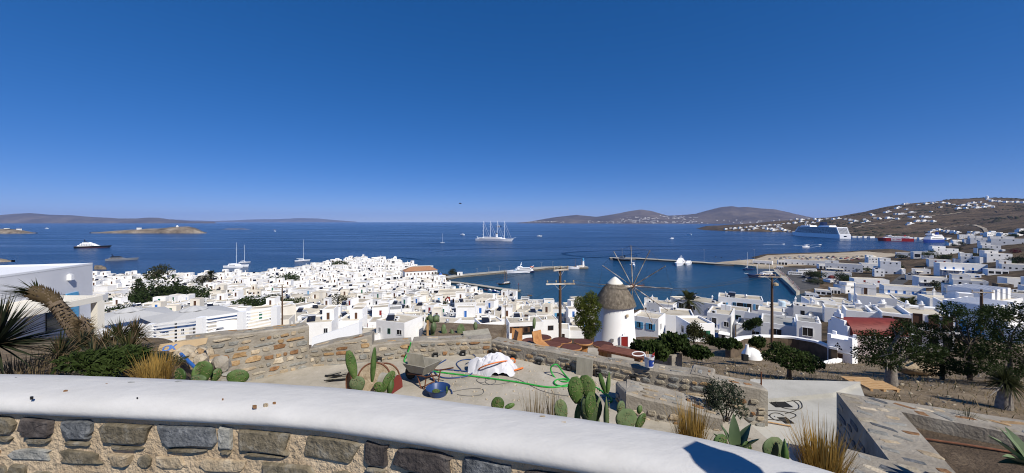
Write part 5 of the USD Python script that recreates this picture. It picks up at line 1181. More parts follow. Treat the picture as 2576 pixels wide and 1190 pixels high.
# wooden boats
def caique(label, sv, bv, masts, hullmat, mastmat='mast_wood', mh=.55, cabin=True, name='wooden_caique', sails=None):
    t, L = ship_at(name, label, 'boat', sv, bv); b = L * .26
    put(t, 'hull', hull(L, b, L*.085, bow=.4, stern=.55, sheer=.5, rake=.1), hullmat); put(t, 'deck', MB().box((L*.05, -b*.3, L*.084), (L*.7, b*.3, L*.095)), 'wood_deck')
    if cabin: put(t, 'cabin', MB().loft(house_deck(L*.15, L*.55, b*.6, L*.095, L*.15, .1)), 'ship_white'); g = MB(); windows_band(g, L*.2, L*.5, b*.585, L*.108, L*.02, 5, .1); put(t, 'window_band', g, 'glass_dark'); put(t, 'awning', MB().box((L*.06, -b*.33, L*.17), (L*.42, b*.33, L*.178)), 'canvas_cream')
    for k in masts:
        x = L * k; put(t, 'mast', MB().tube([(x, 0, L*.08), (x, 0, L*mh)], [.22, .1], 6), mastmat); r = MB(); r.tube([(x, 0, L*mh*.95), (min(L*1.05, x + L*.35), 0, L*.12)], .05, 4); r.tube([(x, 0, L*mh*.95), (x - L*.2, b*.3, L*.09)], .05, 4); r.tube([(x, 0, L*mh*.95), (x - L*.2, -b*.3, L*.09)], .05, 4); put(t, 'rigging', r, 'rope_dark')
    put(t, 'bowsprit', MB().bar((L*1.04, 0, L*.13), (L*1.2, 0, L*.16), .25, .25), mastmat)
    return t, L
caique('white two-masted caique beside the little lighthouse at the long pier head', (1473, 675), (1430, 676.5), (.22, .58), 'ship_white')
caique('black-hulled gulet with white awning and two masts off the short pier', (1283, 714), (1255, 717), (.35, .5), 'hull_black', mh=1.15)
caique('long dark-hulled wooden excursion boat with two tall white masts by the quay walk', (1948, 696), (1885, 698.5), (.2, .68), 'hull_navy', mastmat='ship_white', mh=.5)
t, L = ship_at('tug', 'dark tug with high mast tied to the straight quay head', 'tug', (1585, 657), (1543, 655)); b = L * .28
put(t, 'hull', hull(L, b, L*.1, bow=.35, stern=.8, sheer=.6, rake=.06), 'hull_black'); put(t, 'deck_house', MB().loft(house_deck(L*.3, L*.68, b*.7, L*.1, L*.2, .1)).loft(house_deck(L*.38, L*.6, b*.55, L*.2, L*.29, .1)), 'steel_grey'); g = MB(); windows_band(g, L*.4, L*.57, b*.55, L*.23, L*.035, 4, .2); put(t, 'window_band', g, 'glass_dark'); put(t, 'funnel', MB().cyl((L*.32, 0, L*.2), (L*.31, 0, L*.36), L*.03, n=10), 'hull_black'); put(t, 'mast', MB().bar((L*.47, 0, L*.29), (L*.47, 0, L*.78), .5, .5).bar((L*.47, -2, L*.5), (L*.47, 2, L*.5), .3, .3).bar((L*.46, -1.5, L*.62), (L*.46, 1.5, L*.62), .3, .3), 'steel_grey'); put(t, 'fender', MB().tube([(L*.05, -b*.44, L*.06), (L*.4, -b*.51, L*.06), (L*.7, -b*.48, L*.07)], .4, 6), 'hull_black')
def small_boat(label, sv, bv, hullmat='ship_white', cabin=True, wake=0, canopy=None, group=None, name='motor_boat', cat='boat', hk=.13):
    t, L = ship_at(name, label, cat, sv, bv, group); b = L * .32
    put(t, 'hull', hull(L, b, L*hk, bow=.45, stern=.8, sheer=.4, rake=.08, z0=-.3), hullmat)
    if cabin: put(t, 'cabin', MB().loft(house_deck(L*.3, L*.62, b*.62, L*hk, L*(hk+.12), .2)), 'ship_white'); g = MB(); windows_band(g, L*.34, L*.55, b*.58, L*(hk+.045), L*.05, 3, .1); put(t, 'window_band', g, 'glass_dark')
    else: put(t, 'thwart', MB().box((L*.3, -b*.4, L*hk-.05), (L*.36, b*.4, L*hk+.06)).box((L*.6, -b*.35, L*hk-.05), (L*.66, b*.35, L*hk+.06)), 'wood_deck')
    if canopy: put(t, 'canopy', MB().box((L*.05, -b*.42, L*(hk+.2)), (L*.6, b*.42, L*(hk+.22))).bar((L*.1, -b*.4, L*hk), (L*.1, -b*.4, L*(hk+.2)), .08, .08).bar((L*.55, b*.4, L*hk), (L*.55, b*.4, L*(hk+.2)), .08, .08), canopy)
    if wake:
        a, bb = atz(*sv, 0), atz(*bv, 0); d = (bb - a) / np.linalg.norm(bb - a); s = np.array([-d[1], d[0], 0]); V = []; n = 24
        for i in range(n):
            u = i / (n - 1); w = (.5 + u * 1.6) * (1 + .5 * math.sin(i * 2.3)); c = a - d * (u * wake); V += [c + s * w * (1 - u*.3) + (0, 0, .07), c - s * w + (0, 0, .07)]
        solo('wake', (V, [[2*i, 2*i+2, 2*i+3, 2*i+1] for i in range(n - 1)]), 'wake_foam', kind='stuff')
    return t
small_boat('white motor boat off the mountain island, shoreward of the four-master', (1168, 591.5), (1158, 591.2))
small_boat('white launch passing seaward of the four-master bow', (1351, 594.5), (1363, 594.7))
small_boat('white motor boat at a distance off the brown headland', (1686, 600.5), (1695, 600.3))
small_boat('white cabin cruiser heading out near the headland', (1739, 590.5), (1729, 590.2), canopy='ship_white')
small_boat('speedboat trailing a white wake before the cruise liner', (1968, 614.8), (1974, 614.6), wake=70, cabin=False)
small_boat('white tour boat with a red waterline trailing a wake', (2034, 622), (2019, 622.5), wake=40, canopy='ship_white')
small_boat('small speedboat racing past below the red ferry', (2059, 616), (2066, 615.8), wake=85, cabin=False)
small_boat('white launch trailing a dark line beyond the flat reef', (693, 582.2), (689, 582.1), wake=0)
small_boat('white boat lying off the islet at the picture edge', (114, 575), (122, 575))
small_boat('white passenger launch crossing the harbour mouth behind the sail wheel', (1592, 668), (1596, 670.5), canopy='ship_white', hk=.16, wake=12)
small_boat('dark wooden dinghy moored alone in the harbour', (1327, 743.5), (1338, 744), 'mast_wood', cabin=False, name='dinghy')
small_boat('dark passenger boat anchored behind the four-master', (1262, 571), (1248, 571), 'hull_navy')
fish = ['ship_white', 'ship_white', 'hull_blue', 'ship_white', 'boot_red', 'ship_white', 'hull_blue', 'boot_red', 'ship_white', 'ship_white']
for i, (a, c, lab, cv) in enumerate((((1150, 717.5), (1166, 719), 'white fishing boat with long bow, nearest the shore end of the short pier', None), ((1170, 720.5), (1184, 722), 'white fishing boat with wheelhouse, second along the short pier', None), ((1186, 723), (1194, 724), 'blue rowing skiff between the white fishing boats', None), ((1163, 731), (1178, 729), 'pale boat adrift below the short pier', None),
        ((1218, 729), (1226, 731.5), 'red-hulled skiff at the short pier', None), ((1226, 730.5), (1238, 733), 'white fishing boat with dark canopy at the short pier', 'hull_black'), ((1240, 733), (1250, 736), 'blue fishing boat at the short pier', None), ((1258, 736), (1274, 739), 'big red fishing boat with green nets near the short pier head', 'paint_green'), ((1248, 734.5), (1258, 738), 'low white skiff beside the red fishing boat', None), ((1206, 728), (1214, 730), 'little white tender at the short pier', None))):
    small_boat(lab, a, c, fish[i], cabin=i in (0, 1, 5, 6, 7), canopy=cv, name='fishing_boat', hk=.15)
small_boat('green-covered boat by the shore in front of the carob tree', (1418, 793), (1430, 795), 'ship_white', cabin=False, canopy='paint_green', name='dinghy')
material('wake_water', {'p': ('principled_bsdf', dict(base_color=(0.004, 0.022, 0.065), roughness=0.45, ior=1.33, specular_ior_level=0.35))}, [], surface='p.BSDF')
for pts in ([(1090, 634.5), (1150, 628), (1250, 625), (1480, 617.5)], [(1050, 614.5), (1100, 612), (1165, 611.5)], [(1145, 661), (1300, 655), (1420, 651), (1620, 633)], [(1290, 596.5), (1500, 597.5), (1700, 597)], [(1480, 622), (1700, 619), (1900, 616)], [(1600, 640), (1500, 648), (1420, 640), (1560, 630), (1800, 628)], [(990, 567), (1100, 569), (1180, 571)], [(560, 583), (630, 582.8), (688, 582.3)], [(996, 646), (1040, 651), (1066, 655)], [(1740, 591), (1830, 593), (1930, 594)]):
    P = smooth_line([atz(a, b, .05)[:2] for a, b in pts], 60) if len(pts) > 3 else smooth_line([atz(np.interp(k, np.linspace(0, 1, len(pts)), [p_[0] for p_ in pts]), np.interp(k, np.linspace(0, 1, len(pts)), [p_[1] for p_ in pts]), .05)[:2] for k in np.linspace(0, 1, 5)], 60)
    k = np.linspace(0, 1, 60); T_ = np.gradient(P, axis=0); T_ /= np.linalg.norm(T_, axis=1, keepdims=True); N_ = np.stack([-T_[:, 1], T_[:, 0]], 1); w_ = (np.sin(PI*k)**.6 * (.5 + meshkit.noise(np.stack([k*14, k*0 + P[0, 0], k*0], 1))) * P[:, 1] * .0075 + .02)[:, None]
    a_, b_ = P + N_*w_, P - N_*w_; V_ = np.empty((120, 3)); V_[0::2, :2] = a_; V_[1::2, :2] = b_; V_[:, 2] = .05; solo('wake', (V_, [[2*i, 2*i+1, 2*i+3, 2*i+2] for i in range(59)]), 'wake_water', kind='stuff')
# lamps, light beacons, buoys
def lamp_post(label, vx, vy, h, group, z=2.0, arms=2):
    p = atz(vx, vy, z); t = thing('lamp_post', label, 'lamp post', p, group=group); put(t, 'pole', MB().tube([(0, 0, 0), (0, 0, h)], [.16, .1], 6), 'metal_grey')
    m = MB().bar((-.9, 0, h), (.9, 0, h), .12, .12); m.box((-1.2, -.3, h - .1), (-.6, .3, h + .15)); m.box((.6, -.3, h - .1), (1.2, .3, h + .15)); put(t, 'lamp_head', m, 'metal_grey')
lamp_post('tall floodlight mast on the straight quay beyond the motor yachts', 1771, 661, 18, None); lamp_post('tall floodlight mast at the landward end of the straight quay', 1897, 664, 19, None)
for i, (vx, vy) in enumerate(((1362, 672), (1391, 671), (1229, 686), (1256, 683), (1200, 689))): lamp_post(('slim lamp at the excursion ferry stern', 'slim lamp near the middle of the long pier', 'slim lamp where the long pier bends', 'slim lamp before the excursion ferry bow', 'slim lamp near the shore end of the long pier')[i], vx, vy, 6, 'slim lamps along the long pier')
p = atz(1467, 670, 2); t = thing('harbour_light', 'little white-and-blue lighthouse at the long pier head', 'lighthouse', p); put(t, 'tower', MB().lathe([(1.5, 0), (1.1, 7)], 10), 'ship_white'); put(t, 'gallery', MB().lathe([(1.6, 7), (1.6, 7.5), (.9, 7.6), (.9, 9.2), (1.2, 9.3), (.05, 10.3)], 10), 'paint_sky')
p = atz(1304, 730.5, 1.2); t = thing('harbour_light', 'thin beacon post at the short pier head', 'beacon', p); put(t, 'post', MB().tube([(0, 0, 0), (0, 0, 4.5)], [.3, .12], 6), 'rope_dark'); put(t, 'lantern', MB().lathe([(.3, 4.5), (.3, 5.2), (.05, 5.6)], 8), 'paint_red')
p = atz(1157, 692, 1.9); t = thing('pier_hut', 'small white hut at the shore end of the long pier', 'hut', p); put(t, 'wall', MB().box((-2.6, -2, 0), (2.6, 2, 3)), 'whitewash'); put(t, 'door', MB().box((-.5, -2.03, 0), (.5, -2.004, 2.1)), 'window_dark')
for vx, vy, D in ((446, 571, 1870),):
    p = at(vx, vy, D); t = thing('island_chapel', 'tiny white chapel on top of the lighthouse islet', 'chapel', p); put(t, 'wall', MB().box((-4, -3, -6), (4, 3, 5)), 'whitewash'); put(t, 'roof', MB().lathe([(4, 5), (2.4, 7.5), (.1, 8.5)], 10), 'whitewash')
for vx, vy, D, lab in ((350, 575.5, 1880, 'low white house on the slope of the lighthouse islet'), (17, 576.5, 1840, 'low white house on the islet at the picture edge'), (48, 578, 1830, 'second low white house on the edge islet, nearer its tip')):
    p = at(vx, vy, D); t = thing('island_house', lab, 'house', p); put(t, 'wall', MB().box((-9, -4, -8), (9, 4, 5)), 'whitewash'); put(t, 'roof', MB().box((-9.3, -4.3, 5.01), (9.3, 4.3, 5.5)), 'roof_screed')
# --- cars and buses -----------------------------------------------------------------
plain('car_white', (0.70, 0.70, 0.70), 0.25, spec=0.5); plain('car_black', (0.015, 0.015, 0.018), 0.2, spec=0.5); plain('car_silver', (0.40, 0.41, 0.43), 0.25, metal=0.4); plain('car_red', (0.30, 0.02, 0.02), 0.25); plain('car_blue', (0.04, 0.08, 0.2), 0.25)
def car_proto(name, mat):
    t = proto(name); m = MB()
    m.loft([[(-2.05, -.82, .35), (-2.0, -.86, .75), (-1.9, -.8, .95), (-1.9, .8, .95), (-2.0, .86, .75), (-2.05, .82, .35)], [(-1.0, -.86, .28), (-1.0, -.9, .78), (-1.0, -.84, 1.0), (-1.0, .84, 1.0), (-1.0, .9, .78), (-1.0, .86, .28)], [(.8, -.86, .28), (.8, -.9, .75), (.8, -.84, .93), (.8, .84, .93), (.8, .9, .75), (.8, .86, .28)], [(2.05, -.74, .35), (2.1, -.76, .62), (1.95, -.7, .74), (1.95, .7, .74), (2.1, .76, .62), (2.05, .74, .35)]])
    m.loft([[(-1.2, -.62, 1.44), (.25, -.62, 1.44), (.25, .62, 1.44), (-1.2, .62, 1.44)], [(-1.15, -.58, 1.5), (.2, -.58, 1.5), (.2, .58, 1.5), (-1.15, .58, 1.5)]])
    put(t, 'body', m, mat, smooth=35)
    put(t, 'windows', MB().loft([[(-1.75, -.8, .96), (.95, -.8, .92), (.95, .8, .92), (-1.75, .8, .96)], [(-1.2, -.62, 1.44), (.25, -.62, 1.44), (.25, .62, 1.44), (-1.2, .62, 1.44)]]), 'glass_dark')
    for x in (-1.25, 1.3):
        for y in (-.86, .66): put(t, 'wheel', MB().cyl((x, y, .32), (x, y + .2, .32), .32, n=12), 'tyre')
    for y in (-.55, .55): put(t, 'headlight', MB().box((2.0, y - .14, .56), (2.085, y + .14, .68)), 'paint_white')
for c in ('white', 'black', 'silver', 'red', 'blue'): car_proto('car_kind_' + c, 'car_' + c)
def park(x, y, z, rz, c, label, group):
    thing('parked_car', label, 'car', (x, y, z), rz, group=group, like='/World/car_kind_' + c)
CN = ['white', 'black', 'silver', 'black', 'blue', 'white', 'red', 'silver']
q = random.Random(21); n = 0; cnt_ = {}; RN = ['first', 'second', 'third', 'fourth', 'fifth', 'sixth']
for row, (va, vb, vy) in enumerate(((1935, 2100, 652.5), (1950, 2130, 650), (1975, 2160, 648), (2010, 2180, 645.5), (2090, 2200, 655), (2100, 2185, 651.5))):
    a, b_ = atz(va, vy, 2.6), atz(vb, vy, 2.6); m_ = int(np.linalg.norm(b_ - a) / 7.5)
    for i in range(m_):
        if q.random() < .72:
            p = a + (b_ - a) * ((i + q.uniform(-.15, .15)) / m_); c = q.choice(CN); cnt_[(row, c)] = cnt_.get((row, c), 0) + 1; park(p[0], p[1], 2.52, q.choice([0, PI/2]) + q.uniform(-.15, .15), c, f'{ORD[cnt_[(row, c)] - 1]}{c} car from the pier end in the {RN[row]} row of the sandy parking ground', 'cars on the sandy parking ground'); n += 1
for vx, vy, c, lab in ((2010, 694, 'red', 'red car at the edge of the bus yard'), (2020, 700, 'black', 'black car behind the buses'), (2028, 706, 'white', 'white car in the bus yard near the trees'), (2036, 703, 'blue', 'blue car in the bus yard under the trees'), (2024, 711, 'silver', 'silver car at the harbour end of the bus yard'), (1990, 684, 'silver', 'silver car beside the coach roofs'), (2046, 712, 'black', 'black car by the red-domed church'),
        (2232, 730, 'white', 'white car on the road below the red-windowed house'), (2246, 722, 'red', 'red car climbing the road'), (2272, 704, 'black', 'black car parked where the road bends'), (2300, 687, 'white', 'white van-like car high on the road'), (2312, 684, 'silver', 'silver car at the top of the road'), (2470, 694, 'white', 'white car parked below the blue-doored house'), (2490, 692, 'black', 'black car behind the white one below the blue-doored house'), (2208, 762, 'black', 'black car on the grey square'), (1800, 657, 'black', 'black car at the landward end of the straight quay'), (1815, 658, 'black', 'second black car on the quay, by the yard heap'), (1858, 664, 'silver', 'silver car on the quay apron')):
    p = drop(vx, vy, 60); park(p[0], p[1], p[2] + (.35 if vx > 2060 else 0) if vx > 2060 else max(p[2], 2.76 if vx > 1950 else 2.52), q.uniform(0, 6), c, lab, None)
def bus(vx, vy, rz, label):
    p = atz(vx, vy, 2.76); t = thing('coach', label, 'bus', p, rz)
    put(t, 'body', MB().loft([[(-6, -1.25, .4), (6, -1.25, .4), (6, 1.25, .4), (-6, 1.25, .4)], [(-6, -1.25, 1.5), (6.1, -1.25, 1.5), (6.1, 1.25, 1.5), (-6, 1.25, 1.5)], [(-5.9, -1.2, 3.1), (5.8, -1.2, 3.1), (5.8, 1.2, 3.1), (-5.9, 1.2, 3.1)], [(-5.7, -1.0, 3.3), (5.5, -1.0, 3.3), (5.5, 1.0, 3.3), (-5.7, 1.0, 3.3)]]), 'car_white')
    for i in range(7):
        for s in (-1, 1): put(t, 'window', MB().box((-5.4 + i*1.55, s*1.24 - .03, 1.65), (-4.05 + i*1.55, s*1.24 + .03, 2.75)), 'glass_dark')
    put(t, 'windscreen', MB().box((5.88, -1.1, 1.55), (6.08, 1.1, 2.8)), 'glass_dark')
    for x in (-3.8, 3.9):
        for y in (-1.27, .97): put(t, 'wheel', MB().cyl((x, y, .5), (x, y + .3, .5), .5, n=12), 'tyre')
bus(2000, 692, -.35, 'white coach facing the bus yard entrance'); bus(2018, 686, .12, 'long white coach behind the first, by the shed'); bus(2040, 684, .1, 'white coach parked beside the workshop')
# the crowd on the quay walk: a few pixels each
g = MB(); q = random.Random(3)
for i in range(110):
    u = q.random(); k = u * 3; P4 = [(1950, 678), (1970, 694), (1990, 713), (2006, 732)]; j = min(2, int(k)); f = k - j
    p = atz(P4[j][0] + (P4[j+1][0] - P4[j][0]) * f + q.uniform(0, 7), P4[j][1] + (P4[j+1][1] - P4[j][1]) * f, 2.85)
    h = q.uniform(1.55, 1.8); g.lathe([(.1, 0), (.2, .45*h), (.24, .8*h), (.08, .85*h), (.12, .93*h), (.02, h)], 5, p)
mottled('crowd_clothes', [(0.3, (0.05, 0.06, 0.12)), (0.45, (0.5, 0.48, 0.45)), (0.6, (0.3, 0.08, 0.06)), (0.75, (0.6, 0.6, 0.62))], 0.8)
solo('crowd', g, 'crowd_clothes', 'crowd of tiny people waiting along the quay walk', 'crowd', kind='stuff')
# --- white houses on the far hill, on the headland and on the mountain island -------------
def hut_proto(name, w, d, h, up):
    t = proto(name); m = MB().box((-w/2, -d/2, -5), (w/2, d/2, h))
    if up: m.box((-w/2 + up, -d/2 + 1.5, h), (w/2 - w*.4, d/2, h + 3))
    put(t, 'wall', m, 'whitewash'); put(t, 'roof', MB().box((-w/2 + .3, -d/2 + .3, h + .003), (w/2 - .3 if not up else -w/2 + up - .01, d/2 - .3, h + .1)).box((w/2 - w*.39, -d/2 + .3, h + .003), (w/2 - .3, d/2 - .3, h + .11)), 'roof_screed')
    for i in range(3): put(t, 'window', MB().box((-w/2 + w*(.2 + .3*i) - .9, -d/2 - .06, .9), (-w/2 + w*(.2 + .3*i) + .9, -d/2 - .01, 2.5)), 'window_dark')
hut_proto('villa_kind_a', 15, 9, 4.5, 2); hut_proto('villa_kind_b', 22, 10, 4, 4); hut_proto('villa_kind_c', 10, 8, 4.5, 0)
HILLS = [(2486, 501), (2495, 505), (2505, 506), (2515, 507), (2530, 508), (2545, 507), (2560, 508), (2572, 509), (2465, 508), (2450, 510), (2440, 512), (2455, 515), (2436, 517), (2425, 516), (2410, 517), (2478, 514), (2490, 518), (2498, 521), (2475, 521), (2460, 522), (2446, 521), (2430, 524), (2412, 524), (2398, 514), (2385, 512), (2372, 510), (2355, 509), (2345, 511), (2330, 512), (2310, 514), (2283, 512), (2275, 513), (2366, 521), (2262, 521), (2256, 524), (2280, 526), (2236, 532), (2228, 534), (2252, 538), (2262, 539), (2272, 538), (2190, 537), (2196, 541), (2295, 534), (2342, 532), (2320, 545), (2332, 546), (2288, 545), (2296, 547), (2310, 556), (2338, 556), (2348, 557), (2326, 556), (2200, 548), (2212, 550), (2235, 548), (2246, 550), (2258, 551), (2182, 557), (2170, 560), (2176, 553), (2290, 562), (2284, 565), (2350, 580), (2362, 578), (2374, 580), (2386, 582), (2398, 583), (2340, 583), (2410, 585), (2460, 586), (2474, 588), (2486, 589), (2500, 587), (2440, 583), (2518, 590), (2530, 592), (2545, 588), (2560, 593), (2572, 580),
         (1990, 553), (2004, 551), (2018, 552), (2034, 550), (2050, 551), (2062, 552), (2080, 550), (2096, 551), (2110, 549), (2126, 551), (2140, 553), (2016, 557), (2030, 558), (2046, 560), (2000, 560), (1970, 562), (1984, 562), (2060, 556), (2140, 560), (2152, 556), (1960, 566), (1948, 565), (1936, 566), (1925, 568), (1914, 567), (1905, 569), (1890, 570), (1876, 571), (1862, 573), (1850, 574), (1838, 573), (1826, 576), (1900, 574), (1920, 573), (1930, 575), (1942, 576), (1954, 577), (1966, 576), (1975, 579), (1985, 581), (1958, 571), (1946, 579), (1884, 577), (1868, 578)]
VW = {}
for i, (vx, vy) in sorted(enumerate(HILLS), key=lambda h: -h[1][1]):
    p = drop(vx, vy + 1.5, 500); k = 'abc'[i % 3]; gname = 'white villas scattered over the far brown hillside' if vx > 2160 else 'white villas of the headland and ridge behind the cruise liner'
    mk = min(((1800, 'the headland tip'), (1880, 'the low headland'), (1960, 'the headland root'), (2010, 'the cruise liner bow'), (2070, 'the cruise liner funnel'), (2130, 'the cruise liner stern'), (2180, 'the quay sheds'), (2225, 'the red ferry bow'), (2285, 'the red ferry stern'), (2345, 'the blue ferry'), (2410, 'the head of the ferry bay'), (2450, 'the bay road'), (2486, 'the hilltop tower'), (2550, 'the picture edge')), key=lambda w: abs(w[0] - vx))[1]; kw_ = dict(a='white villa with roof storey', b='long white villa', c='small square white villa')[k]; VW[(kw_, mk)] = VW.get((kw_, mk), 0) + 1
    thing('hillside_villa', f'{ORD[VW[(kw_, mk)] - 1]}{kw_} up the slope at {mk}', 'house', p - (0, 0, .5), (i * 1.7) % 1 - .5, 1.25 if p[1] > 1500 else .9, group=gname, like='/World/villa_kind_' + k)
for vx, vy in ((2483, 500),):
    p = drop(vx, vy, 500); t = thing('hill_tower', 'small white tower on the crest of the far brown hill', 'tower', p); put(t, 'wall', MB().lathe([(8, -5), (6, 14), (6.5, 15), (.1, 17)], 12), 'whitewash')
g = MB(); q = random.Random(9)
for a, bb, y0, y1, n in ((1480, 1760, 557, 563, 110), (1560, 1660, 548, 560, 60), (1330, 1420, 556.5, 560, 40), (1600, 1760, 545, 556, 40), (1760, 1990, 556, 564, 30), (1660, 1720, 540, 552, 25)):
    for i in range(n):
        vx = q.uniform(a, bb); j = int(np.clip((vx - 1300) / 900 * 259, 0, 258)); col_ = np.stack([isl_t[0][j], isl_t[1][j], isl_t[2][j]], 1); s = HOR + (EYE - col_[:, 2]) / col_[:, 1] * FV; vy = q.uniform(y0, y1)
        k = np.nonzero(s[:24] <= vy)[0]; 
        if len(k) == 0: continue
        p = col_[k[0]]; w = q.uniform(8, 22); g.box((p[0] - w, p[1] - 8, p[2] - 10), (p[0] + w, p[1] + 8, p[2] + q.uniform(6, 11)))
solo('island_villages', g, 'whitewash', 'white specks of villages along the mountain island', 'houses', kind='stuff')
# scrub on the far hill, and port sheds along its foot
g = np.random.default_rng(4); P = []
for _ in range(2600):
    vx = g.uniform(1990, 2640); D = g.uniform(1320, 2350); P.append(((vx - 1288) / FV * D, D))
P = np.array(P); P = P[shapely.contains_xy(coast.buffer(-25), P[:, 0], P[:, 1])]; z = height(P[:, 0], P[:, 1]); keepk = meshkit.fbm(np.stack([P[:, 0]/160, P[:, 1]/160, z*0], -1), 3, 5) > .48; m = MB()
for (x, y), zz in zip(P[keepk], z[keepk]): s = g.uniform(2.0, 6.5); v, f = ICO[1]; m.add(v * (s*g.uniform(.8, 1.8), s, s*.55) + (x, y, zz), f)
mottled('scrub_dark', [(0.3, (0.018, 0.022, 0.010)), (0.7, (0.045, 0.042, 0.02))], 0.05, rough=0.95)
fw = MB(); q = random.Random(77)
for i in range(46):
    vx, D = q.uniform(2020, 2620), q.uniform(1400, 2300); x, y = (vx - 1288)/FV*D, D; a = q.uniform(-.5, .5); L = q.uniform(80, 320); P_ = [(x + math.cos(a)*L*k/14 + q.uniform(-4, 4), y + math.sin(a)*L*k/14 + 14*math.sin(k*.5 + i)) for k in range(15)]
    P_ = [w_ for w_ in P_ if coast.contains(Point(w_))]
    if len(P_) > 3:
        z_ = height(np.array([w_[0] for w_ in P_]), np.array([w_[1] for w_ in P_]))
        for k in range(len(P_) - 1): fw.bar((*P_[k], z_[k]), (*P_[k+1], z_[k+1]), 1.6, 4.0)
solo('field_walls', fw, 'stone_brown', 'dark dry-stone field walls crossing the far brown hillside', 'field walls', kind='stuff')
draped('dirt_road', [dp(2140, 575), dp(2190, 566), dp(2240, 557), dp(2300, 549), dp(2360, 541), dp(2420, 534)], 7, 'sand_ground', 1.2); draped('dirt_road', [dp(2330, 584), dp(2380, 574), dp(2430, 566), dp(2470, 573), dp(2500, 586)], 7, 'sand_ground', 1.2)
solo('hill_scrub', m, 'scrub_dark', 'dark low scrub over the far brown hillside', 'scrub', kind='stuff')
q = random.Random(31)
for i, (vx, vy) in enumerate(((2150, 597), (2164, 597.5), (2178, 598), (2192, 598), (2305, 600), (2318, 600.5), (2370, 601), (2384, 601.5))):
    p = drop(vx, vy, 900); t = thing('port_shed', f'{ORD[i]}low pale port shed from the cruise liner along the far quay', 'shed', p, q.uniform(-.2, .2), group='port sheds at the foot of the far hill'); put(t, 'wall', MB().box((-9, -4, -3), (9, 4, 4)), 'whitewash'); put(t, 'roof', MB().box((-9.3, -4.3, 4.01), (9.3, 4.3, 4.5)), 'roof_screed')
# ---- the terrace in front: parapet, walls, patio -----------------------------------
STONE = []
def stone_look(name, dark, mid, light, sc=9.0, fleck=None):
    mottled(name, [(0.28, dark), (0.5, mid), (0.70, light)] + ([(0.80, fleck)] if fleck else []), sc, rough=0.9, bump=0.9, bscale=28, dist=0.02, vary=0.18, detail=7, nrough=0.68)
    STONE.append(name)
stone_look('stone_ochre', (0.20, 0.12, 0.055), (0.34, 0.22, 0.11), (0.46, 0.34, 0.20))
stone_look('stone_tan', (0.24, 0.18, 0.11), (0.38, 0.30, 0.20), (0.48, 0.40, 0.29))
stone_look('stone_rust', (0.12, 0.065, 0.035), (0.23, 0.12, 0.055), (0.33, 0.21, 0.11))
stone_look('stone_cream', (0.32, 0.26, 0.18), (0.44, 0.37, 0.27), (0.55, 0.48, 0.37))
stone_look('stone_sand', (0.19, 0.16, 0.115), (0.29, 0.25, 0.185), (0.38, 0.34, 0.265))
stone_look('stone_grey', (0.13, 0.13, 0.12), (0.24, 0.235, 0.21), (0.34, 0.33, 0.30))
stone_look('stone_slate', (0.045, 0.048, 0.052), (0.10, 0.105, 0.11), (0.19, 0.195, 0.20), 14)
stone_look('stone_dark', (0.025, 0.022, 0.022), (0.060, 0.050, 0.046), (0.12, 0.105, 0.095), 10, (0.5, 0.48, 0.45))
stone_look('stone_lichen', (0.07, 0.060, 0.040), (0.15, 0.125, 0.085), (0.24, 0.22, 0.18), 12, (0.6, 0.58, 0.55))
mottled('mortar', [(0.3, (0.19, 0.165, 0.13)), (0.5, (0.27, 0.24, 0.195)), (0.7, (0.35, 0.32, 0.265))], 2.2, rough=0.95, bump=0.7, bscale=18, dist=0.03, detail=8)
mottled('mortar_sand', [(0.3, (0.34, 0.25, 0.155)), (0.6, (0.50, 0.39, 0.26)), (0.75, (0.60, 0.50, 0.36))], 4.0, rough=0.95, bump=1.0, bscale=22, dist=0.03, detail=8)
mottled('cement', [(0.28, (0.21, 0.18, 0.135)), (0.45, (0.34, 0.305, 0.24)), (0.55, (0.38, 0.34, 0.275)), (0.72, (0.47, 0.435, 0.365))], 1.1, rough=0.95, bump=0.45, bscale=16, dist=0.02, detail=9, nrough=0.7)
mottled('cement_grey', [(0.25, (0.30, 0.285, 0.25)), (0.5, (0.40, 0.385, 0.34)), (0.75, (0.47, 0.45, 0.40))], 0.7, rough=0.95, bump=0.3, bscale=16, dist=0.02, detail=9, nrough=0.7)
mottled('limewash', [(0.2, (0.31, 0.29, 0.255)), (0.36, (0.47, 0.46, 0.44)), (0.7, (0.53, 0.52, 0.50))], 2.6, rough=0.75, bump=0.35, bscale=7, dist=0.02, detail=10, stretch=(.8, 1.6, 1), nrough=0.72)
mottled('soil', [(0.3, (0.085, 0.060, 0.038)), (0.5, (0.16, 0.12, 0.078)), (0.7, (0.26, 0.205, 0.14))], 2.2, rough=0.98, bump=1.0, bscale=20, dist=0.05, detail=9, nrough=0.72)
mottled('soil_dark', [(0.3, (0.045, 0.032, 0.022)), (0.55, (0.095, 0.068, 0.045)), (0.75, (0.19, 0.145, 0.10))], 3.5, rough=0.98, bump=1.0, bscale=26, dist=0.04, detail=9, nrough=0.75)

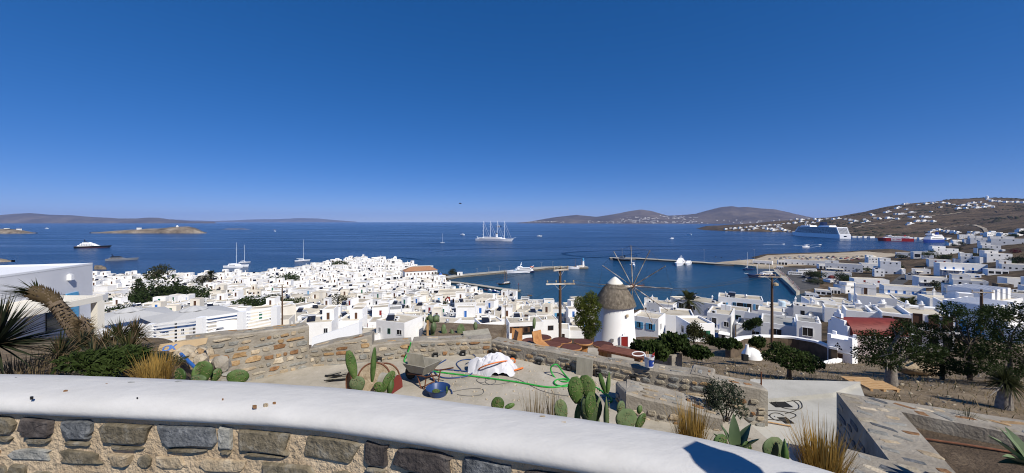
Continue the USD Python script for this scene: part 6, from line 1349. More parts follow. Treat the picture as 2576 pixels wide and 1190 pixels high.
def stone_mesh(fr, u, v, w, h, proud, g, e=.36):
    """one rounded field stone set in a face; fr(u, v, out) gives points"""
    n = 10; a = np.arange(n) * 2 * PI / n + g.uniform(-.26, .26, n)
    cu, cv = np.sign(np.cos(a)) * np.abs(np.cos(a)) ** e, np.sign(np.sin(a)) * np.abs(np.sin(a)) ** e
    k = g.uniform(.68, 1.0, n); tilt = g.uniform(-.35, .35, 2)
    rings = []
    for s, o in ((1.0, -.015), (.975, proud * .6), (.87, proud * .95), (.45, proud * 1.0)):
        j = g.uniform(.95, 1.05, n)
        U, V_ = cu * k * s * j * w / 2, cv * k * s * j * h / 2
        rings.append(fr(u + U, v + V_, o * (1 + (tilt[0] * U / w + tilt[1] * V_ / h) * (o > 0)) + g.uniform(-.12, .12, n) * proud * (o > 0)))
    c = fr(np.array([u]), np.array([v]), np.array([proud * 1.05]))
    P = np.vstack(rings + [c]); f = []
    for r in range(3):
        for j in range(n): q = (j + 1) % n; f += [[r*n + j, r*n + q, (r+1)*n + q], [r*n + j, (r+1)*n + q, (r+1)*n + j]]
    f += [[3*n + j, 3*n + (j + 1) % n, 4*n] for j in range(n)]
    return P, f
def lay_stones(parent, fr, U0, U1, v0, vtop, mw, mh, seed, mats, gap=.02, proud=.03, skip=0.0, most=290):
    g = np.random.default_rng(seed); q = random.Random(seed); v = v0; cnt = 0; top = max(vtop(U0), vtop(U1), vtop((U0 + U1) / 2))
    while v < top - mh * .3 and cnt < most:
        hh = mh * q.uniform(.7, 1.3)
        u = U0 + q.uniform(-.5, 0) * mw
        while u < U1 and cnt < most:
            w = mw * q.choice([.5, .8, 1.0, 1.25, 1.6]) * q.uniform(.85, 1.15); a, b = max(u, U0), min(u + w, U1); u += w
            lim = vtop((a + b) / 2); h1 = min(hh * q.uniform(.62, 1.05), lim - v - gap)
            if b - a < mw * .25 or h1 < mh * .3 or q.random() < skip: continue
            put(parent, 'stone', stone_mesh(fr, (a + b) / 2, v + hh / 2 + q.uniform(-.1, .1) * hh if h1 > hh * .77 else v + h1 / 2, b - a - gap, h1 - gap, proud * q.uniform(.6, 1.3), g, q.choice([.4, .55, .7])), q.choice(mats), smooth=28); cnt += 1
        v += hh
    return cnt
def path_frame(P, z0, out=1):
    """frame on the vertical face over plan line P; v measured from z0; out=+1: to the right of travel"""
    P = np.asarray(P, float); seg = np.linalg.norm(np.diff(P, axis=0), axis=1); S = np.concatenate([[0], np.cumsum(seg)]); T = np.gradient(P, S, axis=0) if len(P) > 2 else np.repeat([(P[1]-P[0]) / seg[0]], 2, 0)
    def fr(u, v, o):
        u = np.atleast_1d(u); x, y = np.interp(u, S, P[:, 0]), np.interp(u, S, P[:, 1]); tx, ty = np.interp(u, S, T[:, 0]), np.interp(u, S, T[:, 1]); L = np.hypot(tx, ty)
        return np.stack([x + ty / L * out * o, y - tx / L * out * o, z0 + v + 0 * u], 1)
    return fr, S[-1]
def offset(P, d):
    P = np.asarray(P, float); T = np.gradient(P, axis=0); T /= np.linalg.norm(T, axis=1, keepdims=True); return P + np.stack([T[:, 1], -T[:, 0]], 1) * (d if np.ndim(d) == 0 else np.asarray(d)[:, None])
ZC = 55.75
edge = smooth_line([atz(a, b, ZC)[:2] for a, b in ((-420, 928), (-150, 933), (0, 936), (240, 941), (500, 952), (800, 966), (1000, 986), (1200, 1012), (1500, 1052), (1800, 1102), (2030, 1160), (2130, 1190), (2300, 1262))], 90)
t = thing('parapet', 'curved low terrace parapet with thick whitewashed cap over dark field stones', 'parapet')
prof = [(.02, -.13), (-.005, -.09), (0, -.035), (.035, -.004), (.12, .004), (.24, .006), (.33, 0), (.39, -.014), (.435, -.04), (.455, -.075), (.45, -.105), (.425, -.128), (.37, -.138)]
fac = np.interp(np.arange(90), [0, 30, 89], [.94, .92, .80]); rings = []
for i, d in enumerate(prof):
    o = offset(edge, d[0] * fac); nz = meshkit.fbm(np.column_stack([o * 5.0, np.full(len(o), i * .35)]), 3, 2) - .5; n2 = meshkit.fbm(np.column_stack([o * 1.5, np.full(len(o), i * .15)]), 2, 4) - .5
    o = offset(edge, d[0] * fac + (nz * .02 if i not in (0, 12) else 0)); rings.append(np.column_stack([o, ZC + d[1] + nz * .010 + n2 * .016]))
Rg = np.array(rings); a, b, _ = Rg.shape; v = Rg.reshape(-1, 3); f = [[i*b + j, i*b + j + 1, (i+1)*b + j + 1, (i+1)*b + j] for i in range(a - 1) for j in range(b - 1)]
put(t, 'cap', (v, np.array(f)[:, ::-1]), 'limewash', smooth=True)
i0, o0 = offset(edge, .385 * fac), offset(edge, .03)
put(t, 'mortar', MB().prism(Polygon(np.vstack([i0, o0[::-1]])).buffer(0), 54.2, ZC - .10), 'mortar_sand')
fr, LL = path_frame(i0, 54.95)
seam = lambda u: .655
q = random.Random(7)
# the big stones of the top course, then the rubble under it
g_ = np.random.default_rng(70); u = .0; k = 0
while u < LL - .1:
    w = q.choice([.1, .2, .3, .36, .42, .5]) * q.uniform(.85, 1.15); h = q.uniform(.13, .215)
    put(t, 'stone', stone_mesh(fr, u + w / 2, .652 - h / 2 - .004, w - .008, h - .006, q.uniform(.02, .04), g_, q.choice([.26, .32, .45])), q.choice(['stone_slate', 'stone_dark', 'stone_lichen', 'stone_lichen', 'stone_dark', 'stone_grey', 'stone_slate']), smooth=18)
    if h < .18: put(t, 'stone', stone_mesh(fr, u + w / 2, .652 - h - (.205 - h) / 2, w * .7, .195 - h, .03, g_, .5), 'stone_lichen', smooth=18)
    u += w; k += 1
lay_stones(t, fr, 0, LL, .0, lambda u: .44, .30, .15, 71, ['stone_grey', 'stone_lichen', 'stone_tan', 'stone_lichen', 'stone_rust', 'stone_grey'], .014, .026, .02)
for vx, vy, w, mt in ((165, 982, .05, 'stone_rust'), (80, 998, .035, 'hull_black'), (330, 962, .09, 'roof_grey'), (449, 960, .09, 'roof_grey'), (268, 965, .03, 'stone_rust'), (640, 1020, .04, 'stone_rust'), (668, 1016, .05, 'stone_tan'), (1365, 1047, .05, 'stone_tan'), (40, 950, .02, 'hull_black'), (360, 985, .02, 'hull_black'), (560, 1003, .02, 'stone_rust'), (1420, 1062, .05, 'stone_tan'), (690, 1012, .03, 'stone_rust'), (346, 1000, .018, 'hull_black')):
    p = atz(vx, vy, ZC + .005); w *= .7; n = 9; rr_ = [(p[0] + math.cos(k*2*PI/n) * w * .5 * q.uniform(.5, 1.2), p[1] + math.sin(k*2*PI/n) * w * .22 * q.uniform(.5, 1.2)) for k in range(n)]
    pz = MB(); pz.prism(Polygon(rr_).buffer(0), p[2] - .02, p[2] + .002); put(t, 'stain', pz, mt)
solo('terrace_floor', MB().box((-9, -7, 54.9), (9, 1.3, 55.19)), 'cement', kind='structure')
# the bank of soil behind the parapet
gx_, gy_ = np.meshgrid(np.linspace(-14, 9, 150), np.linspace(1.2, 9.4, 60), indexing='ij')
def bank(x, y):
    left = np.clip((-x / y - .72) / .22, 0, 1); left = left * left * (3 - 2 * left)
    zl = 55.12 - .085 * (y - 3) - .25 * np.clip(y - 7, 0, 9); zr = 54.55 - .36 * np.maximum(y - 2.4, 0)
    return np.maximum(left * zl + (1 - left) * zr, np.where(left > .5, 52.0, 52.3)) - 2.2 * np.clip((x - 3.0) / 1.2, 0, 1) * np.clip((y - 4) / 1.5, 0, 1) + .10 * (meshkit.fbm(np.stack([x * 1.7, y * 1.7, x * 0], -1), 4, 3) - .5)
gz_ = bank(gx_, gy_); n1, n2 = gx_.shape
qd = [[i*n2 + j, (i+1)*n2 + j, (i+1)*n2 + j + 1, i*n2 + j + 1] for i in range(n1 - 1) for j in range(n2 - 1)]
# cut away under the terrace and where the patio lies
ed = Polygon(np.vstack([edge, [(9, .5), (9, -9), (-14, -9)]])).buffer(0).buffer(.05)
cx = gx_.ravel()[np.array(qd)].mean(1); cy = gy_.ravel()[np.array(qd)].mean(1); kk = ~shapely.contains_xy(ed, cx, cy)
solo('soil_bank', (np.stack([gx_.ravel(), gy_.ravel(), gz_.ravel()], 1), np.array(qd)[kk]), 'soil', kind='structure', smooth=True)
bz = lambda x, y: float(bank(np.array([x]), np.array([y]))[0])
# the patio and its walls
A, B, C, Dp, E, F, G = (-7.5, 8.5), (-5.6, 10.2), (-4.0, 10.55), (-2.95, 10.9), (-.62, 11.2), (3.4, 8.9), (4.55, 8.35)
solo('patio_floor', MB().prism([(-7.3, 5.2), (4.7, 5.2), (4.7, 8.5), (3.5, 9.0), (-.6, 11.35), (-3, 11.05), (-5.7, 10.4), (-7.6, 8.7)], 52.4, 53.0), 'cement', kind='structure')
def slope_wall(parent, P, Q, zt0, zt1, zb, thick, seed, mats, mw=.26, mh=.13, top=True, proud=.028, endcap=0, skip=.04, most=200, mort='mortar'):
    P, Q = np.array(P, float), np.array(Q, float); d = (Q - P); L = np.linalg.norm(d); d /= L; nrm = np.array([d[1], -d[0]]); m = MB()
    a, b, c, e = P, Q, Q - nrm * thick, P - nrm * thick
    N = max(2, int(L / .3)); V = []
    for i in range(N + 1):
        k = i / N; x = P + (Q - P) * k; z = zt0 + (zt1 - zt0) * k + .012 * math.sin(i * 2.1 + seed)
        V += [(*x, zb), (*x, z - .03), (*(x - nrm * .04), z), (*(x - nrm * (thick - .04)), z + .012 * math.sin(i)), (*(x - nrm * thick), z - .03), (*(x - nrm * thick), zb)]
    m.loft([V[6*i:6*i+6] for i in range(N + 1)]); put(parent, 'mortar', m, mort)
    fr, _ = path_frame([P, Q], zb); n = lay_stones(parent, fr, .02, L - .02, .02, lambda u: zt0 + (zt1 - zt0) * u / L - zb - .035, mw, mh, seed, mats, .022, proud, skip, most)
    if top:
        def ft(u, v, o): return np.stack([P[0] + d[0]*u - nrm[0]*v, P[1] + d[1]*u - nrm[1]*v, zt0 + (zt1 - zt0) * u / L + o - .012 + 0*u], 1)
        lay_stones(parent, ft, .05, L - .05, .05, lambda u: thick - .05, .30, .15, seed + 9, mats + ['stone_grey', 'stone_grey'], .04, .028, .22, 80)
WARM = ['stone_tan', 'stone_ochre', 'stone_sand', 'stone_tan', 'stone_grey', 'stone_sand', 'stone_cream', 'stone_sand', 'stone_grey', 'stone_rust']
tall = thing('stone_wall', 'tall sloping stone wall on the left of the patio with rounded broken top', 'stone wall')
slope_wall(tall, A, B, 54.28, 54.12, 52.4, .5, 3, WARM, .3, .15, most=170); slope_wall(tall, B, C, 53.48, 53.76, 52.4, .5, 4, WARM, .28, .14, most=90)
low = thing('stone_wall', 'low stone wall bent round the back of the patio, set with little black lamps', 'stone wall')
slope_wall(low, C, Dp, 53.47, 53.46, 52.6, .5, 5, WARM, .26, .13, most=40); slope_wall(low, Dp, E, 53.46, 53.45, 52.6, .5, 6, WARM, .26, .13, most=60)
slope_wall(low, E, F, 53.4, 53.42, 52.6, .42, 7, WARM, .26, .13, most=120); slope_wall(low, F, G, 53.42, 53.46, 52.4, .5, 8, WARM, .28, .15, most=50)
slope_wall(low, G, (4.95, 9.0), 53.48, 53.42, 52.0, .5, 18, WARM, .24, .14, most=20)
block = thing('stone_wall', 'low stone block with flat mortared top between the patio and the golden grass', 'stone wall')
slope_wall(block, (2.35, 7.62), (4.02, 7.05), 53.47, 53.25, 52.0, .75, 9, WARM, .24, .14, most=60); slope_wall(block, (2.3, 8.2), (2.35, 7.64), 53.46, 53.47, 52.6, .3, 10, WARM, .22, .14, False, most=12)
slope_wall(block, (3.95, 6.62), (4.6, 6.25), 53.0, 52.95, 51.8, .5, 12, WARM, .24, .14, most=20); slope_wall(block, (3.2, 6.3), (3.9, 5.9), 52.9, 52.9, 51.8, .5, 13, WARM, .26, .15, most=20)
broken = thing('stone_wall', 'short broken dry-stone wall end beside the steel rod', 'stone wall')
slope_wall(broken, (5.35, 10.0), (6.75, 9.75), 52.75, 52.55, 51.4, .5, 14, WARM, .26, .16, most=30, proud=.05)
def face_hit(vx, vy, segs):
    k = (vx - 1288) / FV
    for P, Q in segs:
        d0, d1 = P[0] - k * P[1], Q[0] - k * Q[1]
        if d0 * d1 <= 0:
            s = d0 / (d0 - d1); x, y = P[0] + (Q[0]-P[0])*s, P[1] + (Q[1]-P[1])*s; d = np.array([Q[0]-P[0], Q[1]-P[1]]); d /= np.linalg.norm(d); return np.array([x, y, EYE - (vy - HOR) / FV * y]), d, np.array([d[1], -d[0]])
SEG = [(A, B), (B, C), (C, Dp), (Dp, E), (E, F), (F, G)]
words_ = ['on the tall sloping wall, above the cut drums', 'left of the wheelbarrow, first on the low wall', 'behind the green hose end', 'behind the wheelbarrow tray', 'over the white sack', 'nearest the inner corner', 'just past the inner corner', 'second past the inner corner', 'beside the leaning slab, corner side', 'beside the leaning slab, cactus side', 'last on the low wall, below the bucket']
for (vx, vy), w_ in zip(((800, 938), (954, 905), (1026, 897), (1096, 893), (1165, 888), (1238, 886), (1294, 898), (1357, 910), (1431, 925), (1506, 936), (1594, 950)), words_):
    p, d, n_ = face_hit(vx, vy, SEG); d3, n3 = np.array([*d, 0]), np.array([*n_, 0]); up = np.array([0, 0, 1.]); t = thing('wall_lamp', f'square black wall lamp {w_}', 'wall lamp', p, group='black lamps set in the patio walls')
    m = MB()
    for s in (-1, 1): m.obox(n3*.045 + d3*s*.062, d3*.012, n3*.045, up*.075); m.obox(n3*.045 + up*s*.065, d3*.05, n3*.045, up*.012)
    m.obox(n3*.02, d3*.05, n3*.02, up*.053); put(t, 'housing', m, 'black_matte'); put(t, 'lens', MB().obox(n3*.048 - up*.01, d3*.036, n3*.006, up*.022), 'metal_grey')
# --- the paved court and the planter on the right ---------------------------------------
solo('court_floor', MB().prism([(3.9, 6.2), (8.2, 6.6), (9.4, 9.5), (11.5, 12.2), (8.0, 12.4), (6.0, 11.2), (4.7, 8.9)], 51.0, 51.6), 'cement_grey', kind='structure')
solo('court_strip', MB().prism([(6.9, 10.9), (8.0, 12.4), (11.5, 12.2), (9.9, 11.4)], 51.2, 51.72), 'cement_grey', kind='structure')
for (a, b, c, e), lab in (((1963, 1018, 42, 26), 'square dark drain pit in the court, largest of the openings'), ((1976, 1058, 22, 16), 'small dark pit at the near end of the court'), ((1900, 973, 18, 8), 'narrow dark slot by the broken wall end')):
    p = atz(a, b, 51.6); w = c / FV * p[1]; h = .32; t = thing('drain_pit', lab, 'drain pit', p); put(t, 'opening', MB().box((-w/2, -h/2, -.3), (w/2, h/2, .006)), 'dark_gap'); put(t, 'rim', MB().box((-w/2 - .04, h/2 + .001, -.1), (w/2 + .04, h/2 + .05, .02)).box((w/2 + .001, -h/2, -.1), (w/2 + .05, h/2, .02)), 'cement_grey')
plan = thing('stone_planter', 'thick-walled stone planter with mortared top and dark soil, nearest right corner', 'planter')
ZP = 53.3
outer = [(7.05, 8.03), (9.6, 6.85), (13.5, 5.0), (13.5, 1.2), (7.2, 1.2), (5.15, 4.3), (4.9, 5.6), (5.46, 6.02), (5.85, 5.73)]
inner = [(7.57, 7.19), (8.85, 6.38), (12.6, 4.6), (12.6, 1.8), (8.2, 2.4), (6.45, 5.3)]
ring_ = Polygon(outer, [inner]); put(plan, 'mortar', MB().prism(ring_, 51.3, ZP), 'mortar')
put(plan, 'soil', MB().prism(Polygon(inner).buffer(-.003), 52.0, 53.05), 'soil_dark')
g_ = np.random.default_rng(5); q = random.Random(8); tr = 0; pts_ = []
while tr < 6000 and len(pts_) < 270:
    tr += 1; x, y = q.uniform(5, 10.5), q.uniform(4.2, 8.2)
    w, h = q.uniform(.16, .46), q.uniform(.09, .2)
    if not ring_.buffer(-.12).contains(Point(x, y)) or any((x-a)**2 + (y-b)**2 < .25**2 for a, b in pts_): continue
    pts_.append((x, y)); an = q.uniform(-.4, .4) + (2.05 if q.random() < .2 else -.5)
    ca, sa_ = math.cos(an), math.sin(an)
    put(plan, 'stone', stone_mesh(lambda u, v, o: np.stack([x + ca*u - sa_*v, y + sa_*u + ca*v, ZP - .008 + o], 1), 0, 0, w, h, .016, g_), q.choice(WARM + ['stone_grey', 'stone_slate']), smooth=50)
fr, L_ = path_frame([(7.05, 8.03), (5.85, 5.73)], 51.6, 1); lay_stones(plan, fr, .03, L_ - .05, .1, lambda u: 1.66, .3, .2, 55, ['stone_grey', 'stone_tan', 'stone_slate'], .03, .02, .1, 50)
def V3(vx, vy, z): return atz(vx, vy, z)
for (a, b), (c, e), lab in (((2288, 1057), (2408, 1072), 'rusty reinforcing rod lying across the planter soil, farther one'), ((2320, 1103), (2560, 1140), 'rusty reinforcing rod lying across the planter soil, nearer one')):
    p, q_ = V3(a, b, 53.09), V3(c, e, 53.08); solo('steel_rod', MB().tube([p, (p + q_) / 2 + (0, 0, .01), q_], .018, 7), 'rust', lab, 'steel rod')
# ---- things in the yard -----------------------------------------------------------
plain('hose_green', (0.03, 0.30, 0.05), 0.4); plain('hose_blue', (0.02, 0.05, 0.15), 0.4); plain('cable_grey', (0.10, 0.10, 0.10), 0.6); plain('sack_white', (0.56, 0.56, 0.59), 0.8); plain('strap_orange', (0.70, 0.18, 0.04), 0.7)
mottled('ply_grey', [(0.3, (0.24, 0.22, 0.175)), (0.7, (0.36, 0.335, 0.27))], 6.0, rough=0.9, stretch=(1, 1, .3))
mottled('wood_raw', [(0.3, (0.36, 0.21, 0.09)), (0.7, (0.52, 0.34, 0.17))], 5.0, rough=0.7, stretch=(1, 6, 1))
mottled('wood_red', [(0.3, (0.07, 0.025, 0.014)), (0.55, (0.14, 0.055, 0.03)), (0.75, (0.24, 0.11, 0.06))], 4.0, rough=0.5, stretch=(1, 8, 1), spec=0.15, vary=.4)
mottled('wood_orange', [(0.3, (0.28, 0.12, 0.04)), (0.7, (0.48, 0.25, 0.10))], 6.0, rough=0.5)
mottled('cardboard', [(0.3, (0.36, 0.26, 0.15)), (0.7, (0.44, 0.33, 0.20))], 3.0, rough=0.9)
mottled('cactus_green', [(0.28, (0.030, 0.060, 0.014)), (0.5, (0.065, 0.115, 0.028)), (0.72, (0.12, 0.165, 0.05))], 7.0, rough=0.5, bump=0.5, bscale=30, dist=0.01, vary=0.25)
mottled('cactus_grey', [(0.28, (0.055, 0.085, 0.035)), (0.5, (0.10, 0.14, 0.06)), (0.72, (0.17, 0.19, 0.10))], 7.0, rough=0.55, vary=0.2)
mottled('agave_green', [(0.3, (0.07, 0.11, 0.05)), (0.7, (0.16, 0.21, 0.11))], 3.0, rough=0.5, vary=0.2)
leafy('straw_gold', (0.40, 0.24, 0.055), (0.70, 0.47, 0.14), 0.35, 2.0, 0.8)
leafy('straw_pale', (0.24, 0.17, 0.085), (0.42, 0.32, 0.18), 0.3, 2.0, 0.7)
leafy('yucca_dark', (0.018, 0.026, 0.014), (0.055, 0.066, 0.034), 0.15, 2.5)
plain('spine_brown', (0.22, 0.18, 0.09), 0.8)
on = lambda vx, vy, z=53.0: atz(vx, vy, z)
def line_thing(name, label, pts, r, mat, z=53.0, cat=None, n=90, group=None):
    P = np.array([on(p[0], p[1], z + (p[2] if len(p) > 2 else 0) + r) for p in pts]); P = smooth_line(P, n) if len(P) > 3 else P
    solo(name, MB().tube(P, r, 7), mat, label, cat or name.replace('_', ' '), group, smooth=True)
line_thing('garden_hose', 'bright green hose running across the yard from the barrow to its coils', [(1062, 930), (1120, 938), (1180, 945), (1250, 954), (1330, 966), (1385, 974), (1420, 970), (1437, 962), (1425, 954), (1398, 957), (1396, 966), (1422, 972), (1438, 967), (1432, 955), (1410, 928, .12), (1396, 917, .28), (1386, 924, .2), (1392, 945), (1418, 960), (1452, 958), (1500, 975), (1528, 994), (1539, 1004), (1532, 1012)], .021, 'hose_green', n=180)
line_thing('garden_hose', 'end of green hose hanging over the low wall left of the barrow', [(1033, 862, .47), (1030, 875, .3), (1022, 895, .1), (1017, 907), (1024, 911)], .021, 'hose_green')
line_thing('water_pipe', 'dark blue pipe looped on the yard between barrow and white sack', [(1122, 905), (1110, 912), (1094, 925), (1096, 940), (1115, 950), (1150, 950), (1180, 944), (1192, 928), (1196, 905, .1), (1190, 893, .35)], .018, 'hose_blue')
line_thing('water_pipe', 'dark blue pipe curling from the yard into the basin', [(1182, 934), (1140, 931), (1098, 932), (1080, 943), (1090, 956), (1112, 968), (1130, 978), (1137, 990)], .018, 'hose_blue')
line_thing('water_pipe', 'short dark blue pipe end behind the white sack', [(1160, 932), (1152, 922), (1150, 912), (1162, 906), (1185, 905)], .016, 'hose_blue')
for lab, pts in (('thin grey cable with two small loops in the middle of the yard', [(1198, 950), (1240, 947), (1268, 938), (1272, 930), (1258, 930), (1256, 938), (1290, 950), (1320, 962), (1360, 982), (1420, 995), (1500, 998), (1560, 1004)]), ('thin grey cable knotted in rings near the yard centre', [(1300, 958), (1260, 966), (1228, 966), (1222, 958), (1240, 954), (1246, 962), (1225, 968), (1205, 962), (1200, 954), (1216, 950), (1222, 958), (1205, 962)]), ('thin grey cable trailing from the blue basin', [(1140, 985), (1180, 978), (1214, 980), (1214, 990), (1180, 996), (1150, 992)])):
    line_thing('cable', lab, pts, .007, 'cable_grey', n=120)
for lab, pts in (('black cable looped widely over the court around the drain pit', [(1870, 975), (1905, 985), (1912, 990), (1895, 996), (1880, 988), (1900, 980), (1940, 1000), (1975, 1010), (2010, 1008), (2018, 1018), (2002, 1030), (1965, 1024), (1952, 1012), (1985, 1004), (2002, 1012), (1998, 1034), (1976, 1040)]), ('black cable coiled flat at the near end of the court', [(1935, 1046), (1975, 1036), (2000, 1042), (1985, 1054), (1950, 1056), (1938, 1048), (1960, 1040), (1975, 1048), (1955, 1056), (1900, 1050)]), ('black cable running from the steel rod towards the drain pit', [(1915, 978), (1950, 984), (1985, 990), (1965, 1000), (1940, 1010), (1960, 1024)])):
    line_thing('cable', lab, pts, .010, 'rope_dark', z=51.6, n=120)
# wheelbarrow with a board stood in it
p = on(1058, 962); t = thing('wheelbarrow', 'cement-crusted wheelbarrow with a grey board standing in its tray', 'wheelbarrow', p, 2.55, .9)
m = MB(); b0 = [(-.27, -.2, .30), (.24, -.2, .30), (.24, .2, .30), (-.27, .2, .30)]; b1 = [(-.50, -.33, .62), (.36, -.33, .55), (.36, .33, .55), (-.50, .33, .62)]; b2 = [(-.47, -.30, .62), (.33, -.30, .55), (.33, .30, .55), (-.47, .30, .62)]; b3 = [(-.25, -.18, .33), (.22, -.18, .33), (.22, .18, .33), (-.25, .18, .33)]
m.loft([b0, b1, b2, b3]); put(t, 'tray', m, 'ply_grey'); put(t, 'wheel', MB().cyl((.42, -.04, .17), (.42, .04, .17), .17, n=16), 'tyre')
for s in (-1, 1):
    put(t, 'handle', MB().tube([(.42, s*.09, .17), (.1, s*.2, .28), (-.5, s*.27, .36), (-.95, s*.29, .52)], .02, 6), 'rust'); put(t, 'leg', MB().tube([(-.12, s*.22, .30), (-.3, s*.25, .0), (-.42, s*.25, .0), (-.5, s*.26, .36)], .018, 6), 'rust')
put(t, 'brace', MB().bar((-.3, -.25, .02), (-.3, .25, .02), .025, .025), 'rust')
t = thing('board', 'thin grey board propped upright in the wheelbarrow', 'board', p, 2.9, .9); put(t, 'panel', MB().add([(-.2, .05, .34), (.28, .12, .34), (.30, .22, .88), (-.16, .15, .83), (-.2, .07, .34), (.28, .14, .34), (.30, .24, .88), (-.16, .17, .83)], BOXF), 'ply_grey')
# the crumpled white sack
g_ = np.random.default_rng(2)
def crumple(c, rx, ry, h, seed, n=26, rz=0.0):
    X, Y = np.meshgrid(np.linspace(-1, 1, n), np.linspace(-1, 1, n), indexing='ij'); r = np.sqrt(X**2 + Y**2) / (1 + .18*np.sin(3*np.arctan2(Y, X) + seed)); k = np.stack([X*2.2, Y*2.2, X*0 + seed], -1)
    ridge = 1 - np.abs(meshkit.fbm(k, 4, seed) - .5) * 3.2; Z = np.clip(1 - r**2.2, 0, 1) ** .6 * h * (.45 + .75*ridge); Z = np.where(r > 1.05, -.03, Z); U, W_ = X*rx, Y*ry
    v = np.stack([c[0] + math.cos(rz)*U - math.sin(rz)*W_, c[1] + math.sin(rz)*U + math.cos(rz)*W_, c[2] + Z], -1).reshape(-1, 3)
    f = [[i*n+j, (i+1)*n+j, (i+1)*n+j+1, i*n+j+1] for i in range(n-1) for j in range(n-1)]; return v, f
p = on(1242, 932); t = thing('builders_sack', 'big crumpled white sack with orange straps lying in the yard', 'sack'); put(t, 'cloth', crumple(p, .68, .42, .40, 5, 34), 'sack_white', smooth=25)
put(t, 'strap', MB().tube(smooth_line([on(1205, 935), on(1215, 922, 53.25), on(1240, 914, 53.36), on(1275, 908, 53.28)], 20), .018, 5), 'strap_orange'); put(t, 'strap', MB().tube(smooth_line([on(1290, 931), on(1303, 929, 53.06), on(1315, 926, 53.03), on(1308, 930), on(1296, 932)], 20), .02, 5), 'strap_orange'); put(t, 'strap', MB().tube(smooth_line([on(1280, 908, 53.22), on(1292, 903, 53.28), on(1296, 909, 53.2), on(1288, 913, 53.15)], 16), .02, 5), 'strap_orange')
# leaning slab, bucket with sticks
p, d, n_ = face_hit(1474, 945, SEG); d3, n3 = np.array([*d, 0]), np.array([*n_, 0]); b = np.array([p[0], p[1], 53.0]) + n3*.16
solo('leaning_slab', MB().obox(b + np.array([0, 0, .22]) - n3*.045, d3*.215, n3*.02, np.array([0, 0, .215]) - n3*.04), 'ply_grey', 'square grey slab leaning against the low wall', 'slab')
p = on(1633, 922, 53.5); t = thing('paint_bucket', 'white plastic bucket with blue printed label standing on the wall', 'bucket', p); put(t, 'tub', MB().lathe([(.095, 0), (.118, .23), (.124, .235), (.124, .255), (.112, .255), (.108, .22), (.09, .02), (.01, .018)], 20), 'sack_white', smooth=40)
put(t, 'print', MB().lathe([(.0985, .03), (.1165, .19)], 8, arc=1.5, a0=-2.0), 'hull_blue'); put(t, 'print_mark', MB().lathe([(.1085, .09), (.1135, .135)], 4, arc=.5, a0=-1.1), 'sack_white'); put(t, 'wire_handle', MB().tube([(.12*math.cos(a), .12*math.sin(a), .2 + .02*math.sin(2*a)) for a in np.linspace(-2.9, -.2, 12)], .004, 4), 'cable_grey')
for dx, lab in ((-.055, 'pale wooden stick standing in the bucket, taller one'), (-.015, 'pale wooden stick standing in the bucket, inner one')):
    solo('wooden_stick', MB().tube([p + (dx*.4, .02, .03), p + (dx - .01, .01, .36)], .011, 7), 'wood_raw', lab, 'stick')
solo('trowel', MB().bar(p + (.02, 0, .1), p + (.09, -.03, .30), .035, .018).bar(p + (.088, -.03, .296), p + (.115, -.03, .35), .02, .02).bar(p + (.06, -.03, .31), p + (.12, -.03, .28), .03, .015), 'hull_red', 'red plastic scraper sticking out of the bucket', 'scraper')
# drums, half barrel, basin, bundle behind the parapet
def disc(label, vx, vy, D, r, yaw, tilt, mat, name='drum_lid', w=.06):
    c = at(vx, vy, D); n3 = np.array([math.sin(yaw)*math.cos(tilt), -math.cos(yaw)*math.cos(tilt), math.sin(tilt)]); t = thing(name, label, 'drum lid'); put(t, 'disc', MB().cyl(c - n3*w/2, c + n3*w/2, r, n=26), mat); put(t, 'rim', MB().tube([c + n3*w/2 + r*(math.cos(a)*np.cross(n3, [0, 0, 1.]) + math.sin(a)*np.cross(np.cross(n3, [0, 0, 1.]), n3)) for a in np.linspace(0, 2*PI, 27)], .018, 5, False), 'rust')
disc('tan round drum lid standing upright behind the cactus', 942, 953, 7.8, .34, .1, .15, 'stone_tan'); disc('paler drum lid leaning behind the first one', 966, 952, 8.2, .34, .2, .1, 'stone_cream'); disc('small rusty lid against the bundle of laths', 882, 962, 7.4, .19, -.9, .1, 'stone_rust')
c = at(999, 985, 7.3); t = thing('half_barrel', 'half barrel with pale curved shell and brick-red end, behind the parapet', 'barrel'); pr = [(math.cos(a)*.17, math.sin(a)*.30) for a in np.linspace(0, PI, 14)]
d3 = np.array([.94, -.34, 0]); s3 = np.array([.34, .94, 0]); L = [c + np.array([0, 0, .02]) - d3*.38 + s3*x + np.array([0, 0, z]) for x, z in pr]; Rr = [q_ + d3*.38 for q_ in L]
put(t, 'shell', MB().loft([L, Rr], cap=False), 'ply_grey'); put(t, 'end', MB().loft([[q_ - d3*.012 for q_ in Rr], [q_ + d3*.006 for q_ in Rr]]), 'dome_red')
t = thing('lath_bundle', 'bundle of weathered laths lying by the drum lids', 'laths'); q = random.Random(4)
for i in range(16):
    a = at(815 + q.uniform(0, 14), 944 + i*1.1, 8.0); put(t, 'lath', MB().bar(a, a + np.array([q.uniform(.35, .55), q.uniform(-.1, .1), q.uniform(-.02, .12)]), .03, .015), 'ply_grey' if i % 3 else 'black_matte')
p = on(1102, 992); t = thing('basin', 'round blue basin on the yard floor holding a small cactus', 'basin', p); put(t, 'tub', MB().lathe([(.20, 0), (.27, .16), (.285, .165), (.26, .15), (.19, .02), (.01, .02)], 24), 'hose_blue', smooth=40)
p = on(1680, 1072, 52.6); t = thing('cement_bag', 'white bag slumped upright against the stone block', 'bag', p); rg = []
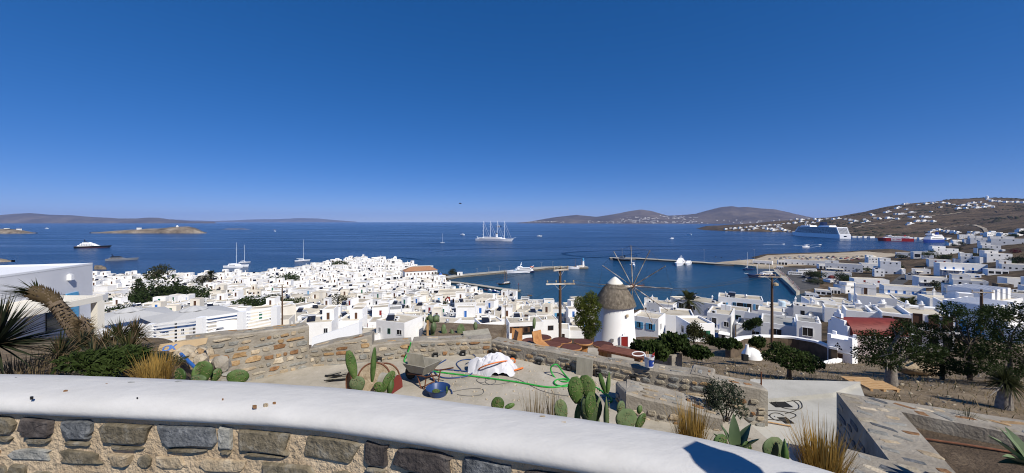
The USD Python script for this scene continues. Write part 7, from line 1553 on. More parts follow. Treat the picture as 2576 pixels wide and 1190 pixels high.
for i, (z, r) in enumerate(((0, .19), (.08, .21), (.2, .18), (.32, .12), (.42, .06), (.47, .02))): rg.append([(r*math.cos(a)*(1 + .13*math.sin(3*a + i)) + z*.02, r*.7*math.sin(a)*(1 + .1*math.cos(4*a + i*2)), z + .02*math.sin(5*a)) for a in np.linspace(0, 2*PI, 15)[:-1]])
put(t, 'sack', MB().loft(rg), 'sack_white', smooth=50); put(t, 'torn_label', MB().box((-.12, -.215, .02), (.05, -.2, .13)), 'wood_orange')
# rubble and pebbles on the yard
g = np.random.default_rng(12); m = MB()
for i in range(420):
    vx, vy = (g.uniform(1060, 1560), g.uniform(903, 1010)) if i < 220 else (g.normal(1480, 26), g.normal(972, 9)); p = on(vx, vy)
    if p[1] > 10.6 or p[1] < 5.5: continue
    s = g.uniform(.006, .03); v, f = ICO[1]; m.add(v * s * g.uniform(.6, 1.3, 3) * (1 + .3*(g.random((len(v), 1)) - .5)) + p, f)
solo('pebbles', m, 'stone_cream', 'loose pebbles and rubble scattered on the yard floor', 'rubble', kind='stuff')
# --- prickly pears, agaves, grasses ------------------------------------------------------
def pad(base, L, w, yaw, lean, th=.028):
    """one cactus joint, growing from base, turned by yaw, leaning sideways; returns (mesh arrays, tip)"""
    n, m_ = 9, 12; up = np.array([math.sin(lean), 0, math.cos(lean)]); sd_ = np.array([math.cos(lean), 0, -math.sin(lean)]); fw = np.array([0, 1., 0]); c, s = math.cos(yaw), math.sin(yaw); rot = lambda v: np.stack([c*v[..., 0] - s*v[..., 1], s*v[..., 0] + c*v[..., 1], v[..., 2]], -1)
    rings = []
    for i in range(n):
        k = i / (n - 1); ww = w * .5 * (math.sin(PI * (k * .90 + .06)) ** .65) * (.72 + .4 * k) + .004; t_ = th * (math.sin(PI * min(.97, k * .9 + .08)) ** .7) * (1.4 - .7 * k)
        a = np.linspace(0, 2*PI, m_ + 1)[:-1]; rings.append(np.array(base) + rot(up * L * k + np.outer(np.cos(a) * ww, sd_) + np.outer(np.sin(a) * t_, fw)))
    return MB().loft(rings), np.array(base) + rot(up * L * .96)
def spines(mb, base, L, w, yaw, lean, n, seed):
    q = random.Random(seed); c, s = math.cos(yaw), math.sin(yaw)
    for i in range(n):
        k = .15 + .8*q.random(); u = q.uniform(-.42, .42) * w * math.sin(PI*(k*.9+.06)); x, z, y = math.cos(lean)*u + math.sin(lean)*L*k, math.cos(lean)*L*k - math.sin(lean)*u, -.026
        P = np.array(base) + (c*x - s*y, s*x + c*y, z); mb.ball(P, .0036, 0)
def cactus(label, D, pads, mat='cactus_green', name='prickly_pear'):
    """pads: (vx, vy of the foot, length px, width px, yaw, lean)"""
    t = thing(name, label, 'cactus'); sp = MB(); k = D / FV
    for i, (vx, vy, L, w, yaw, lean, *o) in enumerate(pads):
        b = at(vx, vy, D + (o[0] if o else 0)); m, tip = pad(b, L*k*.86, w*k*.80, yaw, lean, .024 if w > 20 else w*k*.36); put(t, 'pad', m, o[1] if len(o) > 1 else mat, smooth=60)
        if w > 20: spines(sp, b, L*k*.86, w*k*.76, yaw, lean, 34, i)
    if sp.n: put(t, 'areoles', sp, 'spine_brown', kind='stuff')
cactus('prickly pear with big upright pads and a tall stem, centre right behind the parapet', 3.4, [(1418, 1062, 70, 48, .4, -.25, 0, 'cactus_grey'), (1452, 1070, 60, 26, .9, .05), (1452, 1014, 78, 52, .2, -.12), (1488, 1070, 100, 70, -.2, .0, .12, 'cactus_grey'), (1482, 1050, 72, 44, .5, .1, -.1), (1485, 1004, 70, 54, -.3, -.25), (1500, 1090, 130, 66, -.3, -.35, .2, 'cactus_grey'), (1525, 1080, 95, 26, 1.2, 0, .05, 'cactus_grey'), (1522, 988, 62, 15, .3, -.3), (1528, 990, 60, 15, 1.0, .28), (1560, 1046, 46, 32, .3, .1, .2, 'cactus_grey')])
cactus('prickly pear of low round pads beside the stone block', 3.5, [(1574, 1085, 66, 74, .1, .05, 0, 'cactus_grey'), (1600, 1078, 50, 30, .4, .75), (1606, 1040, 24, 16, .2, .3)])
cactus('lone round cactus pad peeping over the parapet mid-way', 3.6, [(1252, 1040, 48, 42, .1, .0), (1270, 1026, 30, 14, .2, 1.3)])
cactus('prickly pear with a broad dark pad pair, left behind the parapet', 3.7, [(515, 958, 58, 54, .3, -.1), (490, 960, 44, 22, 1.2, .1, -.1), (456, 966, 46, 46, -.2, -.15), (536, 962, 40, 30, .9, .35, .1), (500, 966, 26, 50, 0, 0, -.15, 'cactus_grey')])
cactus('prickly pear with one wide pointed pad beside the sloping wall', 3.7, [(592, 970, 46, 62, .5, .25), (606, 970, 34, 30, 1.2, .1, .08)])
cactus('prickly pear clump with slim pads before the drum lids', 4.2, [(894, 955, 90, 30, .5, -.22), (936, 960, 100, 18, 1.1, .1, .1), (905, 985, 46, 50, .2, -.3, 0, 'cactus_grey'), (962, 985, 62, 34, .6, .55), (952, 990, 34, 36, 0, .1), (978, 992, 40, 20, .9, .3)])
cactus('tiny prickly pear planted in the blue basin', 8.45, [(1097, 992, 16, 26, .1, 0), (1124, 990, 22, 7, 1.0, 0)])
cactus('prickly pear with low broad pads and dark hollow, right end of the parapet', 3.0, [(1940, 1160, 72, 96, .25, .2, .1, 'cactus_grey'), (1975, 1170, 70, 36, 1.0, .25), (1812, 1130, 44, 50, .2, 0), (1876, 1150, 46, 40, .3, .05)])
def blade(base, az, L, w, up, droop, n=7, fold=.25):
    h = np.array([math.cos(az), math.sin(az), 0]); s = np.array([-h[1], h[0], 0]); V = []
    for i in range(n):
        t_ = i / (n - 1); c = np.array(base) + h*L*t_*math.cos(up) + np.array([0, 0, L*(t_*math.sin(up) - droop*t_*t_)]); ww = w*(1 - t_**2.2)*(.65 + .7*t_*(1-t_)*2) + .0004
        V += [c - s*ww/2 + (0, 0, fold*ww), c, c + s*ww/2 + (0, 0, fold*ww)]
    f = []
    for i in range(n - 1):
        for j in range(2): a = i*3 + j; f += [[a, a+1, a+4], [a, a+4, a+3]]
    return V, f
def agave(label, vx, vy, D, leaves, mat='agave_green'):
    t = thing('agave', label, 'agave'); c = at(vx, vy, D)
    for az, L, w, up in leaves: V, f = blade(c, az, L, w, up, .12, 9, .35); put(t, 'leaf', MB().add(V, f).add(np.array(V) - (0, 0, .006), np.array(f)[:, ::-1]), mat, smooth=40)
agave('agave with three pointed leaves standing over the parapet near the lower right', 1850, 1150, 3.05, [(.2, .34, .11, 1.1), (2.6, .30, .11, 1.2), (1.2, .38, .10, 1.35), (4.4, .25, .10, 1.0), (3.3, .33, .11, .9), (5.4, .32, .11, 1.0)])
agave('pale agave with broad leaves at the bottom right corner', 2590, 1175, 4.6, [(2.7, .52, .17, .8), (3.3, .50, .15, .5), (2.2, .5, .17, 1.1), (4.0, .45, .15, .4), (1.4, .5, .17, 1.0), (5.2, .45, .15, .6), (0.4, .5, .16, .8), (3.0, .35, .13, .2)], 'agave_green')
def tuft(name, label, c, n, L, spread, mat, seed, droop=.25, w=.006, cat='grass', kind=None, up0=.9, rad=.1):
    q = random.Random(seed); m = MB()
    for i in range(n):
        a = q.uniform(0, 2*PI); r = rad*math.sqrt(q.random()); V, f = blade((c[0] + r*math.cos(a), c[1] + r*math.sin(a), c[2]), a + q.uniform(-.5, .5), L*q.uniform(.55, 1.1), w*q.uniform(.7, 1.4), up0 + (PI/2 - up0)*q.random()**spread, droop*q.random(), 5, .1); m.add(V, f)
    t = thing(name, label, cat); put(t, 'blades', m, mat)
tuft('grass_tuft', 'tall golden grass tuft hiding the white bag, by the stone block', at(1738, 1150, 3.5), 460, .58, .5, 'straw_gold', 1, .45, .006, up0=1.15, rad=.10)
tuft('grass_tuft', 'tall golden grass tuft at the lower right in front of the planter', at(2068, 1215, 3.2), 560, .60, .55, 'straw_gold', 2, .5, .006, up0=1.0, rad=.13)
tuft('grass_tuft', 'leaning golden grass tuft left of the first cactus', at(392, 958, 3.8), 520, .34, .7, 'straw_gold', 3, .45, .005, up0=.8, rad=.13)
tuft('grass_tuft', 'thin dry grass left of the tall cactus', at(1345, 1065, 3.4), 70, .33, .6, 'straw_pale', 4, .1, .004, up0=1.1, rad=.10); tuft('grass_tuft', 'thin dry grass touching the tall cactus', at(1388, 1068, 3.4), 60, .34, .6, 'straw_pale', 5, .1, .004, up0=1.2, rad=.05)
tuft('grass_tuft', 'low brownish dry grass at the far left above the parapet', at(55, 945, 4.2), 600, .24, .9, 'straw_pale', 6, .5, .006, up0=.5, rad=.42)
def yucca(label, c, n, L, w, mat, seed, up0=-.1, stem=0, dry=0, droop=.15, name='yucca'):
    q = random.Random(seed); t = thing(name, label, 'yucca'); m, k = MB(), MB(); b = np.array(c) + (0, 0, stem)
    for i in range(n):
        a = q.uniform(0, 2*PI); V, f = blade(b, a, L*q.uniform(.75, 1.1), w*q.uniform(.8, 1.2), up0 + (PI/2 - up0)*q.random()**1.1, droop*q.random(), 6, .3); (k if q.random() < dry else m).add(V, f)
    put(t, 'leaves', m, mat)
    if k.n: put(t, 'dead_leaves', k, 'leaf_dry')
    if stem: put(t, 'stem', MB().tube([c, b], [.06, .05], 8), 'palm_bark')
yucca('large dark yucca with stiff radiating leaves at the left edge', at(-10, 868, 4.0), 260, .62, .026, 'yucca_dark', 1, -.5, dry=.10)
q = random.Random(2)
for i, (vx, vy, D, L, lab) in enumerate(((150, 900, 4.9, .42, 'green spiky yucca below the leaning palm trunk'), (205, 872, 5.6, .40, 'grey-green yucca at the foot of the palm trunk'), (265, 880, 5.4, .40, 'half-dry yucca in front of the first parasol'), (325, 888, 5.2, .44, 'half-dry yucca before the fence post'), (285, 915, 4.7, .36, 'browning yucca low in the middle of the bank'), (350, 912, 4.8, .32, 'straw-coloured yucca beside the golden tuft'), (300, 850, 6.0, .40, 'upright yucca against the white fence'), (235, 905, 4.9, .36, 'dry yucca with drooping leaves above the green shrub'), (340, 845, 6.2, .36, 'small grey yucca against the second fence post'))):
    yucca(lab, at(vx, vy, D), 150, L, .020, ['leaf_palm', 'leaf_silver', 'leaf_palm'][i % 3], 20 + i, -.3, dry=[.3, .5, .75][i % 3], droop=.4)
def leafy_bush(label, c, r, h, n, size, mat, seed, name='shrub', asp=.35, kids=7):
    t = thing(name, label, 'shrub'); q = random.Random(seed); B = [(c[0] + q.uniform(-.6, .6)*r, c[1] + q.uniform(-.5, .5)*r, c[2] + h*q.uniform(.3, .75), r*q.uniform(.35, .55), r*q.uniform(.35, .55), h*q.uniform(.25, .4)) for _ in range(kids)]
    m = MB(); 
    for b in B: m.tube([c, (np.array(c) + b[:3]) / 2 + (0, 0, .05*h), b[:3]], [.012*h + .006, .008, .003], 5)
    put(t, 'stem', m, 'bark'); p, d = blob_points(B, n, seed, .35); put(t, 'foliage', leaf_cards(p, seed, size, asp, .0, d), mat)
leafy_bush('leafy fresh green shrub low above the parapet', at(268, 938, 4.3), .42, .30, 1500, .075, 'leaf_mid', 3)
leafy_bush('low dusty shrub in the middle of the soil bank', at(380, 930, 4.5), .3, .16, 700, .05, 'leaf_silver', 5)
# --- the leaning palm stump ---------------------------------------------------------------
t = thing('palm_stump', 'leaning shaggy palm trunk with a single green tuft at its tip', 'palm'); P = smooth_line([at(215, 872, 6.4), at(195, 838, 6.4), at(165, 795, 6.35), at(125, 752, 6.3), at(95, 738, 6.3)], 26); put(t, 'trunk', MB().tube(P, np.linspace(.13, .085, 26), 12), 'palm_bark')
g = np.random.default_rng(8); m = MB()
for i in range(900):
    k = g.integers(0, 26); a = g.uniform(0, 2*PI); d = P[min(k+1, 25)] - P[max(k-1, 0)]; d /= np.linalg.norm(d); e1 = np.cross(d, [0, 1., 0]); e1 /= np.linalg.norm(e1); e2 = np.cross(d, e1); n_ = math.cos(a)*e1 + math.sin(a)*e2; c = P[k] + n_*.095; L = g.uniform(.04, .10); s = np.cross(n_, d)*.02
    m.add([c - s, c + s, c + n_*L*.7 + d*L*.8*(1 if k > 17 else -.4)], [[0, 1, 2]])
put(t, 'leaf_base', m, 'leaf_dry', kind='stuff'); m = MB(); q = random.Random(6)
for i in range(110): V, f = blade(P[25], PI + q.uniform(-.7, .7), .52*q.uniform(.6, 1.1), .020, q.uniform(-.15, .6), .3*q.random(), 6, .3); m.add(V, f)
put(t, 'green_tuft', m, 'leaf_palm')
t = thing('palm_stump', 'short dead palm sucker beside the leaning trunk', 'palm'); P2 = [at(222, 865, 6.3), at(215, 825, 6.3), at(206, 800, 6.3)]; put(t, 'trunk', MB().tube(P2, [.09, .08, .04], 9), 'palm_bark'); m = MB()
for i in range(260): a = g.uniform(0, 2*PI); k = g.random(); c = np.array(P2[0]) + (np.array(P2[2]) - P2[0])*k; n_ = np.array([math.cos(a), math.sin(a), 0]); m.add([c + n_*.07 + (0, 0, -.02), c + n_*.07 + (.02, .01, .0), c + n_*.17 + (0, 0, g.uniform(-.05, .12))], [[0, 1, 2]])
put(t, 'leaf_base', m, 'leaf_dry', kind='stuff')
# cardboard with blue paint, blue pipe, broken rubble
a, b_ = at(398, 878, 6.2), at(520, 858, 6.6); up = np.array([0, 0.05, .11]); t = thing('cardboard', 'flat cardboard strip with two blue painted letters lying on the bank', 'cardboard'); put(t, 'sheet', MB().add([a - up*.9, b_ - up*.4, b_ + up*.5, a + up*.6, a - up*.9 + (0, .012, 0), b_ - up*.4 + (0, .012, 0), b_ + up*.5 + (0, .012, 0), a + up*.6 + (0, .012, 0)], [[0, 3, 2, 1], [4, 5, 6, 7], [0, 1, 5, 4], [1, 2, 6, 5], [2, 3, 7, 6], [3, 0, 4, 7]]), 'cardboard')
ex = (b_ - a) / np.linalg.norm(b_ - a); uz = up / np.linalg.norm(up)
for k, ch in ((.08, 'O'), (.21, 'X')):
    m = meshkit.text_mesh(ch, .085, .004, bold=True); v = np.array(m.vertices); o = a + (b_ - a)*k - uz*.05 - np.array([0, .008, 0]); put(t, 'letter', MB().add(o + np.outer(v[:, 0]*1.3, ex) + np.outer(v[:, 1], uz) + np.outer(v[:, 2], [0, -1, 0]), np.array(m.faces)), 'paint_blue')
solo('water_pipe', MB().tube(smooth_line([at(455, 890, 5.6), at(470, 905, 5.3), at(488, 922, 5.0), at(505, 938, 4.7)], 20), .022, 8), 'paint_blue', 'bright blue pipe sticking out of the soil left of the sloping wall', 'water pipe')
t = thing('rubble_heap', 'broken masonry lumps at the foot of the sloping wall', 'rubble'); g = np.random.default_rng(3)
for i in range(34):
    vx = g.uniform(452, 560); D = g.uniform(5.2, 7.6); vy = 880 + (vx - 452)*.35 + (6.4 - D)*14 + g.uniform(-8, 8); v, f = ICO[1]; s = g.uniform(.04, .13); put(t, 'lump', MB().add(v*s*g.uniform(.6, 1.2, 3)*(1 + .5*(g.random((len(v), 1)) - .5)) + at(vx, vy, D), f), ['stone_cream', 'stone_ochre', 'mortar', 'stone_tan'][i % 4])
# --- villa, parasols, fence on the left -------------------------------------------------
plain('render_white', (0.70, 0.71, 0.73), 0.85); mottled('villa_wall', [(0.3, (0.57, 0.575, 0.60)), (0.7, (0.64, 0.645, 0.665))], 0.8, rough=0.9); plain('render_cream', (0.70, 0.66, 0.57), 0.85)  # villa wall darker than its roof edge: grazing shade put into the colour
t = thing('villa', 'white flat-roofed villa with pergola and sky-blue shutters at the left edge', 'villa')
c0, c1 = at(233, 663, 20), at(-30, 698, 14.9); zt = 54.73; d = (c1 - c0)[:2]; L = np.linalg.norm(d); d /= L; n_ = np.array([-d[1], d[0]]); n_ = n_ if n_ @ (-c0[:2]) > 0 else -n_
d3, n3, up = np.array([*d, 0]), np.array([*n_, 0]), np.array([0, 0, 1.]); O = np.array([c0[0], c0[1], 0])
put(t, 'wall', MB().obox(O + d3*6 - n3*4 + up*51.9, d3*6, n3*4, up*2.78), 'villa_wall'); rm = MB()
for o, a_, b_ in ((d3*6 - n3*.12, d3*6, n3*.12), (d3*.12 - n3*4, d3*.12, n3*3.76), (d3*6 - n3*7.88, d3*6, n3*.12)): rm.obox(O + o + up*(zt - .02), a_, b_, up*.06)
put(t, 'roof_edge', rm, 'render_white'); put(t, 'roof', MB().obox(O + d3*6.1 - n3*4 + up*(zt - .06), d3*5.8, n3*3.7, up*.03), 'render_white')
put(t, 'wall_light', MB().obox(O + d3*1.55 + n3*.09 + up*54.2, d3*.09, n3*.088, up*.13).obox(O + d3*1.55 + n3*.07 + up*54.36, d3*.06, n3*.05, up*.025), 'paint_white')
for k, (x, z, w, h, mt) in enumerate(((1.35, 52.6, .35, 1.6, 'paint_sky'), (2.3, 52.6, .5, 1.6, 'window_dark'), (5.2, 51.5, .35, 1.7, 'paint_sky'), (6.2, 51.5, .5, 1.7, 'window_dark'))): put(t, 'shutter' if mt == 'paint_sky' else 'window', MB().obox(O + d3*x + n3*.03 + up*z, d3*w, n3*.028, up*h*.5), mt)
pz = 53.5; E1, E2 = at(243, 743, 17.4), at(-60, 803, 13.2); E1[2] = E2[2] = pz
eb = (E2 - E1) / np.linalg.norm(E2 - E1); put(t, 'pergola_beam', MB().bar(E1 - (0, 0, .14) - eb*.2, E2 - (0, 0, .14), .18, .26), 'render_cream')
for k in range(34): a = E1 + (E2 - E1)*(k + .5)/34; put(t, 'pergola_slat', MB().bar(a + (-.1, 0, .012), a + (-3.4, .05, .012), .10, .04), 'render_cream')
put(t, 'pergola_post', MB().box((E1[0] - .22, E1[1] - .05, 49.5), (E1[0] + .1, E1[1] + .25, pz - .275)), 'render_cream')
plain('parasol_cloth', (0.43, 0.43, 0.425), 0.85); plain('parasol_trim', (0.04, 0.075, 0.17), 0.85); plain('parasol_under', (0.60, 0.60, 0.62), 0.9)  # valance: the blue of shaded cloth is put into the colour
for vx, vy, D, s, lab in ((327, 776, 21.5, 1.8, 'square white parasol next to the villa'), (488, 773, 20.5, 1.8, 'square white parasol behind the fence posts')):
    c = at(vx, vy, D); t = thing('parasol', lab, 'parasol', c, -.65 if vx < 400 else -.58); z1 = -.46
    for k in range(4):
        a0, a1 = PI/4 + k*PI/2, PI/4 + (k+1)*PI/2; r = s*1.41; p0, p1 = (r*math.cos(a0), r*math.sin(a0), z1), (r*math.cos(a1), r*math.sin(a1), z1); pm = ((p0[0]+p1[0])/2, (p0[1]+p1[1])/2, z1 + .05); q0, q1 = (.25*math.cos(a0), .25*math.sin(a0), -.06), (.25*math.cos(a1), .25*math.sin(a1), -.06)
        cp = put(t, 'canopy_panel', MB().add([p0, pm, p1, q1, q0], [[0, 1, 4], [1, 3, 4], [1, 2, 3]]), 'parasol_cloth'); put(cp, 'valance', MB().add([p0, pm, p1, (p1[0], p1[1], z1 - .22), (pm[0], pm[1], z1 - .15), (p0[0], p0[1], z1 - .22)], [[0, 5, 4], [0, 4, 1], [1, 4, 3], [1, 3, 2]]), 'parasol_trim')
        put(t, 'rib', MB().tube([(0, 0, -.1), (p0[0]*.98, p0[1]*.98, z1 - .03)], .018, 5), 'metal_grey')
    put(t, 'cap', MB().loft([[(.62*math.cos(a) * (1 + .06*math.cos(8*a)), .62*math.sin(a)*(1 + .06*math.cos(8*a)), -.115 + .02*math.cos(8*a)) for a in np.linspace(0, 2*PI, 33)[:-1]], [(.12*math.cos(a), .12*math.sin(a), .07) for a in np.linspace(0, 2*PI, 33)[:-1]]]), 'parasol_cloth', smooth=50); put(t, 'pole', MB().cyl((0, 0, -3.2), (0, 0, -.05), .04, n=8), 'metal_grey')
t = thing('slat_fence', 'white fence of level slats between square posts below the parasols', 'fence'); FP = [(260, 828, 892, 15.4), (378, 815, 880, 15.2), (508, 797, 872, 15.0), (610, 783, 852, 15.6), (694, 770, 830, 16.2)]
for i, (vx, y0, y1, D) in enumerate(FP):
    a, b_ = at(vx, y0, D), at(vx, y1, D); put(t, 'post', MB().box((a[0] - .13, a[1] - .13, b_[2] - .4), (a[0] + .13, a[1] + .13, a[2])), 'paint_white')
    if i:
        va, ya, yb, Da = FP[i-1]; e, f = at(va, ya, Da), at(va, yb, Da)
        for k in range(8): u = .06 + k/8; P_, Q_ = e + (f - e)*u, a + (b_ - a)*u; dd = (Q_ - P_)/np.linalg.norm(Q_ - P_); put(t, 'slat', MB().bar(P_ + dd*.135, Q_ - dd*.135, .03, .055 if k else .09), 'paint_white')
mid = at(440, 840, 15.1); put(t, 'picket', MB().box((mid[0] - .03, mid[1] + .02, mid[2] - .6), (mid[0] + .03, mid[1] + .06, mid[2] + .5)), 'black_matte')
a, b_ = at(784, 850, 13.5), at(903, 812, 14.6); P_ = at(903, 870, 14.6); Q_ = at(784, 905, 13.5); wd = np.array([.05, .2, 0]); solo('garden_wall', MB().add([Q_, P_, b_, a, Q_ + wd, P_ + wd, b_ + wd, a + wd], [[0, 1, 2, 3], [5, 4, 7, 6], [0, 4, 5, 1], [1, 5, 6, 2], [2, 6, 7, 3], [3, 7, 4, 0]]), 'render_white', 'plain white sloping wall behind the stepped stone wall', 'wall')
# ---- windmill, poles, tables, garden ---------------------------------------------------
mottled('thatch', [(0.3, (0.09, 0.072, 0.055)), (0.5, (0.19, 0.16, 0.125)), (0.72, (0.30, 0.26, 0.205))], 3.0, rough=0.95, bump=0.8, bscale=14, dist=0.05, stretch=(1, 1, .25))
mottled('spar_wood', [(0.3, (0.16, 0.12, 0.09)), (0.5, (0.34, 0.28, 0.22)), (0.62, (0.62, 0.58, 0.52))], 1.3, rough=0.9)
mottled('pole_wood', [(0.3, (0.055, 0.032, 0.02)), (0.7, (0.13, 0.08, 0.05))], 4.0, rough=0.9, stretch=(1, 1, .1))
c = at(1547, 868, 46); t = thing('windmill', 'round white windmill with thatched cone, bare spoked wheel and red door', 'windmill', c)
put(t, 'tower', MB().lathe([(2.85, -3), (2.58, 0), (2.5, .5), (2.36, 2.5), (2.2, 5.2)], 40), 'whitewash', smooth=40)
prf = [(2.5, 5.05), (2.44, 5.3), (2.1, 6.05), (1.52, 6.95), (.94, 7.65)]; put(t, 'thatch_roof', MB().lathe(prf, 40), 'thatch', smooth=40); put(t, 'roof_cap', MB().lathe([(.94, 7.66), (.92, 7.76), (.46, 8.22), (.12, 8.48), (.01, 8.5)], 28), 'render_cream', smooth=40)
g = np.random.default_rng(1); m = MB()
for i in range(5200):
    k = g.random() ** .8; a = g.uniform(0, 2*PI); z = 7.7 - k*2.5; r = np.interp(z, [p_[1] for p_ in prf], [p_[0] for p_ in prf]); z2 = max(z - g.uniform(.25, .5), 4.85 + .2*g.random()); r2 = np.interp(z2, [p_[1] for p_ in prf], [p_[0] for p_ in prf]) + .03; u = g.normal()*.02; w = .018/r
    pt = lambda r, an, zz: (r*math.cos(an), r*math.sin(an), zz); m.add([pt(r + .04, a - w, z), pt(r + .04, a + w, z), pt(r2 + .05*g.random(), a + u, z2)], [[0, 1, 2]])
put(t, 'straw', m, 'straw_grey', kind='stuff') if 'straw_grey' in MATS else (leafy('straw_grey', (0.20, 0.165, 0.125), (0.46, 0.39, 0.30), 0.1, 3.0, 0.9), put(t, 'straw', m, 'straw_grey', kind='stuff'))
da = math.atan2(-c[1], -c[0]) + .42; dv = np.array([math.cos(da), math.sin(da), 0]); ds = np.array([-dv[1], dv[0], 0])
dd_ = put(t, 'door', MB().obox(dv*2.56 + (0, 0, .92), ds*.42, dv*.06, (0, 0, .92)), 'paint_red'); put(dd_, 'frame', MB().obox(dv*2.58 + ds*.47 + (0, 0, .95), ds*.05, dv*.08, (0, 0, .95)).obox(dv*2.58 - ds*.47 + (0, 0, .95), ds*.05, dv*.08, (0, 0, .95)).obox(dv*2.58 + (0, 0, 1.88), ds*.42, dv*.08, (0, 0, .04)), 'render_white'); put(t, 'door_lamp', MB().lathe([(.05, 2.1), (.09, 2.15), (.05, 2.32)], 8, dv*2.62), 'paint_white')
for az, z in ((-.12, 1.35), (.62, 4.2)):
    wv = np.array([math.cos(da - .42 + az), math.sin(da - .42 + az), 0]); ws = np.array([-wv[1], wv[0], 0]); r = 2.52 if z < 2 else 2.42; put(t, 'window', MB().obox(wv*r + (0, 0, z), ws*.16, wv*.05, (0, 0, .17)), 'stone_tan' if z > 2 else 'metal_grey')
ax = np.array([math.sin(.86), math.cos(.86), -.06]); ax /= np.linalg.norm(ax); e1 = np.cross(ax, [0, 0, 1.]); e1 /= np.linalg.norm(e1); e2 = np.cross(e1, ax); hub = np.array([0, 0, 7.1]) + ax*4.0
put(t, 'windshaft', MB().tube([(0, 0, 7.1), hub, hub + ax*1.0], [.2, .17, .13], 10), 'spar_wood'); put(t, 'bowsprit', MB().tube([hub + ax*.9, hub + ax*3.0], [.09, .05], 8), 'rust'); put(t, 'hub', MB().cyl(hub - ax*.22, hub + ax*.25, .27, n=12), 'rust')
tips = []
for k in range(12):
    an = k*PI/6 + .08; d = e1*math.cos(an) + e2*math.sin(an); tip = hub + d*5.35; tips.append(tip); put(t, 'spar', MB().tube([hub, hub + d*2.6, tip], [.085, .07, .055], 6), 'spar_wood')
m = MB()
for k in range(12):
    a, b = tips[k], tips[(k+1) % 12]; m.tube([a, (a + b)/2 + (hub - (a+b)/2)*.03, b], .014, 4, False); m.tube([hub + ax*2.95, a], .008, 4, False)
put(t, 'rope', m, 'rope_dark', kind='stuff')
# utility poles and their wires
def pole(label, vx, vy0, vy1, D, arms, r=.13, lamp=False):
    b, p = at(vx, vy0, D), at(vx, vy1, D); h = p[2] - b[2]; t = thing('utility_pole', label, 'utility pole', b); put(t, 'pole', MB().tube([(0, 0, -.8), (0, 0, h*.5), (0, 0, h)], [r, r*.9, r*.72], 9), 'pole_wood'); ends = []
    for z, w, yaw, n in arms:
        d = np.array([math.cos(yaw), math.sin(yaw), 0]); s = np.array([-d[1], d[0], 0]); o = np.array([0, 0, h - z]) - s*.12; a_ = put(t, 'crossarm', MB().obox(o, d*w, s*.05, (0, 0, .06)), 'spar_wood'); ins = MB()
        for k in np.linspace(-.9, .9, n): q_ = o + d*w*k; ins.lathe([(.02, .06), (.02, .14), (.06, .15), (.065, .24), (.03, .3)], 7, q_); ends.append(b + q_ + (0, 0, .3))
        put(a_, 'insulator', ins, 'stone_tan', kind='stuff'); put(t, 'strut', MB().bar(o + d*w*.4 - (0, 0, .06), (0, -.05, h - z - .55), .035, .035).bar(o - d*w*.4 - (0, 0, .06), (0, -.05, h - z - .55), .035, .035), 'metal_grey')
    if lamp: put(t, 'lamp', MB().lathe([(.03, h - 1.1), (.3, h - 1.0), (.24, h - .8), (.05, h - .7)], 12, (.32, -.1, 0)), 'stone_tan')
    return ends
p1 = pole('weathered utility pole with two crossarms left of the windmill', 1409, 868, 675, 30, [(.12, .75, .5, 3), (1.25, 1.2, .12, 4)]); p2 = pole('dark utility pole with one crossarm and a lamp in the garden', 1942, 890, 694, 40, [(.1, 1.35, -.25, 6)], .15, True)
p3 = pole('small dark utility pole standing in front of the town, right of the fence', 710, 845, 718, 62, [(.3, 1.3, .35, 3)]); p4 = pole('thin utility pole among the roofs downhill of the cactus bed', 1271, 838, 768, 72, [(.1, .5, .1, 2)], .1); p5 = pole('dark utility pole top beyond the trees at the right', 2469, 800, 728, 46, [(.35, 1.2, -.15, 3)], .16)
far = [at(2900, 800, 60), at(-100, 700, 90)]
for i, (a, b, sg) in enumerate([(p1[3], p2[0], 1.2), (p1[4], p2[1], 1.3), (p1[6], p2[3], 1.1), (p2[5], p5[0], .8), (p2[4], p5[1], .9), (p3[0], p1[0], 1.6), (p3[2], p1[1], 1.8), (p3[1], far[1], 2.5), (p4[0], p1[5], .9), (p5[2], far[0], .8)]):
    k = np.linspace(0, 1, 22)[:, None]; P = a + (b - a)*k - np.array([0, 0, sg])*4*k*(1 - k); nm = ['first', 'second', 'third'][i % 3]; solo('power_line', MB().tube(P, .011, 4, False), 'rope_dark', ['power line crossing the harbour behind the windmill, upper', 'power line crossing the harbour behind the windmill, middle', 'power line crossing the harbour behind the windmill, lower', 'power line from the garden pole towards the trees, outer', 'power line from the garden pole towards the trees, inner', 'power line over the town to the pole left of the windmill, upper', 'power line over the town to the pole left of the windmill, lower', 'power line running seaward from the small pole by the fence', 'power line from the thin pole among the roofs', 'power line leaving the picture beyond the trees'][i], 'power line')
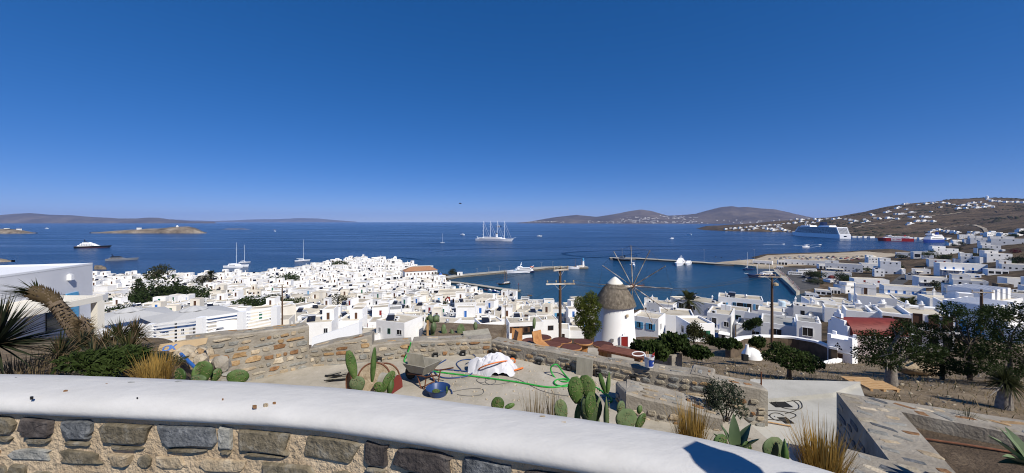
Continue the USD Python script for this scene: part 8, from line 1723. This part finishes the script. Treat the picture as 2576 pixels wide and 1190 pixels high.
# trees close by, each its own
def near_tree(name, label, vx, vy, D, blobs, n, size, leaf, th, tr, seed, asp=.5, lean=(0, 0), shell=.4, cat='tree', bark='bark'):
    c = at(vx, vy, D); t = thing(name, label, cat, c); m = MB(); top = np.array([lean[0], lean[1], th]); m.tube([(0, 0, -.6), (0, 0, 0), top*.5 + (.02, 0, 0), top], [tr*1.4, tr*1.25, tr, tr*.85], 10); limbs(m, top - (0, 0, .05), blobs, tr, seed); put(t, 'trunk', m, bark, smooth=60); p, d = blob_points(blobs, n, seed, shell); put(t, 'crown', leaf_cards(p, seed, size, asp, .1, d), leaf)
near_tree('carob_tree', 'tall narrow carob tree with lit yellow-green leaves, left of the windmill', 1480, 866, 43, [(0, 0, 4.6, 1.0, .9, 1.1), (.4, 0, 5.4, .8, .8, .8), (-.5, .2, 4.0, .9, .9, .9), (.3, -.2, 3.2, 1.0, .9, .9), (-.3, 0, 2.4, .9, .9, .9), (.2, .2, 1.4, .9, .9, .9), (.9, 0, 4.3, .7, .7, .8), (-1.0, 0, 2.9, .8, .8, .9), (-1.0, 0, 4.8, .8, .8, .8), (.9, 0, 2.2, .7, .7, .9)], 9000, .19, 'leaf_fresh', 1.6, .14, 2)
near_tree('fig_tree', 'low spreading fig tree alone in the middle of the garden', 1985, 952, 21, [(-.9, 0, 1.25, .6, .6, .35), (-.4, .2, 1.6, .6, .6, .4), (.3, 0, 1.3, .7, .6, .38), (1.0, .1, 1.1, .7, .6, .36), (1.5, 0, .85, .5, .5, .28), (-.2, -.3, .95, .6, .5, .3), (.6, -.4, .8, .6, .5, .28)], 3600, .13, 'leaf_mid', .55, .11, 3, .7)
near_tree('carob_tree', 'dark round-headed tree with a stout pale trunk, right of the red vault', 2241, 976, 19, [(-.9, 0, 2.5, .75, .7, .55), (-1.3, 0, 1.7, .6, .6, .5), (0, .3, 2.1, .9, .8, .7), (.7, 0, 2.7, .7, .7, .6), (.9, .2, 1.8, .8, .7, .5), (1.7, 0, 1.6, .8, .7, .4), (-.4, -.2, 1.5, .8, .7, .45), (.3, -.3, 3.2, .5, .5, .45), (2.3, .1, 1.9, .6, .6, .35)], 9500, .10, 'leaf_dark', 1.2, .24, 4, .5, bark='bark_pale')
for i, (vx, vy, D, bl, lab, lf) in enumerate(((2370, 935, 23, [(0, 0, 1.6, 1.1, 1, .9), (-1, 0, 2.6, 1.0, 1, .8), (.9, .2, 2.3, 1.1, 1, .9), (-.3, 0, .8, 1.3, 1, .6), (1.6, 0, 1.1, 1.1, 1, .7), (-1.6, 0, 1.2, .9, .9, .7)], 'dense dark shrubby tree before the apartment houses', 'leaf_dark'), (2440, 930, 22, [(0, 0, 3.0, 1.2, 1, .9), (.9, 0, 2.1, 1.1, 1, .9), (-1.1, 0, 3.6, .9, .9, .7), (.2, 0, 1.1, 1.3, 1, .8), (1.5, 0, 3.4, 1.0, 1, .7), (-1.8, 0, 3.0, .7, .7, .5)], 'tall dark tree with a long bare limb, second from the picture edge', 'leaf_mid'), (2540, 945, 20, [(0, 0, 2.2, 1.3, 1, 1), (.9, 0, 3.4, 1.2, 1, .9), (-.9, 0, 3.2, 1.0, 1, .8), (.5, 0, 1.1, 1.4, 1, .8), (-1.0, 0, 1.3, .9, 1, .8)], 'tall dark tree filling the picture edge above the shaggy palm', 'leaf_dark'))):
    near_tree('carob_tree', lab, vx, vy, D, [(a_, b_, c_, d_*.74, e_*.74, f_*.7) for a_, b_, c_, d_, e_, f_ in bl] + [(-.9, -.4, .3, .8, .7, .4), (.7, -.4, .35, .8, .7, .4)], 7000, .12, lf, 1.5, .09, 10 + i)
near_tree('palm_shrub', 'shaggy drooping palm-like plant on a swollen trunk near the planter', 2526, 1016, 15, [(0, 0, .95, .75, .7, .4), (.5, 0, .8, .6, .6, .4), (-.4, -.1, .7, .6, .6, .45)], 10, .05, 'leaf_palm', .7, .2, 7, cat='palm', bark='bark_pale')
yucca('mop of long drooping leaves over the swollen trunk near the planter', at(2530, 962, 15), 420, .75, .035, 'leaf_palm', 44, -.3, droop=.9, name='drooping_palm'); yucca('spiky yucca with slim stiff leaves in the planter soil', V3(2432, 1080, 53.06), 120, .42, .016, 'leaf_silver', 45, .15, droop=.1)
for i, (vx, vy, D, r, h, n, lab) in enumerate(((1640, 905, 15.5, .62, .75, 2600, 'fig shrub with broad glossy leaves right of the windmill door'), (1690, 900, 16.5, .75, 1.0, 3200, 'big fig shrub beyond the bucket, tallest of the hedge'), (1745, 905, 16, .6, .6, 2000, 'fig shrub with pale stems above the wall end'), (1745, 868, 26, .9, 1.6, 2600, 'feathery tree-like shrub in front of the cream roof'), (1810, 880, 26, .8, 1.0, 2200, 'fig shrub below the blue balcony'), (1845, 876, 27, .7, .8, 1600, 'low fig shrub at the start of the curved white wall'), (1905, 875, 27, .6, .9, 1500, 'fig shrub inside the curved white wall'), (1895, 835, 42, 1.2, 1.6, 2000, 'knotted old tree on the curved white wall'), (1610, 892, 17, .5, .7, 1500, 'leafy fig sprig against the mill foot'))):
    leafy_bush(lab, at(vx, vy, D), r, h, n, .16 if i not in (3,) else .10, 'leaf_mid' if i != 3 else 'leaf_olive', 50 + i, name='fig_shrub', asp=.75)
leafy_bush('grey-leaved oleander bush in the gap beside the stone block', at(1825, 1070, 7.4), .42, .85, 2600, .055, 'leaf_silver', 70, name='oleander', asp=.4, kids=9)
# round tables, chairs and the bench on the lower terrace
solo('lower_terrace', MB().prism([(.5, 11.0), (4.2, 9.5), (6.2, 12.6), (3.4, 15.4), (.2, 15.4)], 51.0, 51.75), 'cement', kind='structure')
for i, (vx, vy, D, w, lab) in enumerate(((1338, 857, 13.6, 58, 'round dark wooden table farthest left of the group'), (1363, 848, 14.6, 56, 'round brown table at the back, behind the farthest-left one'), (1413, 856, 14.2, 60, 'round dark table in the middle of the back row'), (1386, 865, 13.0, 64, 'round dark table in the middle of the front row'), (1438, 872, 12.6, 60, 'round table with squared edge before the wall, front right'), (1467, 859, 13.4, 56, 'round table at the right of the back row'), (1517, 866, 13.2, 60, 'round table on a thick trunk, standing apart at the right'))):
    c = at(vx, vy, D); r = w/FV*D*.43; t = thing('round_table', lab, 'table', c, i*.7); put(t, 'tabletop', MB().lathe([(.02, -.06), (r*.93, -.06), (r*.97, -.025), (r*.965, .0), (.01, .002)], 30), 'wood_red', smooth=30); put(t, 'rim', MB().lathe([(r*.94, -.062), (r*1.0, -.04), (r*1.0, -.006), (r*.972, .004)], 30), 'wood_orange'); put(t, 'trunk_leg', MB().lathe([(.21, -.85), (.17, -.5), (.16, -.3), (.2, -.062)], 14), 'wood_orange', smooth=50)
a, b = at(1558, 872, 12.9), at(1604, 892, 12.2); t = thing('bench', 'long dark plank table resting beside the round tables', 'bench'); d = np.array([.62, -.42, 0]); s = np.array([.42, .62, 0])*.42; c = at(1566, 885, 12.4)
put(t, 'seat', MB().obox(c, d*1.0, s, (0, 0, .035)), 'wood_red')
for k in (-1, 1): put(t, 'leg', MB().obox(c + d*k*.7 - (0, 0, .35), d*.1, s*.7, (0, 0, .315)), 'wood_orange')
for i, (vx, vy, D, yaw, lab) in enumerate(((1283, 862, 13.4, .3, 'orange wooden chair tumbled at the wall corner'), (1300, 858, 13.8, 1.5, 'second orange wooden chair tangled with the first'), (1362, 866, 12.8, 2.2, 'orange wooden chair lying against the front tables'))):
    c = at(vx, vy, D); t = thing('wooden_chair', lab, 'chair', c, yaw); put(t, 'seat', MB().obox((0, 0, 0), (.2, 0, .06), (0, .2, 0), (-.006, 0, .02)), 'wood_orange'); put(t, 'backrest', MB().obox((.24, 0, .22), (.04, 0, .18), (0, .2, 0), (.02, 0, -.004)), 'wood_orange')
    for x in (-.17, .17):
        for y in (-.17, .17): put(t, 'leg', MB().bar((x, y, x*.3), (x*1.5, y*1.4, -.42), .04, .04), 'wood_orange')
solo('hose_coil', MB().tube([(c_[0], c_[1], c_[2]) for c_ in [at(1606 + 17*math.cos(a)*(1 - a*.012), 868 + 22 + 6*math.sin(a)*(1 - a*.012), 11.6) for a in np.linspace(0, 15, 60)]], .012, 5), 'paint_white', 'coil of white hose lying on the ledge beside the plank table', 'hose')
tw = thing('stone_wall', 'long low dry-stone ledge running below the windmill', 'stone wall'); slope_wall(tw, at(1530, 880, 20)[:2], at(1690, 905, 16)[:2], at(1530, 872, 20)[2], at(1690, 894, 16)[2], 49.0, .6, 31, WARM, .5, .25, most=40); slope_wall(tw, at(1560, 893, 11.6)[:2], at(1800, 950, 9.6)[:2], at(1560, 893, 11.6)[2] - .3, at(1800, 950, 9.6)[2] - .25, 51.4, .4, 32, WARM, .35, .16, most=40)
# cactus bed behind the low wall, with stake and boards
solo('cactus_bed', MB().prism([(-2.9, 11.3), (-.7, 11.6), (-.2, 13.6), (-3.2, 14.0)], 52, 53.2), 'soil', kind='structure')
cactus('tall opuntia with hanging pads tied to a wooden stake, behind the low wall', 12.4, [(1088, 852, 44, 15, .3, 0), (1086, 812, 26, 18, .8, -.3), (1092, 810, 22, 20, .2, .5), (1080, 806, 12, 22, .2, -1.2), (1096, 806, 12, 22, .5, 1.1), (1089, 836, 30, 20, .9, .15, -.1)], 'cactus_grey'); cactus('flat paddle cactus pair behind the low wall', 12.6, [(1115, 845, 34, 16, .3, .05), (1118, 846, 20, 12, 1., .3), (1140, 850, 26, 12, .2, -.2)], 'cactus_grey'); cactus('round paddle cactus left of the tilted grey board', 12.6, [(1157, 848, 38, 24, .2, .1), (1163, 848, 22, 10, .9, .4), (1196, 832, 26, 14, .4, 0)], 'cactus_grey'); cactus('single cactus paddle showing over the wall near the orange chairs', 13.6, [(1343, 828, 34, 11, .4, .05)], 'cactus_grey')
solo('wooden_stake', MB().bar(at(1076, 862, 12.3), at(1076, 806, 12.3), .06, .06), 'wood_raw', 'upright pale wooden stake beside the hanging cactus', 'stake'); c = at(1200, 843, 12.2); solo('tilted_board', MB().obox(c, (.42, .1, .02), (-.08, .3, .06), (0, -.008, .03)), 'ply_grey', 'tilted grey board over a dark hollow behind the low wall', 'board')
# steel rod, stick, pallets, rocks, dry garden growth
c = at(1915, 975, 10.6); solo('steel_post', MB().tube([c + (0, 0, -.35), c + (.0, 0, .45)], .02, 7).bar(c + (-.01, 0, .12), c + (-.3, .02, -.1), .02, .02), 'rust', 'rusty upright steel rod with a slanting brace on the court edge', 'rod'); a, b = V3(1870, 1050, 51.65), V3(1990, 1072, 51.63); solo('stick', MB().tube([a, b], .018, 6), 'wood_raw', 'thin wooden stick lying on the court', 'stick')
for k, (vx, vy) in enumerate(((2170, 965), (2205, 975))):
    c = at(vx, vy, 16.5 - k*.8); t = thing('pallet', ['pale wooden pallet lying under the round-headed tree, farther one', 'pale wooden pallet lying under the round-headed tree, nearer one'][k], 'pallet', c, -.1)
    for j in range(5): put(t, 'plank', MB().box((-.6, -.4 + j*.18, .1), (.6, -.28 + j*.18, .125)), 'wood_raw')
    for j in (-.5, 0, .5): put(t, 'bearer', MB().box((j - .05, -.4, 0), (j + .05, .42, .098)), 'wood_raw')
t = thing('rock', 'big tan boulder leaning behind the round-headed tree', 'rock', at(2305, 925, 26)); v, f = ICO[3]; put(t, 'mass', (v*(1 + .5*(meshkit.fbm(v*1.6, 4, 3) - .5))[:, None]*(1.7, .9, .75) + (0, 0, .2), f), 'stone_tan', smooth=30); c = at(2300, 917, 24.5); solo('plank', MB().bar(c + (-.55, 0, -.1), c + (.55, 0, .42), .16, .03), 'wood_raw', 'pale plank leaning on the tan boulder', 'plank')
g = np.random.default_rng(21); q = random.Random(17); m, m2, m3 = MB(), MB(), MB()
for i in range(7500):
    vx, D = g.uniform(1700, 2700), g.uniform(12.5, 38); x, y = (vx - 1288)/FV*D, D; z = hz(x, y) if i % 3 == 0 else z
    if i % 3 == 0: px_, py_ = x, y
    else: x, y = px_ + g.normal()*.35, py_ + g.normal()*.35
    a = g.uniform(0, 6.28); V, f = blade((x, y, z - .03), a, g.uniform(.16, .55), .028, g.uniform(.4, 1.4), .4, 4, .1); (m if g.random() < .6 else m2).add(V, f)
for i in range(520):
    vx, D = g.uniform(1650, 2700), g.uniform(11.5, 36); x, y = (vx - 1288)/FV*D, D; v, f = ICO[1]; s = .02 + .10*g.random()**3; m3.add(v*s*g.uniform(.6, 1.3, 3) + (x, y, hz(x, y)), f)
solo('dry_grass', m, 'straw_pale', 'dry grass tussocks over the garden ground', 'grass', kind='stuff'); solo('green_weeds', m2, 'leaf_olive', 'green weeds over the garden ground', 'weeds', kind='stuff'); solo('field_stones', m3, 'stone_sand', 'loose stones over the garden ground', 'stones', kind='stuff')
# curved white-topped wall, dovecote, oven, church
P = smooth_line([at(a, b, D)[:2] for a, b, D in ((1838, 872, 33), (1870, 858, 37), (1920, 855, 41), (1990, 858, 41), (2050, 868, 39), (2090, 885, 36))], 40); zt = np.array([EYE - (np.interp(1288 + x/y*FV, [1838, 1870, 1920, 1990, 2050, 2090], [862, 847, 843, 846, 856, 872]) - HOR)/FV*y for x, y in P]); t = thing('garden_wall', 'curved dry-stone wall with whitewashed top around the garden plot', 'wall')
o = offset(P, -.45); put(t, 'stonework', MB().loft([[(*P[i], zt[i] - 2.2), (*P[i], zt[i] - .22), (*o[i], zt[i] - .22), (*o[i], zt[i] - 2.2)] for i in range(40)]), 'stone_brown'); P3, o3 = offset(P, .04), offset(P, -.5); put(t, 'white_top', MB().loft([[(*P3[i], zt[i] - .24), (*P3[i], zt[i] - .05), (*offset(P, -.22)[i], zt[i]), (*o3[i], zt[i] - .05), (*o3[i], zt[i] - .24)] for i in range(40)]), 'whitewash', smooth=40)
a, b = at(2040, 925, 32), at(2112, 905, 36); t = thing('garden_wall', 'short white-topped wall leading up to the dovecote', 'wall'); put(t, 'white_top', MB().bar(a, b, .4, .3), 'whitewash'); put(t, 'stonework', MB().bar(a - (0, 0, .55), b - (0, 0, .55), .36, .8), 'stone_brown')
c = at(2119, 908, 37); t = thing('dovecote', 'small white dovecote tower with triangular pigeon holes', 'dovecote', c, .62); w = .95; h = 2.35; put(t, 'wall', MB().box((-w, -w, -1.2), (w, w, h)), 'whitewash'); pm = MB()
for sx in (-1, 1):
    for sy in (-1, 1): pm.box((sx*w - .16, sy*w - .16, h), (sx*w + .16, sy*w + .16, h + .35)) if False else pm.box((sx*(w-.15) - .15, sy*(w-.15) - .15, h), (sx*(w-.15) + .15, sy*(w-.15) + .15, h + .32))
put(t, 'pinnacle', pm, 'whitewash', kind='stuff'); put(t, 'ledge', MB().box((-w - .06, -w - .06, 1.05), (w + .06, -w - .003, 1.13)).box((-w - .06, -w, 1.05), (-w - .003, w, 1.13)), 'whitewash'); put(t, 'door', MB().box((-w - .02, -.25, -.2), (-w - .004, .3, .95)), 'paint_brown')
for i in range(3):
    for j in range(3 - i):
        for up_ in (0,) if j == 2 - i else (0, 1):
            x = -.42 + i*.14 + j*.28 + up_*.14; z = 1.3 + i*.26 if True else 0; s = .1 * (1 if not up_ else -1); zc = z + .11; tri = [(x - .1, zc - s), (x + .1, zc - s), (x, zc + s)]; tri = tri if not up_ else tri[::-1]
            put(t, 'pigeon_hole', MB().add([(a_, -w - .006, b_) for a_, b_ in tri], [[0, 1, 2]]), 'dark_gap'); put(t, 'pigeon_hole', MB().add([(-w - .006, -a_, b_) for a_, b_ in tri], [[0, 1, 2]]), 'dark_gap')
c = at(1884, 895, 29); t = thing('white_oven', 'white outdoor oven with tall flared chimney inside the plot', 'oven', c, 0, .72); put(t, 'dome', MB().lathe([(1.0, -.3), (.95, .1), (.7, .5), (.3, .72), (.02, .75)], 20, (.5, .3, 0)), 'whitewash', smooth=50); put(t, 'chimney', MB().lathe([(.45, .0), (.3, .5), (.17, .9), (.15, 1.25)], 12, (-.2, 0, 0)), 'whitewash', smooth=50); put(t, 'hearth', MB().box((-.9, -.5, -.4), (-.35, -.1, .25)), 'dark_gap')
c = at(2112, 885, 50); t = thing('vaulted_church', 'church with dark red barrel vault, pink-shaded wall and white belfries', 'church', c, -.1); Lc, wc, hc = 6.6, 2.2, 2.8
put(t, 'wall', MB().box((0, -wc, -2), (Lc, wc, hc)), 'wall_pink') if 'wall_pink' in MATS else (mottled('wall_pink', [(0.3, (0.42, 0.33, 0.32)), (0.7, (0.60, 0.52, 0.51))], 1.2, rough=0.95, stretch=(3, 3, .4)), put(t, 'wall', MB().box((0, -wc, -2), (Lc, wc, hc)), 'wall_pink'))
vt = [[(x, -wc*math.cos(a)*1.0, hc + wc*.85*math.sin(a)) for a in np.linspace(0, PI, 15)] for x in (.05, Lc - .05)]; put(t, 'vault', MB().loft(vt), 'dome_red', smooth=40); put(t, 'cornice', MB().box((-.05, -wc - .09, hc - .08), (Lc + .05, -wc - .003, hc + .05)), 'whitewash')
for x, s in ((-.25, 1.0), (Lc - .05, .55)):
    m = MB().box((x, -1.7*s, -2), (x + .3, 1.7*s, hc + 1.1*s))
    for k, zz in ((1.15, 1.1), (.6, 1.9)): m.box((x, -k*s, hc + zz*s), (x + .3, k*s, hc + (zz + .6)*s))
    m.ball((x + .15, 0, hc + 2.6*s), (.2, .3*s, .35*s), 2); put(t, 'gable', m, 'whitewash')
m = MB(); cross(m, -.1, 0, hc + 2.85, .6); put(t, 'cross', m, 'whitewash'); p6 = []
for k in range(7): p6.append(k); put(t, 'stepped_stone', MB().box((-.32, -2.02, -.9 + k*.5), (.08, -1.62, -.62 + k*.5)), 'whitewash')
# a bird over the sea, and the person whose shadow falls on the parapet
c = at(1158, 512, 120); m = MB(); m.ball(c, (.5, .16, .14), 2); m.add([c + (-.1, 0, .05), c + (.25, 0, .05), c + (-.1, .9, .3), c + (-.1, -.9, .3)], [[0, 1, 2], [0, 3, 1], [2, 1, 0], [1, 3, 0]]); solo('bird', m, 'black_matte', 'dark bird in the air above the horizon, left of the four-master', 'bird')
import manifold3d as mf
def hull_of(a, ra, b, rb): s = lambda p, r: mf.Manifold.sphere(r, 20).translate(tuple(map(float, p))); return mf.Manifold.batch_hull([s(a, ra), s(b, rb)])
b0 = np.array([1.80, 1.02, 55.19]); RP = np.array([[.52, .853, 0], [-.853, .52, 0], [0, 0, 1]]); J = dict(an=(0, .1, .08), kn=(.02, .1, .48), hp=(0, .1, .90), ch=(.0, 0, 1.28), nk=(0, 0, 1.46), hd=(-.02, .02, 1.61), sh=(0, .18, 1.38), el=(.02, .23, 1.10), wr=(-.02, .22, .86)); body = None
for a, ra, b, rb in (('an', .05, 'kn', .06), ('kn', .06, 'hp', .09), ('sh', .06, 'el', .045), ('el', .045, 'wr', .032)):
    for s in (-1, 1):
        f_ = lambda k: b0 + RP @ (np.array(J[k])*np.array([1, s, 1])); h_ = hull_of(f_(a), ra, f_(b), rb); body = h_ if body is None else body + h_
f_ = lambda k: b0 + RP @ np.array(J[k]); g2 = lambda *v: b0 + RP @ np.array(v, float); w3 = lambda k, s, y=1: b0 + RP @ (np.array(J[k])*np.array([1, s*y, 1]))
for s in (-1, 1): body = body + hull_of(w3('hp', s), .11, w3('sh', s, .75), .08) + hull_of(g2(0, s*.1, .08), .05, g2(-.16, s*.1, .04), .035) + hull_of(w3('wr', s), .035, g2(-.04, s*.22, .74), .025)
body = body + hull_of(f_('ch'), .13, g2(0, 0, .95), .12) + hull_of(f_('nk'), .055, f_('hd'), .07) + hull_of(f_('hd'), .085, f_('hd') + (-.03, 0, -.06), .07); body = body.refine_to_length(.04); bm = body.to_mesh(); tmh = trimesh.Trimesh(bm.vert_properties[:, :3], bm.tri_verts); trimesh.smoothing.filter_taubin(tmh, iterations=8)
t = thing('person', 'person in a peaked cap standing at the parapet', 'person'); plain('cloth_navy', (0.03, 0.04, 0.09), 0.85); put(t, 'body', (np.array(tmh.vertices), np.array(tmh.faces)), 'cloth_navy', smooth=True); hd = f_('hd'); put(t, 'hair', MB().ball(hd + (.03, 0, .03), (.115, .10, .11), 2, 3, .2).ball(hd + RP @ (.16, .0, .03), (.06, .055, .06), 2), 'rope_dark', smooth=True); put(t, 'cap', MB().lathe([(.112, .02), (.11, .09), (.06, .14), (.01, .15)], 18, hd).prism([tuple((hd + RP @ (x, y, 0))[:2]) for x, y in ((-.09, -.09), (-.09, .09), (-.19, .07), (-.19, -.07))][::-1], hd[2] + .02, hd[2] + .035), 'cloth_navy', smooth=40)
